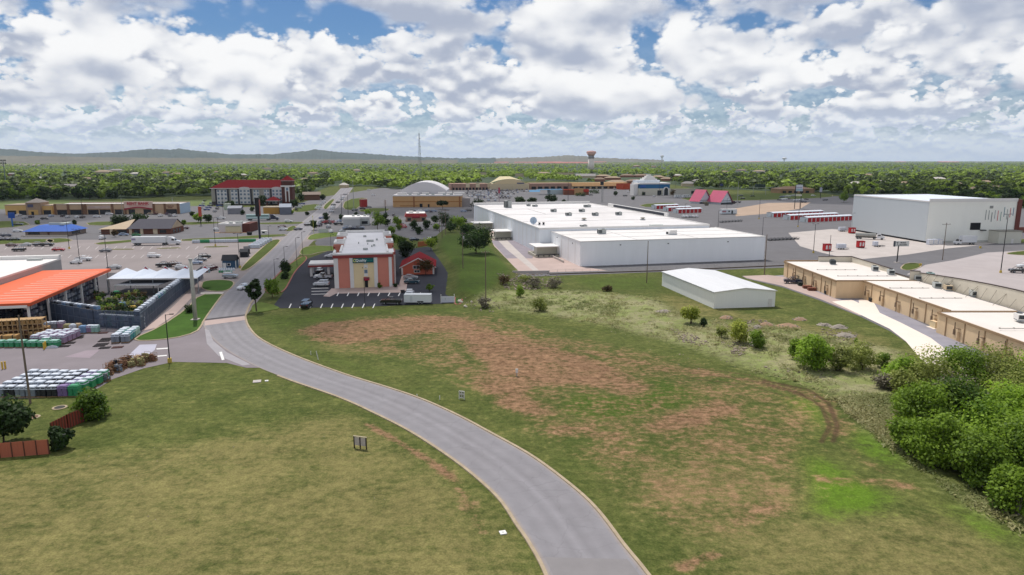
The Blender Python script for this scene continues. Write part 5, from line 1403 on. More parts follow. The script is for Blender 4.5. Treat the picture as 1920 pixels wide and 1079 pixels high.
# --- small sheds for sale ------------------------------------------------------------
def tiny_shed(pa,pb,D,h,rise,label,wall,roof,doors=True):
 def ex(r,L,D,h):
  if doors:
   w=MB().box(L*.34,-.07,.9,L*.62,-.003,1.9).each('window',m_trim,r); MB().box(L*.38,-.09,1.0,L*.58,-.072,1.8).build('pane',m_glass,w)
   MB().box(L*.06,-.07,.1,L*.28,-.003,2.0).each('door',m_trim,r); MB().box(L - .18,-.06,0,L + .05,.1,h).box(-.05,-.06,0,.15,.1,h).each('corner_trim',m_trim,r)
 simple_building('garden_shed',label,'shed',pa,pb,D,h,wall,roof,'gable',rise,.25,ex,'sheds shown for sale')
tiny_shed((417,503.5),(443,503),4.0,2.9,2.0,'dark blue cottage shed with white window and a black roof',M('shed_blue','#33506b',.7,.06),M('shed_black_roof','#24262d',.8,.08))
tiny_shed((450,483),(464.5,482.6),4.0,2.2,1.2,'black barn-like shed behind the dark blue cottage shed',M('shed_black','#26272d',.7,.1),M('shed_black_roof','#24262d'),False)
tiny_shed((459,476.5),(469,476),4.0,2.1,1.0,'black shed farthest along the row of sheds',M('shed_black','#26272d'),M('shed_grey_roof','#3a3b42',.8,.08),False)

# --- walls and fences near the camera ---------------------------------------------------
def board_fence(line,h,label,mat,n,name='timber_fence'):
 P=[G(*p) for p in line]; a=P[0]
 r=root(name,label,'fence',(a.x,a.y,tz(a.x,a.y)),0.0)
 mb=MB(); ps=MB()
 for i in range(len(P) - 1):
  p,q=(P[i] - a).to_2d(),(P[i + 1] - a).to_2d(); d=(q - p).normalized(); nn=Vector((-d.y,d.x))*.06
  k=int((q - p).length/.16)
  for j in range(k):
   u,v=p.lerp(q,j/k),p.lerp(q,(j + .93)/k); hh=h + random.uniform(-.02,.02)
   mb.prism([(u.x - nn.x*.3,u.y - nn.y*.3),(v.x - nn.x*.3,v.y - nn.y*.3),(v.x + nn.x*.3,v.y + nn.y*.3),(u.x + nn.x*.3,u.y + nn.y*.3)],.03,hh)
  for j in range(n + 1):
   t=p.lerp(q,j/n); ps.box(t.x - .07,t.y - .07,-.3,t.x + .07,t.y + .07,h + .04)
  for zz in (.4,h - .35):mb.prism([(p.x + nn.x*.3,p.y + nn.y*.3),(q.x + nn.x*.3,q.y + nn.y*.3),(q.x + nn.x*1.2,q.y + nn.y*1.2),(p.x + nn.x*1.2,p.y + nn.y*1.2)],zz,zz + .1)
 mb.build('boards',mat,r); ps.each('post',M('fence_post_brown','#5d3b2d',.85,.15),r)
board_fence([(-70,866),(93,853)],2.15,'salmon-red board fence at the left frame edge beside the lawn',M('red_boards','#b0664e',.85,.12,1.5,streak=(6,6,.3)),7)
board_fence([(98,822),(128,806),(158,793)],2.2,'dark red board fence overgrown with a creeper, running away from the camera',M('dark_red_boards','#8a4030',.85,.15,1.5,streak=(6,6,.3)),6)
def chain_fence(line,h,label):
 P=W(line); a=P[0]; r=root('wire_fence',label,'fence',(a.x,a.y,0),0.0)
 ps,w=MB(),MB()
 for i in range(len(P) - 1):
  p,q=P[i] - a,P[i + 1] - a; n=int((q - p).length/3)
  for k in range(n + 1):
   t=p.lerp(q,k/n); ps.tube((t.x,t.y,0),(t.x,t.y,h),.035,n=5)
  for z in (.15,h*.5,h):w.tube((p.x,p.y,z),(q.x,q.y,z),.02,n=4)
 ps.each('post',M('galv_post','#8d8f8c',.6,.1),r); w.build('wire',M('galv_post','#8d8f8c'),r)
 b=MB()
 for i in range(len(P) - 1):
  p,q=P[i] - a,P[i + 1] - a; d=(q - p).normalized(); nn=Vector((d.y,-d.x))*.45
  b.prism([(p.x,p.y),(q.x,q.y),(q.x + nn.x,q.y + nn.y),(p.x + nn.x,p.y + nn.y)],-.2,.35)
 b.build('footing',M('fence_footing','#5b5048',.9,.2),r)
chain_fence([(1030,515),(1240,508.5),(1475,498.5)],1.6,'low wire fence on a dark footing along the warehouse drive')
def wallbox(name,label,cat,line,h,w,mat):
 P=W(line); a=P[0]; r=root(name,label,cat,(a.x,a.y,0),0.0)
 mb=MB()
 for i in range(len(P) - 1):
  p,q=P[i] - a,P[i + 1] - a; d=(q - p).normalized(); nn=Vector((-d.y,d.x))*w/2
  mb.prism([(p.x - nn.x,p.y - nn.y),(q.x - nn.x,q.y - nn.y),(q.x + nn.x,q.y + nn.y),(p.x + nn.x,p.y + nn.y)],-.1,h)
 mb.build('masonry',mat,r); return r
wallbox('retaining_wall','pale concrete retaining wall at the end of the loading drive above the rubble','wall',[(961,513.5),(1030,512.5)],1.0,.4,m_conc)
wallbox('low_brick_wall','long dark brick boundary wall beside the tall storage hall','wall',[(1898,437),(1990,433)],3.0,.5,M('boundary_brick','#7e4a3e',.85,.1))
wallbox('orange_wall','short orange-brown screen wall behind the salmon annex','wall',[(784,463),(803,460)],2.2,.4,M('orange_screen','#a4623c',.85,.08))

# --- roof of the far town: houses among the trees, barracks on the plain ----------------------
def houses():
 rr=random.Random(5)
 cols=[('house_white','#c9c4ba'),('house_cream','#bfae90'),('house_brick','#8a5a45'),('house_grey','#9a9a98')]
 rfs=[('roof_grey','#8b8683'),('roof_brown','#85705f'),('roof_pale','#bdb6ae'),('roof_tan','#9c8872')]
 cn={'house_white':'white','house_cream':'cream','house_brick':'brick','house_grey':'grey'}
 rn={'roof_grey':'grey','roof_brown':'brown','roof_pale':'pale','roof_tan':'tan'}
 global HOUSES
 HOUSES=spots=[(60,351,'h',14),(105,361,'g',26),(130,356,'g',20),(75,339,'h',14),(190,325,'h',26),(215,322,'h',22),(252,329,'h',18),(310,327,'h',16),(330,330,'h',22),(405,326,'h',12),(160,340,'h',18),
    (500,318,'h',16),(585,328,'h',18),(668,322,'h',14),(570,342,'h',16),(643,353,'h',14),(905,329,'f',14),(975,332,'f',18),(1060,330,'f',34),(1020,328,'h',24),
    (1098,334,'g',36),(1130,334,'h',26),(1150,338,'h',28),(1178,333,'h',24),(1205,333,'h',26),(1160,347,'h',34),(1125,341,'h',20),(1190,345,'h',30),(1235,336,'h',24),(1250,340,'h',20),
    (1225,314,'h',10),(1195,313,'h',12),(1290,350,'h',24),(1310,345,'h',26),(1270,333,'h',18),(1390,322,'h',20),(1425,324,'h',22),(1360,325,'h',16),(1628,332,'h',14),(1605,350,'h',20),
    (1760,340,'h',26),(1800,352,'h',22),(1850,347,'h',18),(1870,360,'g',24),(1830,362,'h',14),(1700,350,'h',18),(1655,347,'h',16),(30,356,'h',14),(20,330,'h',14),(455,332,'h',12)]
 places=('above the retail strip','beyond the red-roofed inn','beside the radio mast','beyond the domed arcade','behind the stepped showroom','above the pink restaurant','beyond the tall storage hall')
 for i,(px,py,k,w) in enumerate(spots):
  g=G(px,py); sc=g.y/1281.0; wc,rc=rr.choice(cols),rr.choice(rfs)
  if 1090 <= px <= 1260 and k == 'h':rc=rr.choice([rfs[1],rfs[3]]); wc=cols[2]
  if k == 'f':wc=cols[1]
  pl=places[0 if px < 380 else 1 if px < 620 else 2 if px < 860 else 3 if px < 1080 else 4 if px < 1265 else 5 if px < 1560 else 6]
  lab='%s-walled house with a %s roof among the trees %s' % (cn[wc[0]],rn[rc[0]],pl)
  L=w*sc
  simple_building('house',lab,'house',Vector((g.x - L/2,g.y,0)),Vector((g.x + L/2,g.y + L*rr.uniform(-.2,.25),0)),max(9,L*.55),4.5 if k != 'f' else 7.5,M(wc[0],wc[1],.85,.08,.3),M(rc[0],rc[1],.85,.08,.3),
      {'h':'hip','g':'gable','f':'flat'}[k],3.2 if L < 40 else 5.0,.6,None,'houses among the trees ' + pl)
houses()
def barracks():
 rr=random.Random(9)
 wl,rl=M('barrack_wall','#c9b3a2',.85,.08,.1),M('barrack_roof','#b0695c',.8,.08,.1)
 spots=[(890,304.8,38),(912,303.8,30),(940,306.3,26),(985,306.2,40),(1002,304.5,34),(1030,305.6,44),(1052,304.2,40),(1068,306.4,46),(1090,305.0,30),(1022,307.3,30),(1125,305.5,24),(1085,307.4,36),(1050,307.8,30),
    (1320,304.2,30),(1350,304.4,36),(1385,304.2,28),(1410,304.6,34),(1445,304.3,24),(1690,305.0,20),(1780,305.4,36),(1770,304.6,20)]
 for px,py,w in spots:
  g=G(px,py); sc=g.y/1281.0; L=w*sc
  simple_building('barrack','long low barrack with a salmon roof on the far plain','barrack',Vector((g.x - L/2,g.y,0)),Vector((g.x + L/2,g.y + L*rr.uniform(-.1,.1),0)),L*.25,9,wl,rl,'gable',9.0 + 3*rr.random(),2.0,None,'red-roofed barracks on the far plain')
 wl2,rl2=M('far_white_wall','#c9c6bf',.85,.06,.1),M('far_white_roof','#d6d4d0',.8,.06,.1)
 for px,py,w in [(520,303.4,12),(545,303.0,16),(585,303.2,10),(615,303.3,20),(650,303.0,14),(690,303.2,18),(720,303.4,14),(760,303.6,12),(1145,304.4,10),(1165,304.1,14),(1185,303.9,12),(1210,304.2,18),(1232,304.0,14),(1262,304.1,12),(1285,304.4,10),(1590,304.8,16),(1620,305.2,10),(1840,305.5,14)]:
  g=G(px,py); sc=g.y/1281.0; L=w*sc
  simple_building('far_hall','white flat hall on the horizon plain','hall',Vector((g.x - L/2,g.y,0)),Vector((g.x + L/2,g.y,0)),L*.4,16 + rr.uniform(0,14),wl2,rl2,'flat',group='white halls on the horizon plain')
barracks()
def water_tower():
 g=G(1108,322); sc=g.y/1281
 H=HT(1108,322,283)
 r=root('water_tower','pink and white water tower with a flared tank on a fat pedestal','water tower',g)
 MB().tube((0,0,0),(0,0,H*.62),6.3*sc,5.6*sc,24).build('pedestal',M('tower_cream','#e0d5cc',.8,.05),r,True)
 MB().tube((0,0,H*.62),(0,0,H*.76),5.6*sc,5.2*sc,24).build('neck_band',M('tower_grey','#8d898c',.7,.05),r,True)
 MB().tube((0,0,H*.76),(0,0,H*.90),5.4*sc,9.2*sc,24).tube((0,0,H*.90),(0,0,H*.97),9.2*sc,8.4*sc,24).tube((0,0,H*.97),(0,0,H),8.4*sc,3*sc,24).build('tank',M('tank_pink','#dba99f',.6,.05),r,True)
 for px,pt,lab,nm in ((1241,290.5,'white ball-shaped water tower on the horizon','ball'),(1470,295,'white mushroom-shaped water tower on the horizon','mush')):
  g=G(px,306); sc=g.y/1281; H=HT(px,306,pt)
  r=root('far_water_tower',lab,'water tower',g)
  MB().tube((0,0,0),(0,0,H*.8),1.3*sc,1.0*sc,12).build('shaft',M('tower_white','#d6d8da',.6,.03),r,True)
  t=MB(); R=3.2*sc if nm == 'ball' else 4.4*sc; k=.9 if nm == 'ball' else .5; c=H - R*k
  for i in range(10):
   a0,a1=-math.pi/2 + math.pi*i/10,-math.pi/2 + math.pi*(i + 1)/10
   t.tube((0,0,c + R*k*math.sin(a0)),(0,0,c + R*k*math.sin(a1) + .01),max(.05,R*math.cos(a0)),max(.05,R*math.cos(a1)),16,cap=False)
  t.build('tank',M('tower_white','#d6d8da'),r,True)
water_tower()
def radio_mast():
 g=G(788,346); H=HT(788,346,250)
 r=root('radio_mast','tall grey lattice radio mast rising above the treetops','mast',g)
 mb=MB()
 def wd(z):return 4.2*(1 - z/H) + .7
 C=[(math.cos(a),math.sin(a)) for a in (math.pi/2,math.pi/2 + 2.094,math.pi/2 + 4.189)]
 n=26
 for k in range(n):
  z0,z1=H*k/n,H*(k + 1)/n
  for i in range(3):
   j=(i + 1) % 3; a0,a1,b0=wd(z0),wd(z1),wd(z0)
   mb.tube((C[i][0]*a0,C[i][1]*a0,z0),(C[i][0]*a1,C[i][1]*a1,z1),.17,n=5)
   mb.tube((C[i][0]*a0,C[i][1]*a0,z0),(C[j][0]*a1,C[j][1]*a1,z1),.10,n=4)
   mb.tube((C[i][0]*a1,C[i][1]*a1,z1),(C[j][0]*a1,C[j][1]*a1,z1),.09,n=4)
 mb.build('lattice',M('mast_grey','#707a84',.6,.1),r)
 for k,z in enumerate((.42,.5,.60,.74,.9)):MB().tube((1.2,-.9,H*z),(1.5,-1.5,H*z),.9,.9,12).build('dish',m_hvac,r)
 MB().tube((0,0,H),(0,0,H + 5),.12,.05,n=5).build('aerial',m_steel,r)
radio_mast()
def lattice_post():
 g=G(12,352); H=HT(12,352,300)
 r=root('phone_mast','steel phone mast with a crown of aerials at the left frame edge','mast',g)
 MB().tube((0,0,0),(0,0,H),.7,.4,8).build('pole',M('mast_grey','#707a84'),r)
 a=MB()
 for z in (H - 1,H - 5):
  for k in range(9):
   t=2*math.pi*k/9; a.box(3.2*math.cos(t) - .25,3.2*math.sin(t) - .25,z - 1.2,3.2*math.cos(t) + .25,3.2*math.sin(t) + .25,z + 1.2)
  a.tube((-3.2,0,z),(3.2,0,z),.12,n=4).tube((0,-3.2,z),(0,3.2,z),.12,n=4)
 a.build('aerials',m_hvacd,r)
lattice_post()

# --- hills ----------------------------------------------------------------------------------------
def hills(name,prof,dist,depth,mat,seed):
 """a ridge whose skyline heights are those seen from here, with real breadth"""
 xs=np.linspace(prof[0][0],prof[-1][0],260); ys=np.interp(xs,[p[0] for p in prof],[p[1] for p in prof])
 rows=[(0.0,0.0),(.18,.30),(.38,.68),(.5,1.0),(.65,.75),(.85,.3),(1.0,-.02)]
 mb=MB(); nx=len(xs)
 jit=vnoise(xs,xs*0,seed,.35) - .5
 for (u,w) in rows:
  for i,(x,y) in enumerate(zip(xs,ys)):
   d=dist + depth*(u - .5) + (60*jit[i]*dist/8000 if 0 < u < 1 else 0)
   z=(CAMH + dist*(HOR - y - jit[i]*1.6)/FPX)
   mb.v.append(((x - CX)/FPX*d,d,max(-2.0,z*w*(1 + .25*(vnoise(np.array([x + u*90]),np.array([u*50.]),seed + 1,.3)[0] - .5)*(u != .5)))))
 for j in range(len(rows) - 1):
  for i in range(nx - 1):
   a=j*nx + i; mb.f.append((a,a + 1,a + nx + 1,a + nx)); mb.m.append(0)
 return tag(mb.build(name,mat,smooth=True),kind='structure')
m_hill=M('hill_scrub','#46514a',.95,.25,.004,spec=.05,dirt=.5)
m_hill2=M('hill_grass','#6b6757',.95,.25,.003,spec=.05,dirt=.4)
hills('hills',[(-200,281),(0,279),(40,281),(90,286),(150,289),(230,286),(270,282),(300,280.5),(330,281.5),(350,280),(372,282.5),(405,286),(440,290),(500,292)],11000,3000,m_hill,31)
hills('hills',[(360,290),(440,290),(520,290),(560,286),(582,284),(600,281),(615,283.5),(650,286.5),(690,288.5),(730,291.5),(770,294),(850,297),(930,296.5)],12500,3000,m_hill,37)
hills('hills',[(860,298),(960,296.5),(1010,295),(1040,293.5),(1060,291.5),(1085,293),(1120,296),(1180,298.5),(1240,300)],13500,2500,m_hill2,41)
hills('hills',[(-300,291),(0,292.5),(120,294),(260,296),(420,297),(520,298.5),(700,300),(860,300.6)],8200,1600,m_hill2,43)
for i,(pts,z) in enumerate([([(-200,303.2),(130,303.5),(140,303.9),(-200,304.6)],.6),([(330,303.0),(740,302.8),(740,303.3),(330,303.8)],.6),([(-100,306.5),(330,305.0),(470,305.5),(430,307.5),(-100,312)],.7),([(880,306.3),(1140,306.3),(1240,307.4),(880,308.2)],.7)]):
 sheet('field',pts,z,M('pale_field' if i < 2 else 'mauve_field','#c2b59f' if i < 2 else '#7d6f64',.95,.1,.003))


# ------------------------------------------------------------------ vehicles
PAINT={'white':'#d5d6d8','silver':'#a3a7ab','grey':'#6c7076','dark grey':'#3c3f44','black':'#141518','red':'#a5161c','maroon':'#4c1a22','blue':'#24407e','navy':'#161f3c','teal':'#17424f','green':'#1f7a4a','brown':'#58423a','tan':'#a0917b','pale blue':'#8fa0b8','purple':'#3a2c48'}
def paint(c):return M('paint_' + c.replace(' ','_'),PAINT[c],0.28,0.04,1.0,spec=0.5,coat=0.6)
m_tyre,m_rim,m_cglass=M('tyre_rubber','#17171a',.9,.1),M('wheel_rim','#8d9094',.4,.1,metal=.5),M('car_glass','#15191f',.08,.1,spec=.7)
m_head,m_tail=M('headlight_lens','#dfe3e6',.2,.02),M('tail_lens','#8d1418',.3,.05)
def wheel_mesh(R=.34,w=.24):
 k=MB().tube((0,-w/2,0),(0,w/2,0),R,n=14,mi=0); k.tube((0,-w/2 - .01,0),(0,w/2 + .01,0),R*.58,n=10,mi=1)
 return k.mesh('wheel',[m_tyre,m_rim])
WHEEL=wheel_mesh()
WHEELB=wheel_mesh(.50,.30)
def car_template(kind):
 r=root('parked_car' if kind != 'pickup' else 'pickup_truck','','car' if kind != 'pickup' else 'pickup',(0,-500,0))
 b,g=MB(),MB()
 if kind == 'sedan':
  prof=[(-2.35,.32),(2.35,.32),(2.38,.62),(2.15,.84),(1.05,.98),(-1.5,1.02),(-2.25,.98),(-2.38,.7)]; hw=.90
  c0,c1,z0,z1,hw0,hw1=(-1.95,1.10),(-1.2,.25),.98,1.44,.84,.62
 elif kind == 'suv':
  prof=[(-2.35,.40),(2.35,.40),(2.40,.78),(2.20,1.02),(1.15,1.12),(-2.25,1.16),(-2.38,.8)]; hw=.95
  c0,c1,z0,z1,hw0,hw1=(-2.25,1.22),(-2.0,.42),1.12,1.74,.90,.70
 elif kind == 'hatch':
  prof=[(-2.0,.32),(2.0,.32),(2.05,.62),(1.85,.86),(.95,1.0),(-1.9,1.04),(-2.02,.7)]; hw=.86
  c0,c1,z0,z1,hw0,hw1=(-1.92,1.05),(-1.55,.25),1.0,1.50,.82,.62
 elif kind == 'van':
  prof=[(-2.5,.38),(2.5,.38),(2.55,.8),(2.35,1.05),(1.75,1.15),(-2.48,1.2),(-2.52,.8)]; hw=.98
  c0,c1,z0,z1,hw0,hw1=(-2.46,1.85),(-2.36,.95),1.15,1.95,.94,.80
 else:
  prof=[(-2.9,.55),(2.85,.50),(2.92,.92),(2.75,1.14),(1.35,1.22),(-.75,1.22),(-.75,1.2),(-2.9,1.2)]; hw=.98
  c0,c1,z0,z1,hw0,hw1=(-.75,1.55),(-.45,.70),1.2,1.86,.92,.74
 b.extr(prof,-hw,hw)
 def ringp(c,hwv,z):return [(c[0],-hwv,z),(c[1],-hwv,z),(c[1],hwv,z),(c[0],hwv,z)]
 A,B=ringp(c0,hw0,z0),ringp(c1,hw1,z1)
 for i in range(4):g.poly([A[i],A[(i + 1) % 4],B[(i + 1) % 4],B[i]])
 T=ringp((c1[0] - .03,c1[1] + .03),hw1 + .02,z1 - .03); T2=ringp((c1[0] + .05,c1[1] - .05),hw1 - .05,z1 + .05)
 for i in range(4):b.poly([T[i],T[(i + 1) % 4],T2[(i + 1) % 4],T2[i]])
 b.poly(T2)
 for i in range(4):                                    # pillars
  b.tube(A[i],B[i],.055,n=4)
 xm=(c0[0]*.45 + c0[1]*.55); xt=(c1[0]*.45 + c1[1]*.55)
 for s in (-1,1):b.tube((xm - .3,s*(hw0 + .005),z0),(xt - .3,s*(hw1 + .005),z1),.05,n=4)
 b.build('body',paint('white'),r); g.each('window',m_cglass,r)
 if kind == 'pickup':MB().box(-2.78,-.82,1.201,-.85,.82,1.215).build('bed_floor',M('bed_liner','#2a2b2e',.8,.1),r)
 xf,xb=(1.75,-1.85) if kind == 'pickup' else (1.45,-1.4)
 for x in (xf,xb):
  for s in (-1,1):
   w=put('wheel',WHEEL,r); w.location=(x,s*(hw - .12),.34);
   if kind == 'pickup':w.scale=(1.12,)*3; w.location.z=.38
 fx=max(p[0] for p in prof) - .02; bx=min(p[0] for p in prof) + .0
 hz={'sedan':.68,'hatch':.68,'suv':.86,'van':.9,'pickup':.98}[kind]
 for s in (-1,1):
  MB().box(fx - .12,s*hw*.8 - .17,hz - .09,fx + .03,s*hw*.8 + .17,hz + .07).build('headlight',m_head,r)
  MB().box(bx - .03,s*hw*.82 - .13,hz - .06,bx + .1,s*hw*.82 + .13,hz + .14).build('tail_light',m_tail,r)
 return r
TPL={k:car_template(k) for k in ('sedan','suv','hatch','van','pickup')}
for k,t in TPL.items():
 KIDS[t.name]=list(t.children)
used_t=set()
def car(px,py,kind,col,deg,label,group=None):
 p=G(px,py); a=math.radians(deg); t=TPL[kind]
 if kind in used_t:c=dup(t,(p.x,p.y,.03),a,label,group,mats={'body':paint(col)})
 else:
  used_t.add(kind); c=t; c.location=(p.x,p.y,.03); c.rotation_euler=(0,0,a); c['label']=label
  if group:c['group']=group
  for ch in c.children:
   if ch.name.startswith('body'):ch.material_slots[0].link='OBJECT'; ch.material_slots[0].material=paint(col)
 c.scale=(1.04,1.04,1.16)
 return c
LOTG='cars in the big car park'
for a in ((110,471,'sedan','red',8,'bright red car alone in the near lane of the big car park',LOTG),(36,471.5,'van','black',186,'long black van at the near left of the big car park',LOTG),
   (23,462.5,'sedan','maroon',8,'dark maroon car, leftmost in the row behind the black van',LOTG),(49,462,'sedan','silver',188,'silver car between the maroon and the dark cars',LOTG),
   (74,462,'suv','dark grey',8,'dark grey car touching the black car',LOTG),(88,462,'pickup','black',8,'black pickup at the end of the row, right of the dark grey car',LOTG),
   (198,473,'sedan','grey',188,'low grey-blue car behind the lamp post, below the clinic',LOTG),(157,489.5,'pickup','white',4,'long white pickup beside the store roof',LOTG),(143,495,'hatch','white',184,'small white car half hidden by the store roof',LOTG),
   (289,483.5,'suv','white',6,'white car alone in the middle of the big car park',LOTG),(214,505,'sedan','silver',188,'silver car peeking over the greenhouse gables',LOTG),(324,500,'pickup','brown',4,'tan and brown pickup behind the greenhouse',LOTG),
   (309,501,'pickup','black',184,'black pickup left of the brown pickup',LOTG),(340,505,'hatch','white',10,'white car between two red greenhouse emblems',LOTG),(368,496,'sedan','pale blue',20,'pale blue car nearest the concrete mast',LOTG),
   (376,490,'sedan','grey',20,'grey car second in the slanting row by the mast',LOTG),(384,484.5,'suv','black',20,'black car at the far end of the slanting row by the mast',LOTG),(397,507,'suv','maroon',80,'dark maroon car facing away beside the cottage shed',LOTG),
   (432,522,'suv','silver',0,'silver car turning out beside the gas bottles',None),(456.5,543,'hatch','white',252,'white car driving down the avenue beside the pine',None),
   (12,444,'suv','navy',20,'dark blue car left of the blue-roofed restaurant',None),(33,435.5,'sedan','white',20,'white car parked against the blue roof',None),(28,451.5,'sedan','black',20,'black car on the lane below the blue roof',None),(7,451.5,'sedan','purple',20,'dark purple car at the left frame edge',None),
   (346,430,'sedan','maroon',186,'dark red car right of the brick clinic',None),(232,442.5,'sedan','pale blue',10,'pale blue car under the tan gable of the clinic',None),(256,443.5,'hatch','green',10,'green car in front of the brick clinic',None),(192,449,'suv','white',100,'white car left of the small clinic tree',None),
   (606,523.5,'pickup','white',182,'white pickup beside the hotel porch',None),(603,537,'suv','white',182,'white car in front of the hotel, below the white pickup',None),(620,483.5,'sedan','white',182,'white car behind the hotel porch roof',None),(600,512.5,'suv','black',90,'black car in the shade of the hotel porch',None),
   (575,577,'van','black',91,'black van parked nose-on at the edge of the hotel lot',None),(734,571,'pickup','black',178,'black pickup hitched to the white box trailer',None),(768,556.5,'pickup','white',90,'white pickup with a loaded bed, between hotel and box trailer',None),
   (770,524,'sedan','silver',0,'silver car right beneath the red-roofed annex',None),(772,532,'sedan','teal',0,'dark teal car in front of the silver car beside the annex',None),
   (414,411.5,'pickup','white',8,'white pickup on the street above the white diner',None),(541,417.5,'suv','white',6,'white car on the street right of the green-striped trailer',None),(531,432.5,'suv','white',6,'white car in the diner car park, in front of a dark one',None),(529,427.5,'sedan','maroon',186,'dark car in the diner car park, behind the white one',None),
   (559,432,'sedan','navy',45,'dark blue car pulling out of the diner car park',None),(577.5,424,'suv','black',60,'black car waiting at the avenue junction',None),(604.5,411,'sedan','blue',10,'blue car turning at the junction by the round tree',None),(407,433,'hatch','white',10,'white car left of the diner',None),
   (616,428,'suv','silver',90,'silver car in front of the white fast food restaurant',None),(621,437,'hatch','white',95,'white car right of the white hoarding',None),(641,436,'sedan','silver',80,'silver car left of the hotel roof corner',None),(635,422.5,'pickup','black',0,'black pickup left of the white fast food restaurant',None),(599,425,'suv','purple',80,'purple car behind the round street tree',None),
   (1487,532,'pickup','navy',165,'navy pickup parked behind the tan strip',None),(1496,530,'van','black',165,'black van behind the navy pickup',None),(1909,512,'pickup','black',172,'black pickup at the right frame edge',None),(1921,503,'suv','white',172,'white car cut by the right frame edge',None),
   (1547,376.5,'suv','black',184,'black car driving on the far road below the small pole sign',None),(1525,368,'sedan','white',4,'white car on the far road right of the twin-post sign',None),(1411,369,'sedan','black',0,'black car alone on the far road right of the pink restaurant',None),
   (1383,381,'pickup','black',184,'long black pickup right beside the pink restaurant',None),(1392,374,'suv','black',184,'black car behind the long black pickup',None),(1389,368.5,'suv','dark grey',184,'dark grey car farthest back beside the pink restaurant',None),
   (1178,361,'hatch','white',30,'white car left of the stepped showroom',None),(1153,356,'suv','silver',30,'silver car below the tan awning row',None),(1226,369.5,'hatch','white',60,'white car in front of the showroom arch',None),(1238,366.5,'sedan','silver',0,'silver car under the showroom window',None),(1172,368.5,'suv','dark grey',10,'dark grey car in front of the orange shop',None),
   (1507,380.5,'van','navy',4,'navy van under the twin-post sign',None),(1108,367,'sedan','black',10,'black car right of the red restaurant',None),(810,452.5,'suv','white',30,'white car on the parking strip behind the annex',None),(776.5,452,'sedan','navy',30,'dark blue car beside the white one behind the annex',None),
   (692,390,'sedan','black',10,'black car beside the red kiosk',None),(680,393,'suv','black',10,'black car in front of the red kiosk',None),(665,396,'suv','navy',40,'dark car leaving the far car park beside the lamp post',None),(700,367,'sedan','white',10,'white car in the middle of the far car park',None),(692,357.5,'suv','white',10,'white car at the far end of the far car park',None),
   (869,398,'suv','pale blue',10,'pale blue car right of the dome-shaped tree',None),(879,396.5,'suv','black',10,'black car right of the pale blue one by the dome-shaped tree',None)):
 car(*a)
g1='cars in front of the retail strip'
for i,(px,py,k,c) in enumerate(((35,405.5,'sedan','white'),(47,410.5,'suv','silver'),(59,409,'suv','navy'),(96,407,'hatch','pale blue'),(118,407,'hatch','black'),(127,409,'sedan','silver'),(145,409,'hatch','white'),(155,409.5,'suv','black'),(182,408,'sedan','white'),(205,403.5,'suv','white'),
         (283,403,'sedan','tan'),(292.5,403,'van','maroon'),(301,406.5,'suv','white'),(314,403.5,'suv','purple'),(319,406.5,'suv','grey'),(328,406.5,'suv','white'),(35,423,'sedan','dark grey'),(84,412,'sedan','black'))):
 nm=('left of the cream corner shop tower','in front of the cream corner shop tower','below the tower of the corner shop','below the gap between the two retail buildings','below the first bay of the retail strip','below the second bay of the retail strip','below the faded sign band','next to the lamp post of the retail strip','below the pale shop fronts','at the kerb of the pale shop fronts',
   'at the kerb under the red-lettered sign','beside the tan car under the red-lettered sign','behind the hedge trees of the strip','before the last shop of the retail strip','second from the blue side wall','nearest the blue side wall','on the street behind the blue pole sign','driving in the middle of the strip car park')[i]
 car(px,py,k,c,(95 if i not in (8,9,16,17,10) else 8) + i % 3*4,'%s %s %s' % (c,{'sedan':'car','suv':'tall car','hatch':'small car','van':'van'}[k],nm),g1)
rr=random.Random(3)
g2='cars in the dense dealer rows'
for (x0,y0,x1,y1,n,where,kinds) in ((376,392,384,378,4,'before the grey inn','suv'),(388,395,398,383,4,'before the grey inn','suv'),(403,398,412,388,3,'before the grey inn','pickup'),(556,395,566,384,4,'right of the grey inn','pickup'),(596,393,607,380,5,'beside the brown motel','suv'),(1461,376,1478,374,4,'below the brick hall','sedan'),(1466,371,1490,368,5,'below the brick hall','suv'),(1492,377,1512,375,3,'below the brick hall','sedan')):
 for i in range(n):
  t=i/max(1,n - 1); col=rr.choice(['white','silver','white','dark grey','blue','white'])
  car(x0 + (x1 - x0)*t,y0 + (y1 - y0)*t,kinds,col,rr.choice([10,190,100]),'vehicle in the dense rows ' + where,g2 + ' ' + where)
for i,(px,py) in enumerate(((622,398.5),(624,393),(624.5,389.5),(625,386),(641,375.5),(644,372),(647,366),(634,381))):
 car(px,py,('sedan','suv')[i % 2],('silver','white','white','dark grey','silver','white','grey','black')[i],68,'car queueing on the avenue where it nears the trees','cars queueing on the avenue')
g3='cars in the full car park of the domed arcade'
g4='cars around the small diners'
for i in range(34):
 px,py=((738 + (i % 9)*2.2,405 + (i % 9)*2.9) if i < 9 else (650 + (i - 9)*3.4,431.5 - (i % 2)) if i < 18 else (775 + (i - 18)*5.5,398.5 - (i % 3)*.8) if i < 26 else (600 + (i - 26)*5,417 + (i % 3)*2))
 car(px,py,rr.choice(['sedan','suv','hatch']),rr.choice(['white','silver','pale blue','dark grey','black','red','navy']),rr.choice([12,100,190]),'small car in the crowded lots around the far diners',g4)
n=0
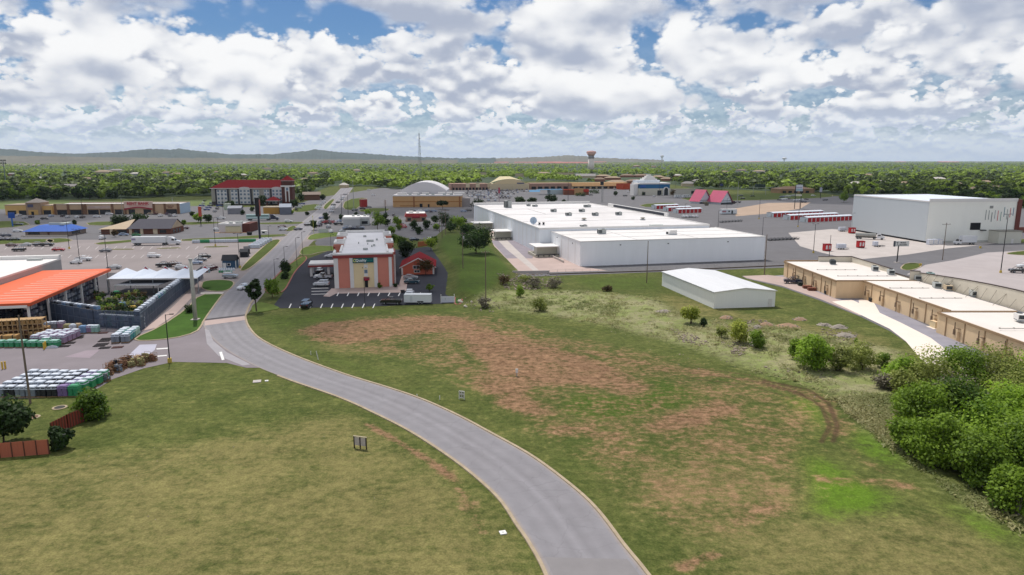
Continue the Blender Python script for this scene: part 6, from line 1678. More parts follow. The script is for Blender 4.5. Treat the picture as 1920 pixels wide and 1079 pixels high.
for row,(y,xa,xb) in enumerate(((357.4,905,1000),(359.6,868,1004),(362.2,866,975),(364.5,860,965),(367,872,958),(369.6,880,962),(372.5,885,956),(377,916,934))):
 x=xa
 while x < xb:
  if rr.random() < .80:
   car(x,y + rr.uniform(-.3,.3),rr.choice(['sedan','suv','hatch']),rr.choice(['white','silver','pale blue','navy','blue','dark grey','black','white']),100 + rr.uniform(-4,4),'car in the dense rows before the domed arcade',g3); n += 1
  x += 2.9*(y - HOR)/40*1.12
# lorries
def semi(px,py,deg,label,Lt=15.5,tcol='white',boxm=None,stripe=None):
 p=G(px,py); r=root('lorry',label,'lorry',(p.x,p.y,.03),math.radians(deg))
 bx=MB().box(-Lt/2,-1.3,1.15,Lt/2,1.3,4.1).build('trailer_box',boxm or M('trailer_white','#d6d8da',.45,.03,.3,dirt=.04),r)
 if stripe:MB().box(-Lt/2 + .3,-1.33,2.7,Lt/2 - .3,-1.303,3.3).build('stripe',stripe,bx)
 else:MB().box(-Lt/2 + .1,-1.33,2.5,-Lt/2 + 2.0,-1.303,3.4).build('tail_marking',M('marking_mauve','#8f87a0',.6,.25,2.0),bx)
 x=Lt/2 + .9
 c=MB().extr([(x,.7),(x + 5.4,.7),(x + 5.5,1.5),(x + 5.2,1.95),(x + 3.6,2.15),(x + 3.0,3.1),(x + 1.8,3.9),(x,3.9)],-1.2,1.2).build('cab',paint(tcol),r)
 MB().box(x + 1.9,-1.23,2.2,x + 3.1,-1.203,3.0).poly([(x + 3.62,-1.05,2.18),(x + 3.62,1.05,2.18),(x + 3.06,1.05,3.05),(x + 3.06,-1.05,3.05)]).each('window',m_cglass,c)
 MB().box(-Lt/2 + .2,-.5,.85,x + 1,.5,1.14).build('chassis',m_black,r)
 for xx in (-Lt/2 + 1.6,-Lt/2 + 2.9,Lt/2 - 1.2,Lt/2 + .1,x + 4.2):
  for s in (-1,1):
   w=put('wheel',WHEELB,r); w.location=(xx,s*1.05,.5)
 for s in (-1,1):MB().box(x + 5.4,s*.85 - .2,1.0,x + 5.56,s*.85 + .2,1.3).build('headlight',m_head,c)
 return r
semi(281,460,6,'white lorry with a long white trailer crossing the big car park')
semi(484,413.5,5,'lorry with a pale trailer striped dark green on the far street',15.0,'navy',M('trailer_mint','#b9cfcc',.45,.03),M('dark_green_stripe','#1e5a4c',.6,.05))
def boxtruck(px,py,deg,label):
 p=G(px,py); r=root('box_truck',label,'truck',(p.x,p.y,.03),math.radians(deg))
 MB().box(-4.6,-1.25,1.1,3.0,1.25,4.2).build('box_body',M('trailer_white','#d6d8da'),r)
 c=MB().extr([(3.2,.6),(6.1,.6),(6.15,1.3),(5.9,1.65),(4.9,1.8),(4.3,2.7),(3.2,2.75)],-1.1,1.1).build('cab',paint('white'),r)
 MB().box(3.5,-1.13,1.8,4.3,-1.103,2.5).box(3.5,1.103,1.8,4.3,1.13,2.5).poly([(4.93,-.95,1.82),(4.93,.95,1.82),(4.36,.95,2.64),(4.36,-.95,2.64)]).each('window',m_cglass,c)
 MB().box(-4.5,-.5,.75,5,.5,1.09).build('chassis',m_black,r)
 for xx in (-3.0,4.9):
  for s in (-1,1):w=put('wheel',WHEELB,r); w.location=(xx,s*1.0,.5)
boxtruck(1811,459,187,'white box truck standing in front of the tall storage hall')
def tanker(px,py,deg):
 p=G(px,py); r=root('tipper_truck','dark truck with a rounded silver body beside the tall hall','truck',(p.x,p.y,.03),math.radians(deg))
 MB().tube((-6.5,0,2.0),(2.8,0,2.0),1.15,n=14).build('tank',M('tank_silver','#9b9a93',.35,.1,.6,metal=.4),r)
 MB().box(-6.6,-1.2,.8,3.2,1.2,1.05).build('chassis',m_black,r)
 c=MB().extr([(3.3,.6),(6.8,.6),(6.8,1.7),(5.6,1.9),(5.0,2.9),(3.3,2.9)],-1.15,1.15).build('cab',paint('white'),r)
 MB().box(3.7,-1.18,1.9,4.9,-1.153,2.6).each('window',m_cglass,c)
 for xx in (-5.5,-4.2,2.2,5.6):
  for s in (-1,1):w=put('wheel',WHEELB,r); w.location=(xx,s*1.0,.5)
tanker(1630,449,-22)
def trailer_box(px,py,deg,label,L=7.6,H=2.7):
 p=G(px,py); r=root('box_trailer',label,'trailer',(p.x,p.y,.03),math.radians(deg))
 b=MB().box(-L/2,-1.2,.55,L/2,1.2,H).build('box_body',M('trailer_white','#d6d8da'),r)
 MB().box(-L/2 - .02,-1.22,H - .02,L/2 + .02,1.22,H + .06).build('roof',M('trailer_roof','#b9bdc0',.5,.06),b)
 MB().box(-L/2 + 1.7,-1.23,.7,-L/2 + 2.4,-1.203,2.4).each('door',M('trailer_door','#c4c7ca',.5,.03),b)
 MB().tube((-L/2 - 1.5,0,.5),(-L/2,-.7,.5),.06,n=5).tube((-L/2 - 1.5,0,.5),(-L/2,.7,.5),.06,n=5).build('drawbar',m_black,r)
 MB().box(-.1,-1.25,.7,1.7,-1.203,.95).build('mudguard',m_black,r)
 for xx in (.35,1.25):
  for s in (-1,1):w=put('wheel',WHEEL,r); w.location=(xx,s*1.12,.34)
trailer_box(784,569.5,-1,'white box trailer with twin axles on the hotel lot')
def caravan(px,py,deg,label,L=8):
 p=G(px,py); r=root('caravan',label,'caravan',(p.x,p.y,.03),math.radians(deg))
 b=MB().extr([(-L/2,.6),(L/2 - .4,.6),(L/2,1.8),(L/2 - .3,3.2),(-L/2,3.2)],-1.2,1.2).build('body',M('caravan_white','#cfd0d0',.5,.04),r)
 for x in (-L*.3,0,L*.25):MB().box(x,-1.23,1.7,x + 1.0,-1.203,2.5).each('window',m_cglass,b)
 MB().box(-L*.45,-1.22,.9,L*.45,-1.203,1.1).build('stripe',M('caravan_stripe','#7f8894',.6,.05),b)
 for s in (-1,1):w=put('wheel',WHEEL,r); w.location=(-.4,s*1.1,.34)
caravan(1271,371.5,8,'white caravan left of the other before the long white office'); caravan(1286,371,8,'white caravan nearest the pink restaurant, before the long white office')
def site_office(px,py,deg):
 p=G(px,py); r=root('site_office','white cabin with a dark door on the asphalt below the pink restaurant','cabin',(p.x,p.y),math.radians(deg))
 b=MB().box(-6,-1.8,.5,6,1.8,3.7).build('body',M('cabin_white','#ccd3d8',.5,.04),r)
 MB().box(-6.1,-1.9,3.7,6.1,1.9,3.9).build('roof',m_trim,b); MB().box(1.6,-1.83,.6,2.8,-1.803,2.9).each('door',m_dark,b)
 MB().box(-5.6,-1.83,1.6,-2.5,-1.803,2.8).build('poster',M('faded_poster','#a8757c',.6,.25,1.2),b); MB().box(-.9,-1.83,1.8,.5,-1.803,2.8).each('window',m_cglass,b)
 MB().box(-5.8,-1.6,0,5.8,1.6,.5).build('skirt',m_dark,r)
site_office(1365.5,402,6)
# hire trailers, red-and-white moving boxes
def flat_trailer(px,py,deg,label,group,L=3.4):
 p=G(px,py); r=root('hire_trailer',label,'trailer',(p.x,p.y,.03),math.radians(deg),group)
 f=MB().box(-L/2,-.8,.45,L/2,.8,.55)
 for x in (-L/2,L/2 - .06):
  for y in (-.8,.74):f.box(x,y,.55,x + .06,y + .06,1.2)
 for y in (-.8,.74):f.box(-L/2,y,1.14,L/2,y + .06,1.2).box(-L/2,y,.85,L/2,y + .06,.9)
 f.build('frame',m_black,r); MB().tube((L/2,0,.45),(L/2 + 1.2,0,.45),.05,n=5).build('drawbar',m_black,r)
 for s in (-1,1):w=put('wheel',WHEEL,r); w.location=(0,s*.85,.34)
for i in range(8):flat_trailer(1443 + i*7.2,451.5 - i*.35,95,'black open hire trailer in the row on the pale pad edge','hire trailers on the pad edge')
for i in range(7):flat_trailer(1352 + i*6.0,417.8 - i*.35,95,'black open hire trailer in the row on the dark asphalt','hire trailers on the dark asphalt')
m_pod,m_podw=M('pod_red','#b3151c',.55,.08),M('pod_white_panel','#d3cccb',.6,.05)
def pod(px,py,deg,label,mount=False):
 p=G(px,py); r=root('moving_box',label,'container',(p.x,p.y),math.radians(deg))
 b=MB().box(-1.5,-1.1,.35,1.5,1.1,3.1).build('body',m_pod,r)
 for x in (-1.1,.3):MB().box(x,-1.13,.9,x + .8,-1.103,2.6).each('panel',m_podw,b)
 MB().box(-1.6,-1.2,3.1,1.6,1.2,3.25).build('lid',M('pod_dark_red','#7d1218',.6,.1),b)
 MB().box(-1.4,-1.0,0,1.4,1.0,.35).build('skid',m_black,r)
pod(1550,471,4,'red moving box with white panels nearest the corner lamp post'); pod(1613,465,4,'red moving box with white panels in front of the silver-bodied truck'); pod(1597,438,8,'red moving box with white panels at the near corner of the tall hall')
def crate_trailer(px,py,deg,label,n=2):
 p=G(px,py); r=root('crate_trailer',label,'trailer',(p.x,p.y,.03),math.radians(deg))
 MB().box(-2.2,-.9,.5,2.2 + 1.2,.9,.62).build('deck',m_black,r)
 for k in range(n):MB().box(-2.1 + k*2.05,-.85,.62,-.15 + k*2.05,.85,2.5).build('crate',M('crate_white','#c4c8d2',.6,.1,1.0),r)
 for x in (-.6,.6):
  for s in (-1,1):w=put('wheel',WHEEL,r); w.location=(x,s*.95,.34)
crate_trailer(1577,468,4,'trailer with white wrapped crates between the two near red moving boxes'); crate_trailer(1579,434.5,6,'trailer with white crates left of the far red moving box'); crate_trailer(1645,463,4,'trailer with one white crate in front of the truck cab',1)
for k in range(3):
 p=G(1742.5 + k*9,459.2 - k*.4); r=root('white_locker',('white caged locker nearest the hall corner','white caged locker in the middle of the three by the hall','white caged locker nearest the box truck')[k],'locker',p,math.radians(7),'white lockers at the hall')
 MB().box(-1.05,-1,.1,1.05,1,2.6).build('body',M('crate_white','#c4c8d2'),r); MB().box(-.85,-1.04,.3,-.1,-1.003,2.4).box(.1,-1.04,.3,.85,-1.003,2.4).each('panel',m_trim,r)
# truck sheds at the loading docks of the warehouse flank
for k in range(5):
 p=G(1301 + k*6.2 - 15,411 - k*.5);
 car(1281 + k*6,408.2,'hatch',('white','white','silver','white','white')[k],100,'white hire vehicle in the row beside the navy-banded warehouse end','hire vehicles beside the warehouse')

# ------------------------------------------------------------------ poles, masts and signs
m_wood=M('weathered_wood','#75675a',.9,.15,1.5,streak=(8,8,.4)); m_pole=M('dark_pole','#2c2a2e',.6,.1); m_galv=M('pale_pole','#9b9c98',.6,.08)
def light_pole(px,pb,pt,label,base=None,arms=1,r0=.13,mat=None,cond=True,basem=None):
 p=GT(px,pb) if tz(G(px,pb).x,G(px,pb).y) > .3 else G(px,pb); H=HT(px,pb,pt)
 r=root('light_pole',label,'lamp post',p,0)
 MB().tube((0,0,-.3),(0,0,H),r0,r0*.6,8).build('pole',mat or m_pole,r)
 if base:MB().tube((0,0,0),(0,0,.9),.42,.38,12).build('base',basem or M('yellow_base','#c2a74f',.8,.1,1.0,dirt=.15),r)
 hd=MB()
 for k in range(arms):
  a=math.pi*k + .2; c,s=math.cos(a),math.sin(a)
  hd.tube((0,0,H - .15),(c*.8,s*.8,H),.05,n=5)
  hd.obox((c*1.15,s*1.15,H + .02),(.8,.42,.16),a)
 hd.build('lamp_head',m_pole if mat is None else m_black,r)
 return r
light_pole(318.5,680,590,'black lamp post on a yellow base at the yard entrance lawn',True,1)
light_pole(130,467,415,'lamp post on a yellow base right of the blue-roofed restaurant',True,2); light_pole(150,495,430,'lamp post beside the long white pickup',True,2); light_pole(203,510,436,'lamp post rising behind the greenhouse end',True,2)
light_pole(404,462,408,'lamp post on the traffic island by the gas bottles',True,2); light_pole(450,503,438,'lamp post on a yellow base at the cottage shed',True,2)
light_pole(516,526,486,'thin lamp post beside the avenue nearest the hotel garden bush',False,1,.1); light_pole(534,497,463,'thin lamp post beside the avenue, right of the cottage shed',False,1,.1); light_pole(557,499,446,'dark lamp post at the hotel garden kerb',False,1,.1); light_pole(568,482,435,'dark lamp post at the hotel back entrance',False,1,.1)
light_pole(684.5,577,522,'slim black lamp post in front of the hotel door',False,1,.09); light_pole(621,470,440,'slim lamp post behind the hotel porch',False,1,.09)
light_pole(1876,512,402,'dark lamp post on a yellow base in front of the tall hall',True,2,.17); light_pole(1525,475,420,'lamp post on a yellow base at the corner of the pale pad',True,2,.15); light_pole(1554,489,441,'dark pole rising behind the far end of the tan strip',False,0,.14)
light_pole(1423,411,372,'pale-tipped lamp post on the asphalt below the far road',True,1,.15); light_pole(1346,430,395,'dark lamp post behind the warehouse roof edge',True,1,.13); light_pole(1429,447,408,'dark lamp post at the warehouse corner',False,1,.13); light_pole(1496,426,378,'lamp post on a yellow base before the storage rows',True,1,.14)
light_pole(1362,402,372,'lamp post in front of the white cabin',True,1,.12); light_pole(1284,402,382,'lamp post among the storage rows beside the warehouse',False,1,.12); light_pole(1596,438,400,'pale lamp post at the left corner of the tall hall',True,1,.12,m_galv)
light_pole(641,405,365,'black lamp post at the junction left of the white fast food restaurant',False,1,.22); light_pole(653,404,362,'dark lamp post behind the white fast food restaurant',False,1,.18); light_pole(664,402,338,'pale tall lamp post at the far avenue',False,1,.25,m_galv); light_pole(849,388,345,'dark lamp post before the tan arched store',False,1,.2)
light_pole(1065,380,341,'black lamp post before the red restaurant',False,2,.22); light_pole(155,404,371,'lamp post of the retail strip under its mid bays',False,2,.2); light_pole(230,404,371,'lamp post of the retail strip left of the red-lettered sign',False,1,.2,m_galv); light_pole(325,398,370,'lamp post with a white ball right of the red-lettered sign',False,1,.2,m_galv); light_pole(419,406,358,'lamp post before the grey inn',False,1,.18); light_pole(1236,368,340,'lamp post in front of the stepped showroom',False,1,.18)
light_pole(409,430,412,'short lamp post left of the white diner',False,1,.14); light_pole(504,447,424,'short lamp post right of the pylon sign',False,1,.12); light_pole(1382,387,340,'tall pale lamp post right of the pink restaurant',False,1,.25,m_galv)
def utility_pole(px,pb,pt,label,arm=2.4,wires=True,r0=.17,dirx=0.0):
 p=GT(px,pb); H=HT(px,pb,pt)
 r=root('utility_pole',label,'utility pole',p,dirx)
 MB().tube((0,0,-.4),(0,0,H),r0,r0*.65,8).build('pole',m_wood,r)
 if arm:
  c=MB().box(-arm/2,-.06,H - .7,arm/2,.06,H - .55).build('crossarm',m_wood,r)
  ii=MB()
  for x in (-arm/2 + .1,-.35,.35,arm/2 - .1):ii.tube((x,0,H - .55),(x,0,H - .35),.05,n=6)
  ii.build('insulators',m_hvac,c)
 return r,Vector((p.x,p.y,p.z + H))
u1=utility_pole(57,757,592,'tall wooden utility pole among the pallet rows on the left',0,r0=.19)
u2=utility_pole(911,569,470,'wooden utility pole on the grass bank nearest the rubble',2.2); u3=utility_pole(868,503,438,'wooden utility pole with a transformer halfway down the grass bank',2.2); u4=utility_pole(829,446,402,'pale utility pole at the top of the grass bank, left of its twin',2.6); u5=utility_pole(827.5 + 8,441,394,'pale utility pole with wide crossarms at the top of the grass bank',4.5); u6=utility_pole(824,436,398,'pale utility pole farthest up the grass bank',2.0)
u7=utility_pole(1212.5,531,452,'wooden utility pole left of the white metal shed',0); u8=utility_pole(1433,516,440,'brown utility pole between the metal shed and the tan strip',0,r0=.2); u9=utility_pole(1767,488,418,'utility pole with a crossarm in front of the box truck',4.0,dirx=.2)
utility_pole(1526,363,337,'utility pole right of the brick hall',4.0); utility_pole(1266,362,330,'utility pole left of the long white office',2.5); utility_pole(1278,362,332,'second utility pole beside the long white office',0); utility_pole(1367,358,333,'utility pole behind the pink restaurant',0); utility_pole(1345 + 3,358,326,'utility pole behind the ridge of the pink restaurant',2.5); utility_pole(1296,350,325,'utility pole among the trees right of the showroom',0)
p=u3[0]; MB().tube((.35,0,HT(868,503,438) - 2.6),(.35,0,HT(868,503,438) - 1.5),.3,n=12).build('transformer',m_hvac,p)
def wire(pairs,name='power_line',label='',sag=.5,rad=.022):
 for i,(a,b,off) in enumerate(pairs):
  mb=MB(); prev=None
  for k in range(15):
   t=k/14; q=a.lerp(b,t) + Vector((off,0,-4*sag*t*(1 - t) - .4))
   if prev is not None:mb.tube(prev,q,rad,n=4,cap=False)
   prev=q
  tag(mb.build(name,m_pole),label[i] if isinstance(label,list) else label,'wire')
wire([(u2[1],u3[1],-1),(u2[1],u3[1],1),(u3[1],u5[1],-1),(u3[1],u5[1],1)],label=['left wire from the pole by the rubble to the transformer pole','right wire from the pole by the rubble to the transformer pole','left wire from the transformer pole up the bank','right wire from the transformer pole up the bank'])
def monopole():
 p=G(366.5,600); H=HT(366.5,600,487)
 r=root('concrete_mast','thick pale concrete mast standing on the lawn beside the garden centre fence','mast',p)
 MB().tube((0,0,0),(0,0,H),.52,.42,16).build('shaft',M('mast_concrete','#aaa89f',.85,.08,.8,dirt=.1),r,True)
 MB().box(-.9,-.9,-.1,.9,.9,.22).build('footing',m_conc,r); MB().tube((0,0,H),(0,0,H + .2),.5,n=16).build('cap',m_galv,r)
monopole()
def pylon_sign():
 p=G(487.5,449); H=HT(487.5,449,371)
 r=root('pylon_sign','black pylon sign on one thick dark post beside the avenue','sign',p,.15)
 MB().tube((0,0,0),(0,0,H - 7),.55,.5,10).each('post',M('pylon_navy','#242a38',.6,.08),r)
 MB().box(-1.1,-1.3,H - 9.5,.9,1.3,H).build('sign_box',m_black,r); MB().box(.9,-1.25,H - 9.2,1.0,1.25,H - 1).build('red_edge',M('edge_salmon','#9c5348',.6,.1),r)
pylon_sign()
def twin_sign():
 A,B=G(1489.5,392),G(1500.5,392); H=HT(1495,392,347); d=(B - A).to_2d(); L=d.length
 r=root('twin_post_sign','big white sign on two black posts beside the far road','sign',A,math.atan2(d.y,d.x))
 for x in (0,L):MB().tube((x,0,0),(x,0,H),.3,n=8).each('post',m_black,r)
 MB().box(-.4,-.4,H - 5.2,L + .6,.4,H).build('board',M('sign_white','#c4c9cf',.5,.06),r); MB().box(-.2,-.43,H - 4.9,L + .4,-.403,H - 3.2).build('lower_panel',M('sign_teal_pale','#93b0b4',.5,.08),r); MB().box(.2,-.43,H - 2.6,L,-.403,H - 1.9).build('text_bar',M('sign_mauve','#9a8ea6',.5,.1),r)
 MB().box(.1,-.35,H - 9.2,L + .2,.35,H - 7.9).build('reader_board',M('sign_cream','#c8c6b6',.5,.05),r); MB().box(-.4,-.45,H - 5.4,-.1,.45,H + .2).build('side_frame',m_black,r)
twin_sign()
def pole_sign(px,pb,pt,label,w,h,bcol,post=.25,mat=None):
 p=G(px,pb); H=HT(px,pb,pt); r=root('pole_sign',label,'sign',p,.1)
 MB().tube((0,0,0),(0,0,H - h),post,n=8).each('post',mat or m_black,r); MB().box(-w/2,-.3,H - h,w/2,.3,H).build('board',M('sb_' + bcol.strip('#'),bcol,.5,.08),r)
 return r,H
pole_sign(1538,372.5,352,'grey-white sign on one dark post right of the twin-post sign',2.6,4.8,'#a9adb8',.35)
r,H=pole_sign(24,425,399,'blue sign on a bent blue post left of the retail strip',3.6,3.4,'#1c4c9c',.4,M('sign_blue_post','#2e68b8',.6,.06))
r,H=pole_sign(936,381,352,'pink-red pole sign rising behind the warehouse roof',1.6,5.5,'#b04a5c',.3,M('pink_post','#b9a3a6',.6,.05)); pole_sign(377,423.5,388,'orange-red sign on a dark post beside the street trees',1.8,6.0,'#b8503c',.25)
r,H=pole_sign(1128,380,341,'black sign on two pale posts behind the warehouse roof',3.2,3.2,'#1b2a30',.25,m_galv); MB().tube((1.1,0,0),(1.1,0,H - 3),.25,n=8).each('post',m_galv,r)
pole_sign(1352.5,358,345,'dark blue sign on the ridge line of the pink restaurant',4.2,3.0,'#2a3566',.2)
pole_sign(723,400,375,'narrow white and dark sign stack at the arched store corner',1.4,5.0,'#b5a59c',.3)
r,H=pole_sign(588,437,405,'yellow-topped marker post on the corner lawn',.3,.6,'#c8c46a',.1,M('marker_yellow','#c9c560',.6,.06))
def direction_sign():
 p=G(1681.5,493); H=HT(1681.5,493,452.5); r=root('direction_sign','long white sign with a dark symbol on one black post behind the tan strip','sign',p,.1)
 MB().tube((0,0,0),(0,0,H - 1.5),.22,n=8).each('post',m_black,r)
 b=MB().box(-1.5,-.15,H - 2.1,4.3,.15,H).build('board',M('sign_clean_white','#cfd0cc',.5,.04),r); MB().box(-2.1,-.2,H - 2.15,-1.5,.2,H + .05).build('side_panel',M('panel_charcoal','#4d5258',.6,.06),r)
 MB().box(-1.1,-.18,H - .55,-.3,-.153,H - .4).box(-.78,-.18,H - 1.7,-.62,-.153,H - .55).build('symbol',m_dark,b)
 text('lettering','Medical',b,(1.7,-.18,H - .62),.75,m_hvacd,bold=.01); text('lettering','Associates',b,(1.8,-.18,H - 1.45),.75,m_hvacd,bold=.01)
 MB().box(-.9,-.8,0,.9,.8,.25).build('footing',m_conc,r)
direction_sign()
def gantry():
 A,B=G(1412,366),G(1435,365.6); H=HT(1412,366,350); d=(B - A).to_2d(); r=root('sign_gantry','steel gantry across the far road with a dark board','gantry',A,math.atan2(d.y,d.x)); L=d.length
 for x in (0,L):MB().tube((x,0,0),(x,0,H + 1),.25,n=8).each('post',m_galv,r)
 MB().box(0,-.2,H - 1.6,L*2.1,.2,H - 1.2).build('beam',m_galv,r); MB().box(2,-.3,H - .8,L - 1,.3,H + 2.6).build('board',M('sign_darkgreen','#1d332d',.6,.08),r)
gantry()
def flagmark(px,pb,pt,lean,label):
 p=GT(px,pb); h=HT(px,pb,pt); r=root('marker_post',label,'marker post',p)
 MB().tube((0,0,-.1),(lean,0,h),.07,.06,6).each('post',m_trim,r); MB().tube((lean,0,h),(lean,0,h + .04),.09,n=6).build('cap',m_hvac,r)
flagmark(583,666,659,0,'short white marker post beside the road bend'); flagmark(597,675,659,-.35,'taller leaning white marker post beside the road bend'); flagmark(824.5,750,743,0,'small dark-tipped marker by the road below the framed panel'); flagmark(782,744,740,0,'tiny red-tipped marker at the road kerb')
def lot_sign():
 A,B=GT(664.5,840),GT(687,843); h=HT(664.5,840,818.5); d=(B - A).to_2d(); L=d.length
 r=root('site_sign','small two-panel site sign on dark posts in the mown lawn','sign',A,math.atan2(d.y,d.x))
 for x in (0,L/2,L):MB().box(x - .07,-.06,-.2,x + .07,.06,h).each('post',M('brown_post','#33241f',.8,.1),r)
 for x in (0,L/2):MB().box(x + .1,-.03,.45,x + L/2 - .1,.03,h - .1).each('panel',M('sign_grey_pale','#b9afa8',.7,.05,2.0),r)
 MB().box(-.1,-.06,h,L + .1,.06,h + .1).build('top_rail',M('pale_rail','#c2b49c',.8,.08),r)
lot_sign()
def frame_sign():
 A,B=GT(861,749),GT(870.5,750); h=HT(865,749.5,734); d=(B - A).to_2d(); L=d.length
 r=root('panel_frame','white framed panel standing in the bare lot near the road','sign',A,math.atan2(d.y,d.x))
 f=MB()
 for x in (0,L):f.box(x - .05,-.04,0,x + .05,.04,h)
 for z in (.25,h*.62,h - .06):f.box(0,-.04,z,L,.04,z + .1)
 f.box(L/2 - .03,-.03,.3,L/2 + .03,.03,h); f.build('frame',m_trim,r); MB().box(.06,-.01,.35,L - .06,.01,h - .1).each('panel',M('mesh_grey','#8d8a80',.8,.1,alpha=.55),r)
frame_sign()
def pedestal():
 p=GT(969,706); r=root('utility_pedestal','white-capped utility pedestal standing in the bare lot','pedestal',p)
 MB().tube((0,0,-.1),(0,0,.8),.09,n=8).each('post',m_galv,r); MB().box(-.22,-.18,.75,.22,.18,1.35).build('cabinet',m_trim,r); MB().box(-.24,-.2,1.35,.24,.2,1.42).build('lid',m_hvac,r)
pedestal()
def lid(px,py,s,label,mat,rnd=False):
 p=GT(px,py); r=root('access_cover',label,'cover',(p.x,p.y,p.z + .02),.3)
 if rnd:MB().tube((0,0,0),(0,0,.08),s,n=20).build('ring',m_kerb,r); MB().tube((0,0,.08),(0,0,.1),s*.72,n=20).build('lid',mat,r)
 else:MB().box(-s,-s,0,s,s,.1).build('slab',mat,r); MB().tube((0,0,.1),(0,0,.12),s*.3,n=10).build('lid',m_hvac,r)
lid(943,1000,.36,'square white access cover on the lawn near the road',m_trim); lid(112,765,1.1,'round manhole ring on the lawn nearer the pallet rows',M('manhole_dark','#3e3d3a',.9,.1),True); lid(62,783,1.0,'round manhole ring on the lawn beside the dark tree',M('manhole_rust','#6b5040',.9,.1),True); lid(482,716,.7,'pale square drain slab beside the road at the yard mouth',m_conc)
lid(500,715,.3,'tiny pale cover on the lawn right of the drain slab',m_trim)
for i,(px,py,lab) in enumerate(((5,693,'yellow bollard at the left frame edge of the yard'),(10.5,692,'second yellow bollard near the left frame edge'),(83,656,'leaning yellow bollard in front of the green pallets'),(86,653,'yellow bollard beside the leaning one'))):
 p=G(px,py); r=root('bollard',lab,'bollard',p); MB().tube((0,0,0),(0,0,1.5),.16,n=10).each('post',M('bollard_yellow','#c9a53a',.6,.08),r); MB().tube((0,0,1.5),(0,0,1.56),.16,.06,10).build('cap',M('bollard_yellow','#c9a53a'),r)
for i,(px,py,lab) in enumerate(((1725.5,499,'yellow base stub at the tip of the grass island'),(1838,466,'yellow base stub in front of the box truck'))):
 p=G(px,py); r=root('yellow_stub',lab,'pole base',p); MB().tube((0,0,0),(0,0,1.0),.5,.45,12).build('stub',M('yellow_base','#c2a74f'),r); MB().tube((0,0,1.0),(0,0,1.08),.25,n=8).build('bolt_plate',m_steel,r)
p=G(850.5,568); A=G(827,568.5); B=G(852,568)
r=root('white_gate','white panel gate at the end of the hotel drive','gate',A,math.atan2((B - A).y,(B - A).x)); L=(B - A).length
MB().box(0,-.05,.15,L,.05,1.9).each('panel',M('gate_white','#c9cad2',.6,.05),r)
for x in (0,L):MB().box(x - .1,-.12,0,x + .1,.12,2.5).each('post',m_trim,r)
MB().box(L*.3,-.08,.9,L*.34,-.053,1.4).build('latch',m_hvac,r)
A,B=G(597,437.5),G(615,437.2)
r=root('hoarding','white hoarding beside the white fast food restaurant','hoarding',A,math.atan2((B - A).y,(B - A).x)); L=(B - A).length
MB().box(0,-.05,.2,L,.05,2.3).each('panel',M('hoarding_white','#b9bcb8',.6,.05),r)
for x in (.1,L/2,L - .1):MB().box(x - .06,.06,0,x + .06,.16,2.2).each('post',m_hvac,r)
# things behind the tan strip and at the hotel
def bin_(px,py,label,col='#2c2d30',s=1.0,rz=.2,lidc=None):
 p=G(px,py); r=root('refuse_bin',label,'bin',p,rz)
 MB().extr([(-.9*s,.15),(.9*s,.15),(1.05*s,1.25*s),(-1.05*s,1.25*s)],-.7*s,.7*s).build('body',M('bin_' + col.strip('#'),col,.7,.12),r); MB().box(-1.08*s,-.74*s,1.25*s,1.08*s,.74*s,1.33*s).build('lid',M('bin_lid','#222326',.7,.1),r)
for a in ((1549.5,552,'dark bin against the far block of the tan strip','#2c2d30',.8),(1633.5,566,'dark bin at the inner corner of the tan strip','#2c2d30',.8),(1682,577,'black bin at the recessed tan wall, second from the inner corner','#1f2023',.8),(1705,586,'low blue-grey bin at the recessed tan wall','#4a5a68',.7),(1764,601,'big dark green bin at the step of the tan strip','#23302c',1.2),(1869,657,'rusty-lidded dark bin by the red door of the tan strip','#3a2522',1.1),(1500,536,'dark green bin behind the navy pickup','#1d2a24',.9),(755,549,'dark bin at the hotel corner walk','#33302f',.6),(468,441,'black bin in front of the white diner','#141416',1.2)):
 bin_(a[0],a[1],a[2],a[3],a[4],1.4 if a[0] > 1400 else .2)
for i,(px,py,lab) in enumerate(((1513,541,'reddish pallet pile behind the tan strip, nearest the navy pickup'),(1522,545,'reddish pallet pile behind the tan strip, nearest the dark bin'))):
 p=G(px,py); r=root('pallet_pile',lab,'pallet pile',p,1.45,'reddish pallet piles')
 for k in range(6):MB().box(-.9 + random.uniform(-.1,.1),-1.2,k*.16,.9,1.2,k*.16 + .11).build('pallet',M('red_timber','#7a4a3a',.9,.15,2.0),r)
p=G(1757,615); r=root('cream_cabinet','cream cabinet on a slab in front of the step of the tan strip','cabinet',p,0); MB().box(-1.2,-1.1,0,1.2,1.1,1.6).build('housing',M('cabinet_cream','#d8c49c',.7,.05),r); MB().box(-1.9,-1.7,-.02,1.6,1.4,.1).build('slab',m_beige,r); MB().box(-1.25,-1.15,1.6,1.25,1.15,1.68).build('lid',m_tan,r)
for i,(px,py,s,lab) in enumerate(((712.5,537,1.1,'clipped bush in a tub beside the hotel door'),(693,540,.6,'tiny dark planter left of the tub bush'),(742,536,.9,'dark clipped bush at the hotel side corner'),(637 - 9,519,1.0,'reddish shrub at the hotel porch corner'))):
 pass
p=G(1125,491);


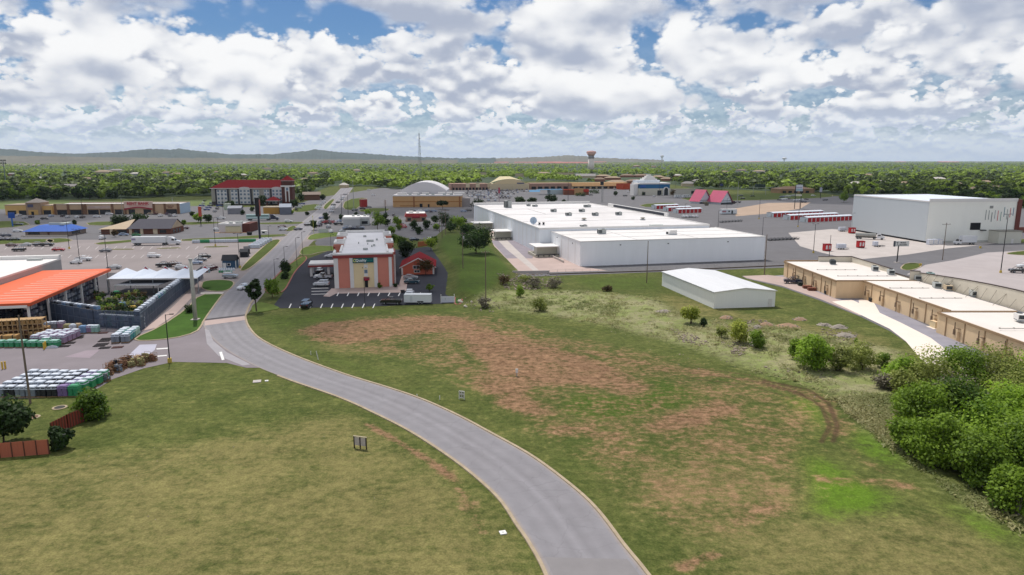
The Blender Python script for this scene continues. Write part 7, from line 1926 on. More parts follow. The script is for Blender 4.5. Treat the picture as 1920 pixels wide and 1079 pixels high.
# ------------------------------------------------------------------ plants
def leaf_mat(name,lo,hi,backl=0.45,hue=0.5):
 """leaves: dark to light by the clump's own tone, each plant a little different"""
 m=bpy.data.materials.new(name); m.use_nodes=True
 nt=m.node_tree; N,L=nt.nodes.new,nt.links.new
 b=nt.nodes['Principled BSDF']; b.inputs['Roughness'].default_value=.6; b.inputs['Specular IOR Level'].default_value=.25
 at=N('ShaderNodeAttribute'); at.attribute_name='tone'
 oi=N('ShaderNodeObjectInfo')
 ad=N('ShaderNodeMath'); ad.operation='MULTIPLY_ADD'; L(oi.outputs['Random'],ad.inputs[0]); ad.inputs[1].default_value=hue; L(at.outputs['Fac'],ad.inputs[2])
 sb=N('ShaderNodeMath'); sb.operation='SUBTRACT'; sb.use_clamp=True; L(ad.outputs[0],sb.inputs[0]); sb.inputs[1].default_value=hue/2
 mx=N('ShaderNodeMix'); mx.data_type='RGBA'; L(sb.outputs[0],mx.inputs[0]); mx.inputs[6].default_value=hexc(lo) + (1,); mx.inputs[7].default_value=hexc(hi) + (1,)
 L(mx.outputs[2],b.inputs['Base Color'])
 tr=N('ShaderNodeBsdfTranslucent'); L(mx.outputs[2],tr.inputs[0])
 ms=N('ShaderNodeMixShader'); ms.inputs[0].default_value=backl; L(b.outputs[0],ms.inputs[1]); L(tr.outputs[0],ms.inputs[2])
 L(ms.outputs[0],nt.nodes['Material Output'].inputs[0])
 return m
def quads(c,n,up,size,tone,rg,asp=(.55,1.0)):
 """leaf quads at centres c, normals n"""
 k=len(c)
 t=np.cross(n,rg.normal(size=(k,3))); t /=np.linalg.norm(t,axis=1,keepdims=True) + 1e-9
 s=np.cross(n,t); a=size[:,None]*.5
 asp=rg.uniform(asp[0],asp[1],(k,1))
 v=np.stack([c - t*a - s*a*asp,c + t*a - s*a*asp,c + t*a*.8 + s*a*asp,c - t*a*.8 + s*a*asp],1)
 return v.reshape(-1,3),np.repeat(tone,4)
def np_mesh(name,v,tone,mat):
 me=bpy.data.meshes.new(name); nv=len(v); nf=nv // 4
 me.vertices.add(nv); me.vertices.foreach_set('co',v.astype(np.float32).ravel())
 me.loops.add(nv); me.loops.foreach_set('vertex_index',np.arange(nv,dtype=np.int32))
 me.polygons.add(nf); me.polygons.foreach_set('loop_start',np.arange(0,nv,4,dtype=np.int32)); me.polygons.foreach_set('loop_total',np.full(nf,4,np.int32))
 me.update()
 at=me.attributes.new('tone','FLOAT','POINT'); at.data.foreach_set('value',tone.astype(np.float32))
 me.materials.append(mat); return me
def crown_arrays(seed,rx,rz,zc,n,leaf,clumps=18,flat=0.0,ry=None,spread=.8,droop=0.0,shell=.75):
 """an uneven crown: clumps spread through the volume, leaves round every clump"""
 rg=np.random.default_rng(seed); ry=ry or rx
 d=rg.normal(size=(clumps,3)); d /=np.linalg.norm(d,axis=1,keepdims=True)
 if flat:d[:,2]=np.abs(d[:,2])*(1 - flat) - .15
 rad=rg.uniform(shell*.45,shell,(clumps,1)) ** .8
 cc=d*rad*np.array([[rx,ry,rz]])
 cr=rg.uniform(.32,.62,clumps)*spread*(rx + ry + rz)/3*1.25
 w=cr ** 2; w /=w.sum(); who=rg.choice(clumps,n,p=w)
 e=rg.normal(size=(n,3)); e /=np.linalg.norm(e,axis=1,keepdims=True)
 rr_=cr[who][:,None]*rg.uniform(.12,1.3,(n,1)) ** .6
 c=cc[who] + e*rr_*np.array([[1,1,.8]]); c[:,2] -= droop*np.abs(e[:,2])*cr[who]
 nrm=e*.8 + rg.normal(size=(n,3))*.5 + np.array([[0,0,.6]]); nrm /=np.linalg.norm(nrm,axis=1,keepdims=True)
 ct=rg.uniform(.25,.85,clumps)
 tone=np.clip(ct[who] + rg.normal(size=n)*.16,0,1)
 size=leaf*rg.uniform(.6,1.35,n)
 c[:,2]=np.maximum(c[:,2] + zc,.05)
 v,t=quads(c,nrm,None,size,tone,rg)
 return v,t,cc + np.array([[0,0,zc]]),cr
m_bark,m_barkp=M('bark_brown','#4d4136',.95,.2,3.0,bump=.4),M('bark_grey','#8a8276',.95,.2,3.0,bump=.4)
def trunk_mesh(name,h,r,tips,mat,seed=0,lean=.2,stems=1):
 rg=random.Random(seed); mb=MB()
 for s in range(stems):
  base=Vector((rg.uniform(-1,1)*(.3 if stems > 1 else 0),rg.uniform(-1,1)*(.3 if stems > 1 else 0),-.4)); mid=Vector((base.x + rg.uniform(-lean,lean),base.y + rg.uniform(-lean,lean),h*.55)); top=Vector((mid.x + rg.uniform(-lean,lean),mid.y + rg.uniform(-lean,lean),h))
  mb.tube(base,mid,r,r*.75,8).tube(mid,top,r*.75,r*.45,7)
  for i,t in enumerate(tips):
   if i % stems != s:continue
   st=mid.lerp(top,rg.uniform(0,1)); k=st.lerp(Vector(t),.5) + Vector((rg.uniform(-.3,.3),rg.uniform(-.3,.3),rg.uniform(-.1,.4)))
   mb.tube(st,k,r*.38,r*.24,5,cap=False).tube(k,t,r*.24,r*.08,5,cap=False)
 return mb.mesh(name,mat)
LM={'fresh':leaf_mat('leaves_fresh','#48690f','#a2c140'),'green':leaf_mat('leaves_green','#395410','#8ba735'),'bright':leaf_mat('leaves_spring','#4c6610','#a9bd3c'),'dark':leaf_mat('leaves_dark','#17280e','#3c5622'),'olive':leaf_mat('leaves_olive','#5a6427','#acb45f'),
  'yellow':leaf_mat('leaves_yellow','#74821f','#c2c85c'),'grey':leaf_mat('twigs_grey','#4a463a','#857d68',.1),'rust':leaf_mat('leaves_rusty','#3a2c14','#6b5428')}
def tree(px,py,pt,wpx,kind,label,seed,n=900,leaf=.5,trunk=.35,name='tree',group=None,cat='tree',flat=0.0,barkm=None,clumps=18,lowc=None,spread=.8,stems=1,z=None):
 """tree standing at a photo pixel: foot py, top pt, crown wpx wide"""
 p=GT(px,py); sc=(p.y*CP + CAMH*SP)/FPX
 H=HT(px,py,pt); H -= 0; rx=wpx*sc/2*.92
 r=root(name,label,cat,p,random.uniform(0,6),group)
 z0=H*(lowc if lowc is not None else trunk); rz=(H - z0)/2
 v,t,cc,cr=crown_arrays(seed,rx,rz,z0 + rz,n,leaf,clumps,flat,spread=spread)
 put('crown',np_mesh('crown',v,t,LM[kind]),r)
 put('trunk',trunk_mesh('trunk',z0 + rz*.7,max(.08,H*.022),[tuple(c) for c in cc[:12]],barkm or m_bark,seed,H*.02,stems),r)
 return r
# named trees, near to far
tree(6,832,748,92,'dark','big dark leafy tree cut by the left frame edge above the board fence',101,5600,.42,lowc=-.15)
tree(178,782,724,62,'green','leafy bush tree at the far end of the dark red board fence',102,3600,.36,lowc=-.1)
tree(112,842,800,42,'dark','dark creeper mound swallowing the near end of the dark red board fence',103,2200,.36,lowc=.0,name='creeper',cat='creeper',clumps=14)
tree(481,584,520,38,'dark','tall pine-like tree at the mouth of the hotel drive',104,1900,.5,lowc=.30,clumps=26,spread=.42)
tree(511,558,523,36,'green','round young tree right of the pine at the hotel drive',105,1300,.45,lowc=.2)
tree(536,515,489,24,'dark','round dark tree on the avenue side of the hotel garden',106,900,.5,lowc=.15); tree(534,524,508,16,'dark','small dark shrub under the round garden tree',107,400,.45,lowc=.0,name='shrub',cat='shrub')
tree(798,516,484,36,'rust','thin rusty-leaved tree in front of the annex gable',108,700,.45,lowc=.25); tree(806,548,533,16,'green','young green tree on the hotel kerb bed',109,350,.4,lowc=.25)
tree(763,482,452,36,'dark','dense dark tree behind the red annex roof',110,1300,.55,lowc=.05); tree(752,462,440,24,'green','leafy tree at the far right corner of the hotel roof',111,700,.55,lowc=.1)
tree(893,476,424,66,'dark','big spreading tree beside the loading drive on the grass bank',112,3000,.6,lowc=.08); tree(872,445,418,26,'dark','dark tree on the grass bank left of the spreading one',113,1100,.6,lowc=.0)
tree(858,430,402,28,'green','bushy tree at the top of the grass bank',114,900,.6,lowc=.05); tree(832,424,396,26,'dark','dark tree behind the utility poles at the top of the bank',115,900,.6,lowc=.05); tree(845,436,412,22,'dark','low dark tree between the bank poles',116,700,.6,lowc=.02)
tree(808,470,445,26,'bright','light green thin tree by the orange screen wall',117,500,.55,lowc=.2); tree(776,432,413,18,'dark','dark tree in front of the red mansard diner',118,600,.6,lowc=.1); tree(801,430,412,18,'dark','dark tree right of the red mansard diner',119,600,.6,lowc=.1); tree(745,424,405,20,'green','tree left of the red mansard diner',120,600,.6,lowc=.1)
tree(708,432,396,32,'green','tall loose tree right of the white fast food restaurant',121,1400,.6,lowc=.1); tree(589,432,411,14,'dark','round street tree at the avenue corner',122,600,.6,lowc=.2); tree(611,416,397,14,'dark','round dark street tree beside the far junction',123,600,.6,lowc=.15); tree(640,413,402,9,'dark','small dark tree left of the white fast food restaurant',124,300,.6,lowc=.05)
tree(830,393,372,32,'dark','dome-shaped dark tree in front of the tan arched store',125,1500,.8,lowc=.12,flat=.3,clumps=30,spread=.45); tree(897,392,372,28,'dark','dark tree at the far corner of the white warehouse',126,1000,.8,lowc=.02); tree(975,384,368,26,'dark','clipped dark tree, left of the two joined ones behind the warehouse',127,1000,.8,lowc=.0,clumps=26,spread=.45); tree(997,384,368.5,24,'dark','clipped dark tree, right of the two joined ones behind the warehouse',128,1000,.8,lowc=.0,clumps=26,spread=.45); tree(1035,381,364,34,'dark','broad dark tree behind the warehouse, right of the joined pair',129,1300,.8,lowc=.0,clumps=26,spread=.45); tree(1057,381,373,8,'dark','tiny dark bush right of the broad tree behind the warehouse',130,260,.7,lowc=.0)
tree(372,418,400,20,'green','street tree left of the orange-red sign',131,700,.7,lowc=.2); tree(390,418,402,17,'dark','street tree right of the orange-red sign',132,600,.7,lowc=.2); tree(227,421,403,36,'dark','wide dark hedge tree behind the tan clinic roof',133,1100,.8,lowc=.0); tree(264,418,400,34,'dark','tall dark hedge tree behind the charcoal clinic roof',134,1100,.8,lowc=.0); tree(216,445,432,12,'rust','small brownish tree in front of the brick clinic',135,300,.6,lowc=.25)
tree(553,389,374,18,'dark','round tree under the brick corner tower of the inn',136,700,.8,lowc=.1); tree(492,386,366,24,'dark','tree in front of the middle bays of the inn',137,800,.8,lowc=.1); tree(430,387,377,24,'dark','low tree at the left end of the inn',138,700,.8,lowc=.05); tree(455,403,393,10,'dark','small tree right of the grey workshop',139,300,.7,lowc=.05); tree(605,375,364,14,'dark','tree right of the brown motel',140,500,.8,lowc=.05); tree(564,378,362,18,'dark','tree left of the brown motel',141,600,.8,lowc=.05)
tree(1154,368,358,10,'dark','dark street tree left of the dark bush by the orange shop',142,300,.8,lowc=.15); tree(1187,365,352,17,'rust','dark reddish tree at the corner of the showroom',143,500,.8,lowc=.1); tree(1187,375,368,8,'dark','small dark tree at the bend below the showroom',144,260,.7,lowc=.0); tree(1206,367,359,12,'dark','low bush against the showroom front',145,300,.7,lowc=.0,name='shrub',cat='shrub'); tree(1088,368,362,26,'dark','low dark shrub bed in front of the red restaurant',146,500,.7,lowc=.0,name='shrub',cat='shrub'); tree(1114,363,355,26,'dark','dark hedge below the tan awning row',147,500,.7,lowc=.0,name='shrub',cat='shrub')
tree(1582,380,361,20,'green','single green tree at the left edge of the tall hall',148,800,.8,lowc=.15); tree(1262,368,355,12,'rust','brown shrub tree right of the showroom',149,300,.8,lowc=.05); tree(1323,386,377,12,'grey','grey leafless shrub before the pink restaurant',150,260,.6,lowc=.0,name='shrub',cat='shrub')
for i,(px,py,h,w) in enumerate(((690,405,12,12),(722,412,14,12),(727,425,16,14),(735,440,18,16),(748,432,12,12),(786,440,16,16),(815,420,16,16),(818,432,14,14),(848,420,16,18),(868,425,18,20),(884,436,16,18),(905,446,18,18),(740,455,16,14),(756,470,22,20),(576,404,8,8),(548,402,8,8),(512,396,9,9),(474,397,9,10),(360,405,9,10),(345,421,9,9),(70,421,8,9),(140,421,8,9),(668,408,10,9),(815,455,12,12))):
 tree(px,py,py - h,w,('green','dark','dark','green')[i % 4],'small %s tree between the lots of the middle distance' % ('green','dark','dark','green')[i % 4],160 + i,420,.65,lowc=.02,group='small %s trees between the lots' % ('green','dark','dark','green')[i % 4])
# bushes of the rough ground
for a in ((1295,607,573,38,'yellow','yellow-green rounded bush in front of the metal shed',2200,.30),(1319,612,594,13,'dark','small dark green shrub touching the yellow-green bush',700,.25),(1352,633,608,26,'olive','thin twiggy bush left of the yellow willow bush',700,.25),(1386,643,597,36,'yellow','tall yellow willow bush beside the round dark one',2600,.28),(1418,652,620,36,'green','round dense green bush beside the yellow willow',2600,.26),
   (1487,672,631,26,'green','upright dark bush left of the large bright bush',1800,.28),(1524,693,628,66,'fresh','large bright green bush in the rough ground',5200,.30),(1572,696,648,46,'olive','olive twiggy thicket right of the large bright bush',2200,.26),(1615,693,645,56,'olive','wide olive thicket nearest the beige drive',2600,.26),(1655,690,660,26,'green','low green shrub between the olive thicket and the trees',900,.28),(1012,584,553,32,'olive','olive bush in the weeds below the loading drive wall',1500,.28),(974,557,532,18,'green','upright green shrub at the foot of the rubble',800,.28),
   (909,577,556,24,'grey','grey brush pile round the foot of the pole on the bank',700,.3),(1137,546,535,26,'rust','low dark scrub in the grass left of the metal shed',500,.28),(1605,648,634,8,'green','tiny green shrub by the grey gravel heap',200,.24),(1688,722,672,70,'fresh','bright bushy shrub at the left end of the right tree mass',3600,.30),(1660,728,700,50,'grey','grey leafless brush under the bright shrub',1300,.28),(945,534,516,26,'rust','brownish scrub at the left end of the rubble',700,.28),(1000,540,519,36,'grey','grey tangled brush in the middle of the rubble',900,.28),(985,530,515,26,'olive','olive brush along the top of the rubble',600,.28),(1040,540,520,30,'grey','grey brush over the right end of the rubble',900,.28),(712,541,530,10,'green','clipped bush in a tub beside the hotel door',350,.25),(742,539,531,9,'dark','dark clipped bush at the hotel side corner',300,.25),(607,524,512,9,'rust','reddish shrub at the hotel porch corner',250,.25),(356,587,571,24,'dark','dark low shrub at the foot of the concrete mast',600,.28),(654,423.5,413,12,'dark','dark climbing shrub at the fast food wing',300,.5)):
 tree(a[0],a[1],a[2],a[3],a[4],a[5],200 + int(a[0]) % 997,a[6],a[7],lowc=0.0,name='shrub',cat='shrub',clumps=16,stems=4,flat=0)
# the creek-side tree mass on the right: every tree its own
mass=[(1735,742,655,110,'olive','olive tree with fine foliage at the far left of the right tree mass',4200,.34),(1795,745,640,125,'green','leafy tree behind the olive one, its top against the beige drive',5000,.36),(1865,745,636,125,'olive','olive-green tree whose top hides the tan strip corner',4600,.34),(1935,760,640,130,'fresh','yellow-green tree at the right frame edge near the tan strip',4800,.36),(1895,800,672,110,'olive','grey half-bare tree in the middle of the right tree mass',2600,.26),
  (1722,818,715,110,'green','dark-bottomed tree at the left flank of the right tree mass',5200,.36),(1790,835,715,140,'green','fresh leafy tree in the front row of the right tree mass, second from the left',6800,.38),(1862,885,735,180,'fresh','largest bright tree in the front of the right tree mass',8600,.38),(1757,872,772,120,'green','low green tree leaning out at the lower left of the right tree mass',5200,.36),(1925,935,765,160,'green','green tree cut by the right frame edge, lowest in the picture',6400,.38),(1840,912,812,130,'green','low green tree at the foot of the largest bright tree',4200,.36),(1700,780,725,50,'green','small tree at the leftmost point of the right tree mass',2000,.34),(1905,970,868,110,'green','dark low shrub tree at the lowest right edge of the tree mass',3000,.36),(1780,785,690,100,'grey','tangled grey-branched tree behind the bright front row',1600,.26),
  (1895,850,705,130,'fresh','tall bright tree behind the largest one, at the right of the tree mass',6000,.38),(1700,845,778,70,'green','low leafy tree at the lower left edge of the tree mass',3000,.36),(1690,740,690,60,'olive','low olive shrub tree leading to the tree mass',1800,.34)]
for i,a in enumerate(mass):
 tree(a[0],a[1],a[2],a[3],a[4],a[5],300 + i,int(a[6]*1.6),a[7]*.8,lowc=.02,barkm=m_barkp,clumps=30,spread=.72,stems=3)
# the wooded belt beyond the shops: the 290 nearest as trees of their own, the rest one far wood
BX=[(-200,380),(0,378),(100,376),(230,374),(300,370),(395,368),(560,370),(590,362),(618,350),(700,351),(745,356),(850,350),(900,345),(1000,341),(1060,341),(1090,343),(1200,350),(1260,347),(1300,354),(1390,357),(1460,360),(1530,361),(1600,371),(1700,385),(1920,392),(2100,394)]
tmpl=[]
for i,(kd,s) in enumerate((('bright',1),('green',2),('dark',3),('bright',4),('green',5),('dark',6),('olive',7))):
 v,t,cc,cr=crown_arrays(500 + s,4.6,3.9,5.4,460,1.35,16,spread=.8)
 r=root('belt_tree','x','tree',(0,-600,0)); put('crown',np_mesh('crown',v,t,LM[kd]),r); put('trunk',trunk_mesh('trunk',6.0,.26,[tuple(c) for c in cc[:6]],m_bark,s),r)
 KIDS[r.name]=list(r.children); tmpl.append((r,kd))
rg=np.random.default_rng(77)
pts=[]
while len(pts) < 19000:
 x=rg.uniform(-130,2050); yb=np.interp(x,[b[0] for b in BX],[b[1] for b in BX])
 u=rg.uniform(); lo,hi=(303.6 - HOR) ** -.75,(yb - HOR) ** -.75
 y=HOR + (hi + (lo - hi)*u) ** (-1/.75)
 if len(pts) < 3000:y=322 + (yb - 322)*u ** .8
 if y > yb:continue
 if 1085 < x < 1265 and y > 329 and rg.random() < .85:continue
 if 900 < x < 1010 and 336 < y and rg.random() < .9:continue
 if 885 < x < 1130 and y < 308.2 or x < 420 and y < 308.5 and rg.random() < .9:continue
 if 622 < x < 648 and y > 344:continue
 if any(abs(x - h[0]) < h[3]*.55 and h[1] - 1 < y < h[1] + 6 for h in HOUSES):continue
 pts.append((x,y))
pts.sort(key=lambda q:-q[1])
names={'bright':'spring-green','green':'mid-green','dark':'shade-darkened evergreen','olive':'olive'}
first=set()
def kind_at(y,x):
 dark=rg.random() < np.clip((y - 322)/20,.12,.93) if not 620 < x < 1100 else rg.random() < np.clip((y - 336)/30,.1,.5)  # cloud shade over the near belt put into the choice of leaf colour
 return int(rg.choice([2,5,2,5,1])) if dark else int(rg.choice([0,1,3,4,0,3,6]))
far_v,far_t=[],[]
for i,(x,y) in enumerate(pts):
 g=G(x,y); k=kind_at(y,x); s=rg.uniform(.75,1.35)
 if i < 290:
  where='behind the retail strip' if x < 400 else 'behind the grey inn' if x < 620 else 'beyond the far car park' if x < 880 else 'behind the domed arcade' if x < 1200 else 'behind the pink restaurant' if x < 1440 else 'behind the brick hall' if x < 1590 else 'behind the tall storage hall'
  t,kd=tmpl[k]; lab='%s tree in the wooded belt %s' % (names[kd],where); gr='%s trees of the belt %s' % (names[kd],where)
  if k not in first:
   first.add(k); t.location=(g.x,g.y,0); t.rotation_euler=(0,0,rg.uniform(0,6)); t.scale=(s,s,s*rg.uniform(.85,1.15)); t['label']=lab; t['group']=gr
  else:
   dup(t,(g.x,g.y,0),rg.uniform(0,6),lab,gr,(s,s,s*rg.uniform(.85,1.15)))
 else:
  far_v.append((g.x,g.y,s,k,y))
for k,(t,kd) in enumerate(tmpl):
 if k not in first:t.location=(G(300 + k,365).x,G(300 + k,365).y,0); t['label']='%s tree in the wooded belt behind the retail strip' % names[kd]; t['group']='%s trees of the belt behind the retail strip' % names[kd]
V,T=[],[]
for (x,y,s,k,py) in far_v:
 nq=40 if py > 325 else 20 if py > 313 else 9
 r0=5.3*s*(1.0 if py > 313 else 1.3)
 e=rg.normal(size=(nq,3)); e /=np.linalg.norm(e,axis=1,keepdims=True); e[:,2]=np.abs(e[:,2])*1.1 - .25
 lob=1 + .25*np.sin(e[:,0]*5 + x)*np.cos(e[:,1]*4 + y)
 c=e*(r0*lob*rg.uniform(.7,1.0,nq))[:,None]*np.array([[1,1,.95]]) + np.array([[x,y,4.9*s]])
 n=e*.8 + rg.normal(size=(nq,3))*.4 + np.array([[0,0,.5]]); n /=np.linalg.norm(n,axis=1,keepdims=True)
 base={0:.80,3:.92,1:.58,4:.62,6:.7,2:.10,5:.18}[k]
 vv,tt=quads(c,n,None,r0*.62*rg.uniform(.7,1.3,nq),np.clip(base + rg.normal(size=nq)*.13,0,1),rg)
 V.append(vv); T.append(tt)
sheet('wood_floor',[(-260,377)] + [(b[0],b[1] - .6) for b in BX] + [(2300,386),(2300,306),(1300,306),(1130,309),(880,309),(420,309),(-260,309)],0.035,M('wood_floor','#36452a',.95,.3,.02))
tag(put('woodland',np_mesh('woodland',np.concatenate(V),np.concatenate(T),leaf_mat('leaves_far_wood','#25380d','#a3bb40',.3,0.0))),'far wood of spring-green and dark trees reaching to the horizon','wood',kind='stuff')
# tall dry weeds and grass tufts of the unmown ground
def weeds():
 P=[]
 for poly,n in ((WEED[0],4200),(WEED[1],1300)):
  w=W(poly); xs,ys=[p.x for p in w],[p.y for p in w]; k=0
  while k < n:
   m=4000; x,y=rg.uniform(min(xs),max(xs),m),rg.uniform(min(ys),max(ys),m)
   ok=inpoly(x,y,w); q=np.stack([x[ok],y[ok]],1)[:n - k]; P.append(q); k += len(q)
 P=np.concatenate(P); z=np.array([tz(a,b) for a,b in P])
 dens=vnoise(P[:,0],P[:,1],61,.12); keep=rg.random(len(P)) < np.clip(dens*1.6 - .2,.1,1); P,z=P[keep],z[keep]
 V,T=[],[]
 for j in range(12):
  n=len(P); off=rg.normal(size=(n,2))*.45; h=rg.uniform(.12,.5,n)*(.5 + vnoise(P[:,0],P[:,1],62,.2))
  c=np.stack([P[:,0] + off[:,0],P[:,1] + off[:,1],z + h*.5],1)
  a=rg.uniform(0,6.28,n); nr=np.stack([np.cos(a),np.sin(a),rg.uniform(.7,1.6,n)],1); nr /=np.linalg.norm(nr,axis=1,keepdims=True)
  v,t=quads(c,nr,None,h*rg.uniform(.9,1.5,n),np.clip(vnoise(P[:,0],P[:,1],63,.06) + rg.normal(size=n)*.2,0,1),rg,(.12,.35))
  V.append(v); T.append(t)
 tag(put('weeds',np_mesh('weeds',np.concatenate(V),np.concatenate(T),leaf_mat('weed_blades','#727d45','#a9a273',.35,0.0))),'tall dry weeds over the rough ground','weeds',kind='stuff')
weeds()
# rubble, dirt and gravel heaps
def heap(px,py,w,h,mat,label,name='dirt_pile',seed=0,rough=.3):
 p=GT(px,py); sc=(p.y*CP)/FPX; R=w*sc/2; mb=MB(); n,m=22,8
 r=root(name,label,'pile',p,0)
 rows=[]
 for j in range(m + 1):
  u=j/m; row=[]
  for i in range(n):
   a=2*math.pi*i/n; q=1 + rough*(vnoise(np.array([math.cos(a)*2 + seed]),np.array([math.sin(a)*2 + u*2]),70,1.3)[0] - .5)
   rr_=R*(1 - u)*q; zz=h*(1 - (1 - u) ** 1.7)*(1 + rough*.6*(vnoise(np.array([a*2 + seed]),np.array([u*5.]),71,1.0)[0] - .5))
   row.append((rr_*math.cos(a),rr_*.7*math.sin(a),zz - .15*(1 - u)))
  rows.append(row)
 for row in rows:mb.v += row
 for j in range(m):
  for i in range(n):a,b=j*n + i,j*n + (i + 1) % n; mb.f.append((a,b,b + n,a + n)); mb.m.append(0)
 mb.build('mound',mat,r,True)
 st=MB(); rgx=random.Random(seed)
 for k in range(26):
  a=rgx.uniform(0,6.28); q=rgx.uniform(.2,1.05); s=rgx.uniform(.12,.4)
  st.obox((R*q*math.cos(a),R*.7*q*math.sin(a),h*max(0,1 - q)*.9 + s*.2),(s,s*rgx.uniform(.6,1.2),s*.6),rgx.uniform(0,3),0,(rgx.uniform(-.5,.5),'X'))
 st.build('stones',M('stone_mix','#9a9088',.9,.25,2.0),r)['kind']='stuff'
m_earth,m_grav=M('heap_earth','#9b7f67',.95,.18,1.2,bump=.6),M('heap_gravel','#958c80',.95,.22,2.0,bump=.8)
for a in ((1437,611,36,.9,m_earth,'tan earth pile left of its wider neighbour'),(1476,613,52,.9,m_earth,'widest tan earth pile in the rough ground'),(1362,597,30,.8,m_earth,'low tan earth pile just in front of the metal shed'),(1500,600,30,.7,m_earth,'low flat earth pile behind the tan piles'),(1573,615,36,.9,m_grav,'grey gravel heap with a pointed top'),(1585,631,46,.9,m_grav,'wide grey gravel heap nearest the thicket'),(1545,610,34,.5,m_grav,'low grey gravel heap behind the pointed one'),(1245,585,40,.6,m_grav,'flat heap of broken concrete left of the yellow-green bush'),(1420,616,24,.8,m_grav,'grey stone heap at the left of the tan piles'),(1395,553 + 68,18,.5,m_grav,'small grey heap behind the yellow willow')):
 heap(a[0],a[1],a[2],a[3],a[4],a[5],'dirt_pile' if a[4] is m_earth else 'gravel_pile',int(a[0]))
def stones():
 mb=MB(); rgx=random.Random(8)
 def scatter(poly,n,smin,smax):
  w=W(poly); xs,ys=[p.x for p in w],[p.y for p in w]; k=0
  while k < n:
   x,y=rgx.uniform(min(xs),max(xs)),rgx.uniform(min(ys),max(ys))
   if inpoly(np.array([x]),np.array([y]),w)[0]:
    s=rgx.uniform(smin,smax); mb.obox((x,y,tz(x,y) + s*.12),(s,s*rgx.uniform(.5,1.2),s*.5),rgx.uniform(0,3),0,(rgx.uniform(-.5,.5),'X')); k += 1
 scatter([(930,520),(962,514),(1030,514),(1055,520),(1050,540),(1000,545),(950,545),(938,535)],260,.2,.8)
 scatter([(1255,615),(1290,625),(1330,645),(1320,655),(1270,640)],170,.1,.45); scatter([(1350,640),(1420,645),(1400,660),(1355,652)],120,.1,.4); scatter([(1370,655),(1400,655),(1395,672),(1372,668)],60,.15,.6); scatter([(1400,600),(1440,600),(1430,625),(1405,622)],90,.1,.5); scatter([(1540,615),(1610,625),(1600,650),(1540,640)],120,.1,.45)
 scatter([(860,560),(900,560),(960,580),(900,590)],50,.1,.5); scatter([(1430,688),(1560,705),(1560,715),(1440,695)],25,.15,.5); scatter([(1100,600),(1500,660),(1600,760),(1300,700)],60,.08,.25); scatter([(480,690),(900,940),(500,1050),(0,900),(200,760)],40,.05,.14)
 tag(mb.build('rubble',M('rubble_stone','#8a7d70',.9,.22,1.5)),'pale broken concrete and stones strewn over the rough ground','rubble',kind='stuff')
stones()
for px,py,s,lab in ((862,568,.9,'pale boulder right of the white gate'),(872,576,.6,'flat pale stone below the boulder'),(884,567,.45,'small pale stone right of the boulder'),(1629,763,.35,'lone white stone in the rough grass left of the tree mass'),(1410,650,.8,'white rock slab below the round green bush')):
 p=GT(px,py); r=root('boulder',lab,'boulder',p,0); mb=MB()
 for i in range(5):
  a0,a1=-1.2 + i*.55,-1.2 + (i + 1)*.55; mb.tube((.1*i*s,0,s*.5*(1 + math.sin(a0)) - .1),(.1*(i + 1)*s,0,s*.5*(1 + math.sin(a1)) - .1),s*max(.1,math.cos(a0)),s*max(.08,math.cos(a1)),7,cap=i == 4)
 mb.build('stone',M('boulder_pale','#c9bfb2',.9,.15,2.0,bump=.5),r)

# ------------------------------------------------------------------ goods in the yard
WRAPC={'white':'#c9cfd8','grey':'#79808a','black':'#26272e','purple':'#7d6594','mauve':'#9a7f98','green':'#2f8a5c','teal':'#3f8f96','mint':'#8fb5a8','tan':'#b39a78','blue':'#6f8fb0','brown':'#6f5442','rust':'#7f5a45','yellow':'#c9a640','olive':'#9a9468'}
def wrap(c):return M('wrap_' + c,WRAPC[c],.45,.18,1.6,spec=.45,bump=.3)
m_timber=M('pallet_timber','#8a6d4d',.9,.15,2.0)
def pallet_tpl():
 r=root('goods_pallet','x','pallet',(0,-700,0))
 b=MB()
 for y in (-.5,0,.4):b.box(-.6,y,0,.6,y + .1,.12)
 for k in range(5):b.box(-.6 + k*.25,-.5,.12,-.42 + k*.25,.5,.15)
 b.build('pallet',m_timber,r)
 l=MB(); n=10
 for k in range(4):                                  # bags in courses, edges pulled in
  z0,z1=.16 + k*.26,.16 + (k + 1)*.26 - .015
  o=.03*(k % 2)
  for (x0,x1) in ((-.62 + o,-.01),(.01,.62 - o)):
   l.prism([(x0 + .08,-.52 + o),(x1 - .08,-.52 + o),(x1,-.42),(x1,.42),(x1 - .08,.52 - o),(x0 + .08,.52 - o),(x0,.42),(x0,-.42)],z0,z1)
 l.build('load',wrap('grey'),r)
 t=MB(); p0=[(-.63,-.53,.95),(.63,-.53,.95),(.63,.53,.95),(-.63,.53,.95)]; p1=[(-.45,-.36,1.28),(.45,-.36,1.28),(.45,.36,1.28),(-.45,.36,1.28)]
 for i in range(4):t.poly([p0[i],p0[(i + 1) % 4],p1[(i + 1) % 4],p1[i]])
 t.poly(p1); t.build('film_cap',wrap('white'),r)
 KIDS[r.name]=list(r.children); return r
PT=pallet_tpl(); used_p=[False]
def pallet(p,rz,lab,col,cap='white',s=1.0,sz=1.0,group=None):
 if not used_p[0]:
  used_p[0]=True; c=PT; c.location=(p[0],p[1],p[2] if len(p) > 2 else .02); c.rotation_euler=(0,0,rz); c['label']=lab
  if group:c['group']=group
  c.scale=(s,s,s*sz)
  for ch in c.children:
   st=ch.name.split('.')[0]
   if st in ('load','film_cap'):ch.material_slots[0].link='OBJECT'; ch.material_slots[0].material=wrap(col if st == 'load' else cap)
  return c
 return dup(PT,p if len(p) > 2 else (p[0],p[1],.02),rz,lab,group,(s,s,s*sz),{'load':wrap(col),'film_cap':wrap(cap)})
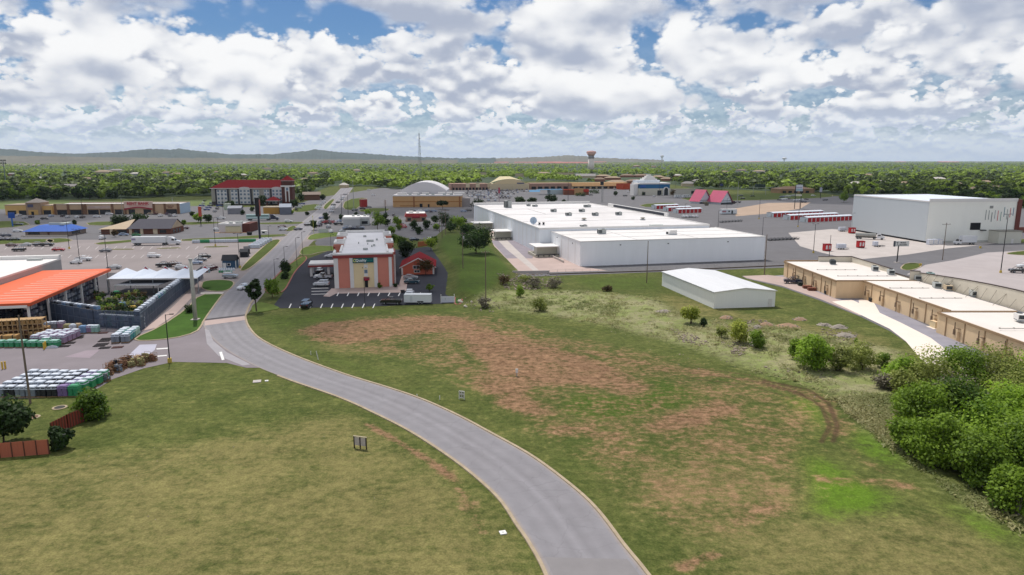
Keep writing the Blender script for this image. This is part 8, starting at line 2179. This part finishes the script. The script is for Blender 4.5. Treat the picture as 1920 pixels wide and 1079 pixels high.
def block(px,py,cols,rows,lab,colf,cap,dx,dy,grp,sz=1.0,rz=ROT,s=1.0):
 a=G(px,py); ux=Vector((math.cos(rz),math.sin(rz),0)); uy=Vector((-math.sin(rz),math.cos(rz),0))
 for i in range(cols):
  for j in range(rows):
   q=a + ux*dx*i + uy*dy*j
   pallet((q.x,q.y,.02),rz + random.uniform(-.04,.04),lab(i,j),colf(i,j),cap(i,j),s,sz*random.uniform(.94,1.06),grp)
cf=['grey','black','grey','grey','black','black','purple','green']
nm=['grey','black','grey','grey','black','dark','purple','green']
block(3,744,8,5,lambda i,j:'film-capped %s pallet, %s column from the left of the near yard rows' % (nm[i],('first','second','third','fourth','fifth','sixth','seventh','eighth')[i]),lambda i,j:cf[i],lambda i,j:'white' if j or i < 6 else ('purple','green')[i - 6],1.8,2.15,'pallets in the near yard rows',1.15,rz=math.radians(1),s=1.36)
block(218,643,2,5,lambda i,j:'white-capped pallet in the pair of rows at the lawn corner',lambda i,j:'teal' if i == 1 and j in (1,2) else 'mint' if j > 1 else 'grey',lambda i,j:'white',2.0,1.75,'pallets at the lawn corner',1.15,s=1.35)
block(68,645,4,4,lambda i,j:'mauve bagged pallet in the block before the mesh fence',lambda i,j:'mauve',lambda i,j:'white',1.9,1.7,'mauve pallets before the mesh fence',1.2,s=1.3,rz=.05)
block(1,651,6,1,lambda i,j:'green wrapped pallet in the low row at the left of the yard',lambda i,j:'green',lambda i,j:'mint',2.35,2,'green pallets at the left of the yard',.75,s=1.6,rz=.02)
for px,py,c,cp,lab in ((89,648,'green','white','green and white pallet behind the yellow bollards'),(90,618,'grey','white','tall white-capped pallet behind the mauve block, left one'),(102,617,'grey','white','tall white-capped pallet behind the mauve block, middle one'),(116,616,'mauve','white','tall white-capped pallet behind the mauve block, right one'),(128,622,'olive','olive','olive bag pallet before the mesh fence'),(139,622,'white','white','small white pallet left of the tan one before the fence'),(147,621,'tan','tan','small tan pallet before the mesh fence'),(157,625,'blue','blue','blue panel pallet before the mesh fence'),(170,624,'mauve','white','white pallet right of the blue panel pallet'),(180,624,'mint','white','mint pallet nearest the black mats')):
 p=G(px,py); pallet((p.x,p.y,.02),.1,lab,c,cp,1.25,1.15)
p=G(99,652); r=root('bag_heap','collapsed white bag heap right of the green pallet','bag',p,.2); MB().extr([(-1.2,0),(1.2,0),(.9,.45),(.1,.6),(-.9,.35)],-.6,.6).build('bags',wrap('white'),r); MB().box(-.8,-.5,-.02,.9,.5,.05).build('base',m_timber,r)
# stacked racks behind the tall fence: double height wrapped pallets showing over the top
a,b=G(268,617),G(378,522)
cyc=['grey','white','grey','teal','white','grey','blue','white','grey','mint']
n=26; d=(b - a); nn=Vector((-d.y,d.x,0)).normalized()
for i in range(n):
 t=(i + .4)/n; q=a + d*t + nn*1.2
 for lv in range(3 if i < n*.72 else 2):
  pallet((q.x,q.y,.05 + lv*1.55),math.atan2(d.y,d.x),'film-wrapped pallet stacked behind the road-side mesh fence',cyc[(i*3 + lv) % 10],'teal' if i == 17 else 'white',1.2,.98,'pallets stacked behind the road-side fence')
a,b=G(183,613),G(262,618); d=b - a; nn=Vector((-d.y,d.x,0)).normalized()
for i in range(10):
 q=a + d*((i + .5)/10) + nn*1.2
 for lv in range(2):pallet((q.x,q.y,.05 + lv*1.5),math.atan2(d.y,d.x),'white-wrapped pallet stacked behind the yard-side mesh fence corner',('white','grey','mint')[i % 3],'white',1.2,.95,'pallets stacked behind the yard-side fence corner')
a,b=G(56,594),G(180,612); d=b - a; nn=Vector((-d.y,d.x,0)).normalized()
for i in range(17):
 q=a + d*((i + .5)/17) + nn*1.3
 for lv in range(4):pallet((q.x,q.y,.05 + lv*1.25),math.atan2(d.y,d.x),'small wrapped load on the shelves behind the yard-side mesh fence',('grey','black','grey','blue')[(i + lv) % 4],('white','grey','white')[(i + lv) % 3],1.0,.8,'loads on the shelves behind the yard-side fence')
# lumber rack, stone pallets, carts, mats
def lumber():
 A,B=G(-30,641),G(83,634); d=B - A; L=d.length
 r=root('lumber_rack','open rack of stacked timber bundles at the left of the yard','rack',A,math.atan2(d.y,d.x))
 f=MB()
 for k in range(13):f.box(k*L/12 - .08,-.1,0,k*L/12 + .08,.1,4.6).box(k*L/12 - .08,2.3,0,k*L/12 + .08,2.5,4.6)
 for z in (1.1,2.3,3.5,4.5):f.box(0,-.1,z - .16,L,2.5,z)
 f.build('frame',M('rack_timber','#a98a62',.85,.12,1.5),r)
 for lv,z in enumerate((.1,1.12,2.32,3.52)):
  t=MB(); x=.2
  while x < L - .8:
   w=random.uniform(.5,1.0); h=random.uniform(.4,.85)
   for q in range(int(h/.12)):t.box(x,.1,z + q*.12,x + w,2.3,z + q*.12 + .10)
   x += w + random.uniform(.1,.5)
  t.build('timber',M('timber_' + 'abcd'[lv],('#6b4a33','#7a5638','#8a6a45','#b08a58')[lv],.9,.25,2.0),r)['kind']='stuff'
lumber()
for i,(px,py,lab) in enumerate(((78,634,'timber bundle at the right end of the lumber rack, lower one'),(76,626,'timber bundle at the right end of the lumber rack, behind the lower one'),(20,641,'long timber bundle lying before the lumber rack'))):
 p=G(px,py); r=root('timber_bundle',lab,'timber',p,.1)
 for k in range(3):MB().box(-1.9,-1,.1 + k*.55,1.9,1,.1 + k*.55 + .48).build('boards',M('timber_d','#b08a58',.9,.25,2.0),r)
 MB().box(-1.2,-1.02,0,-1.0,1.02,1.72).box(1.0,-1.02,0,1.2,1.02,1.72).build('strap',m_black,r)
p=G(4,637); r=root('road_barrel','orange barrel at the left frame edge before the lumber rack','barrel',p,0); MB().tube((0,0,.1),(0,0,1.1),.42,.34,12).build('drum',M('safety_orange','#d8702e',.6,.06),r); MB().tube((0,0,0),(0,0,.1),.55,n=12).build('base',m_black,r)
def stone_pallet(px,py,lab,c,hh,grp):
 p=G(px,py); r=root('stone_pallet',lab,'pallet',p,random.uniform(-.3,.3),grp)
 MB().box(-.65,-.6,0,.65,.6,.15).build('pallet',m_timber,r); mb=MB()
 for k in range(40):
  s=random.uniform(.22,.5); mb.obox((random.uniform(-.5,.5),random.uniform(-.45,.45),random.uniform(.2,hh)),(s,s*.8,s*.5),random.uniform(0,3),0,(random.uniform(-.3,.3),'X'))
 mb.build('stones',M('flag_' + c,WRAPC[c],.9,.3,2.5),r)['kind']='stuff'
 fr=MB()
 for x in (-.62,.57):
  for y in (-.57,.52):fr.box(x,y,.15,x + .05,y + .05,hh + .2)
 fr.box(-.62,-.57,hh + .15,.62,-.52,hh + .2).box(-.62,.52,hh + .15,.62,.57,hh + .2); fr.build('cage',m_timber,r)
sp=[(197,705,'tan'),(206,700,'brown'),(203,696,'rust'),(213,694,'brown'),(212,689,'rust'),(220,688,'black'),(224,683,'grey'),(223,694,'grey'),(231,689,'rust'),(236,685,'brown'),(233,680,'rust'),(243,679,'brown'),(246,685,'olive'),(252,680,'olive'),(258,680,'tan'),(263,677,'mauve'),(269,678,'brown'),(275,675,'olive'),(282,674,'brown'),(288,674,'rust'),(265,683,'olive'),(190,710,'tan'),(199,712,'grey')]
for i,(px,py,c) in enumerate(sp):stone_pallet(px,py + 3,'caged %s stone pallet in the line along the lawn kerb' % c,c,1.1 + (i % 3)*.3,'stone pallets along the lawn kerb')
for i in range(16):
 px,py=120 + i*4.4,742 - i*2.2 + (i % 2)*4; p=G(px,py)
 r=root('shopping_cart','wire lumber cart in the herd beside the green pallets','cart',p,.4 + random.uniform(-.2,.2),'carts beside the green pallets'); f=MB()
 for x in (-.6,.6):
  for y in (-.3,.3):f.tube((x,y,.15),(x,y,1.3 if x < 0 or i % 3 else .9),.03,n=5)
 for z in (.5,1.2):f.tube((-.6,-.3,z),(.6,-.3,z*.9),.025,n=4).tube((-.6,.3,z),(.6,.3,z*.9),.025,n=4).tube((-.6,-.3,z),(-.6,.3,z),.025,n=4)
 f.build('frame',M('cart_lilac','#aaa4b8',.4,.1,1,metal=.3) if i % 4 else M('cart_pale','#b9b6b0',.4,.1),r); MB().box(-.62,-.32,.18,.62,.32,.24).build('deck',m_hvac,r)
 for x in (-.5,.5):
  for y in (-.26,.26):MB().tube((x,y - .03,.08),(x,y + .03,.08),.08,n=8).build('caster',m_black,r)
for i,(px,py,w) in enumerate(((139,634,2.4),(147,631,2.2),(131,644,2.2),(121,650,2.2),(150,634,1.4),(200,636,2.2),(196,640,2.4),(192,646,2.6),(187,649,2.4),(197,653,2.2),(221,652,2.2),(194,625,2.0))):
 p=G(px,py); r=root('black_tray','flat %s slatted tray lying on the yard asphalt' % ('brown' if i in (10,11) else 'black'),'tray',p,.25,'flat %s trays on the yard asphalt' % ('brown' if i in (10,11) else 'black'))
 m=MB(); [m.box(-w/2 + k*w/7,-.75,.03,-w/2 + (k + .7)*w/7,.75,.14) for k in range(7)]; m.build('slats',M('tray_brown','#4e3533',.9,.15) if i in (10,11) else M('tray_black','#2a2527',.9,.15),r); MB().box(-w/2,-.7,0,w/2,-.6,.03).box(-w/2,.6,0,w/2,.7,.03).build('runner',m_black,r)
# plants for sale inside the fence, gas bottles, goods at the lot edge
for i in range(84):
 px,py=182 + (i*37) % 96 ,556 + (i*23) % 54
 if px > 262 - (py - 556)*.0 and py > 590 or px > 300 - (py - 540):continue
 p=G(px,py); s=random.uniform(1.0,2.2); r=root('potted_plant','potted shrub for sale inside the garden centre yard','plant',p,0,'potted shrubs inside the garden centre')
 MB().tube((0,0,0),(0,0,.35),.2,.26,8).build('pot',m_black,r); v,t,_,_=crown_arrays(700 + i % 6,s*.7,s*.6,.3 + s*.6,90,.34,8)
 put('foliage',np_mesh('foliage',v,t,LM[('green','dark','dark','olive','dark','rust')[i % 6]]),r)
for i,(px,py,c) in enumerate(((219,556,'green'),(249,585,'yellow'),(230,578,'blue'),(183,560,'rust'),(176,552,'rust'))):
 p=G(px,py); pallet((p.x,p.y,.02),.2,('green cart load among the potted plants','yellow box load at the fence corner inside the garden centre','blue box load inside the garden centre','dark red load under the canopy edge, near one','dark red load under the canopy edge, far one')[i],c,c,1.3,1.0)
g0=(411,510)
for i in range(13):
 p=G(412 + (i % 7)*4.4,508 + (i // 7)*3.6); r=root('gas_bottle',('white bottle pack in the back row before the cottage shed','green-capped bottle pack in the front row before the cottage shed')[i // 7],'gas bottle',p,0,('white packs before the cottage shed','green packs before the cottage shed')[i // 7])
 MB().tube((0,0,0),(0,0,.9),.36,.36,10).build('bottle',wrap('white' if i < 7 else ('green' if i % 3 else 'mint')),r); MB().tube((0,0,.9),(0,0,1.1),.36,.15,10).build('collar',wrap('white'),r)
for i in range(26):
 x=364 + i*4.5; p=G(x,456.3 - i*.08); c='white' if not (3 <= i <= 6 or i > 18) else 'green'
 pallet((p.x,p.y,.02),.1,'wrapped %s pallet in the line along the far edge of the big car park' % c,c,c if c == 'green' else 'white',1.35,.9,'%s pallets along the far edge of the big car park' % c)
for i in range(18):
 x=470 + (i % 3)*7 + (i // 3)*4.5; p=G(x,466 - (i // 3)*2.6); pallet((p.x,p.y,.02),.2,'white film-wrapped pallet in the block at the verge beside the avenue','white','white',1.4,1.0,'white pallets at the avenue verge')
p=G(496,440); r=root('white_booth','white booth at the foot of the pylon sign','booth',p,.1); MB().box(-1.6,-1.2,0,1.6,1.2,2.2).build('body',m_trim,r); MB().box(-.9,-1.23,.8,.5,-1.203,1.6).build('window',m_glass,r)


# ------------------------------------------------------------------ clouds overhead (out of the picture, their shade is in it) and the air
def cloud(cx,cy,rx,ry,seed,tr=.5,alt=900.0):
 """a cumulus whose shade falls at (cx, cy)"""
 off=SUN_DIR/SUN_DIR.z*alt
 mb=MB(); nu,nv=48,20
 for j in range(nv + 1):
  b=-math.pi/2 + math.pi*j/nv
  for i in range(nu):
   a=2*math.pi*i/nu; d=(math.cos(b)*math.cos(a),math.cos(b)*math.sin(a),math.sin(b))
   q=1 + .42*(vnoise(np.array([d[0]*2.2 + seed]),np.array([d[1]*2.2 + d[2]]),seed,1.0)[0] - .5) + .22*(vnoise(np.array([d[0]*6 + seed]),np.array([d[1]*6 + d[2]*2]),seed + 3,1.0)[0] - .5)
   mb.v.append((cx + off.x + rx*q*d[0],cy + off.y + ry*q*d[1],alt + (110*q*d[2] if d[2] > 0 else 22*d[2])))
 for j in range(nv):
  for i in range(nu):p=j*nu + i; s=j*nu + (i + 1) % nu; mb.f.append((p,s,s + nu,p + nu)); mb.m.append(0)
 m=MATS.get('cloud_vapour')
 if m is None:
  m=bpy.data.materials.new('cloud_vapour'); MATS['cloud_vapour']=m; m.use_nodes=True; nt=m.node_tree; N,L=nt.nodes.new,nt.links.new
  df=N('ShaderNodeBsdfDiffuse'); df.inputs[0].default_value=(.92,.93,.95,1); tp=N('ShaderNodeBsdfTransparent'); mx=N('ShaderNodeMixShader')
  lw=N('ShaderNodeLayerWeight'); lw.inputs[0].default_value=.5
  r=N('ShaderNodeMapRange'); r.inputs[1].default_value=.05; r.inputs[2].default_value=.85; r.inputs[3].default_value=.55; r.inputs[4].default_value=1.0; L(lw.outputs['Facing'],r.inputs[0])
  L(r.outputs[0],mx.inputs[0]); L(df.outputs[0],mx.inputs[1]); L(tp.outputs[0],mx.inputs[2]); L(mx.outputs[0],nt.nodes['Material Output'].inputs[0])
 tag(mb.build('cloud',m,smooth=True),'drifting cumulus overhead','cloud',kind='structure')
cloud(-60,330,50,120,5); cloud(-560,800,330,130,9); cloud(620,760,420,150,14); cloud(-70,235,60,50,19); cloud(-40,560,120,70,23); cloud(-430,470,160,60,27)
def haze():
 mb=MB().box(-34000,-2500,-9,34000,34000,330)
 m=bpy.data.materials.new('haze_air'); m.use_nodes=True; nt=m.node_tree; nt.nodes.remove(nt.nodes['Principled BSDF'])
 v=nt.nodes.new('ShaderNodeVolumePrincipled'); v.inputs['Color'].default_value=(.76,.87,1.0,1); v.inputs['Density'].default_value=2.7e-5; v.inputs['Anisotropy'].default_value=0.1
 nt.links.new(v.outputs[0],nt.nodes['Material Output'].inputs['Volume'])
 tag(mb.build('haze',m),'thin bluish haze over the plain','haze',kind='stuff')
haze()
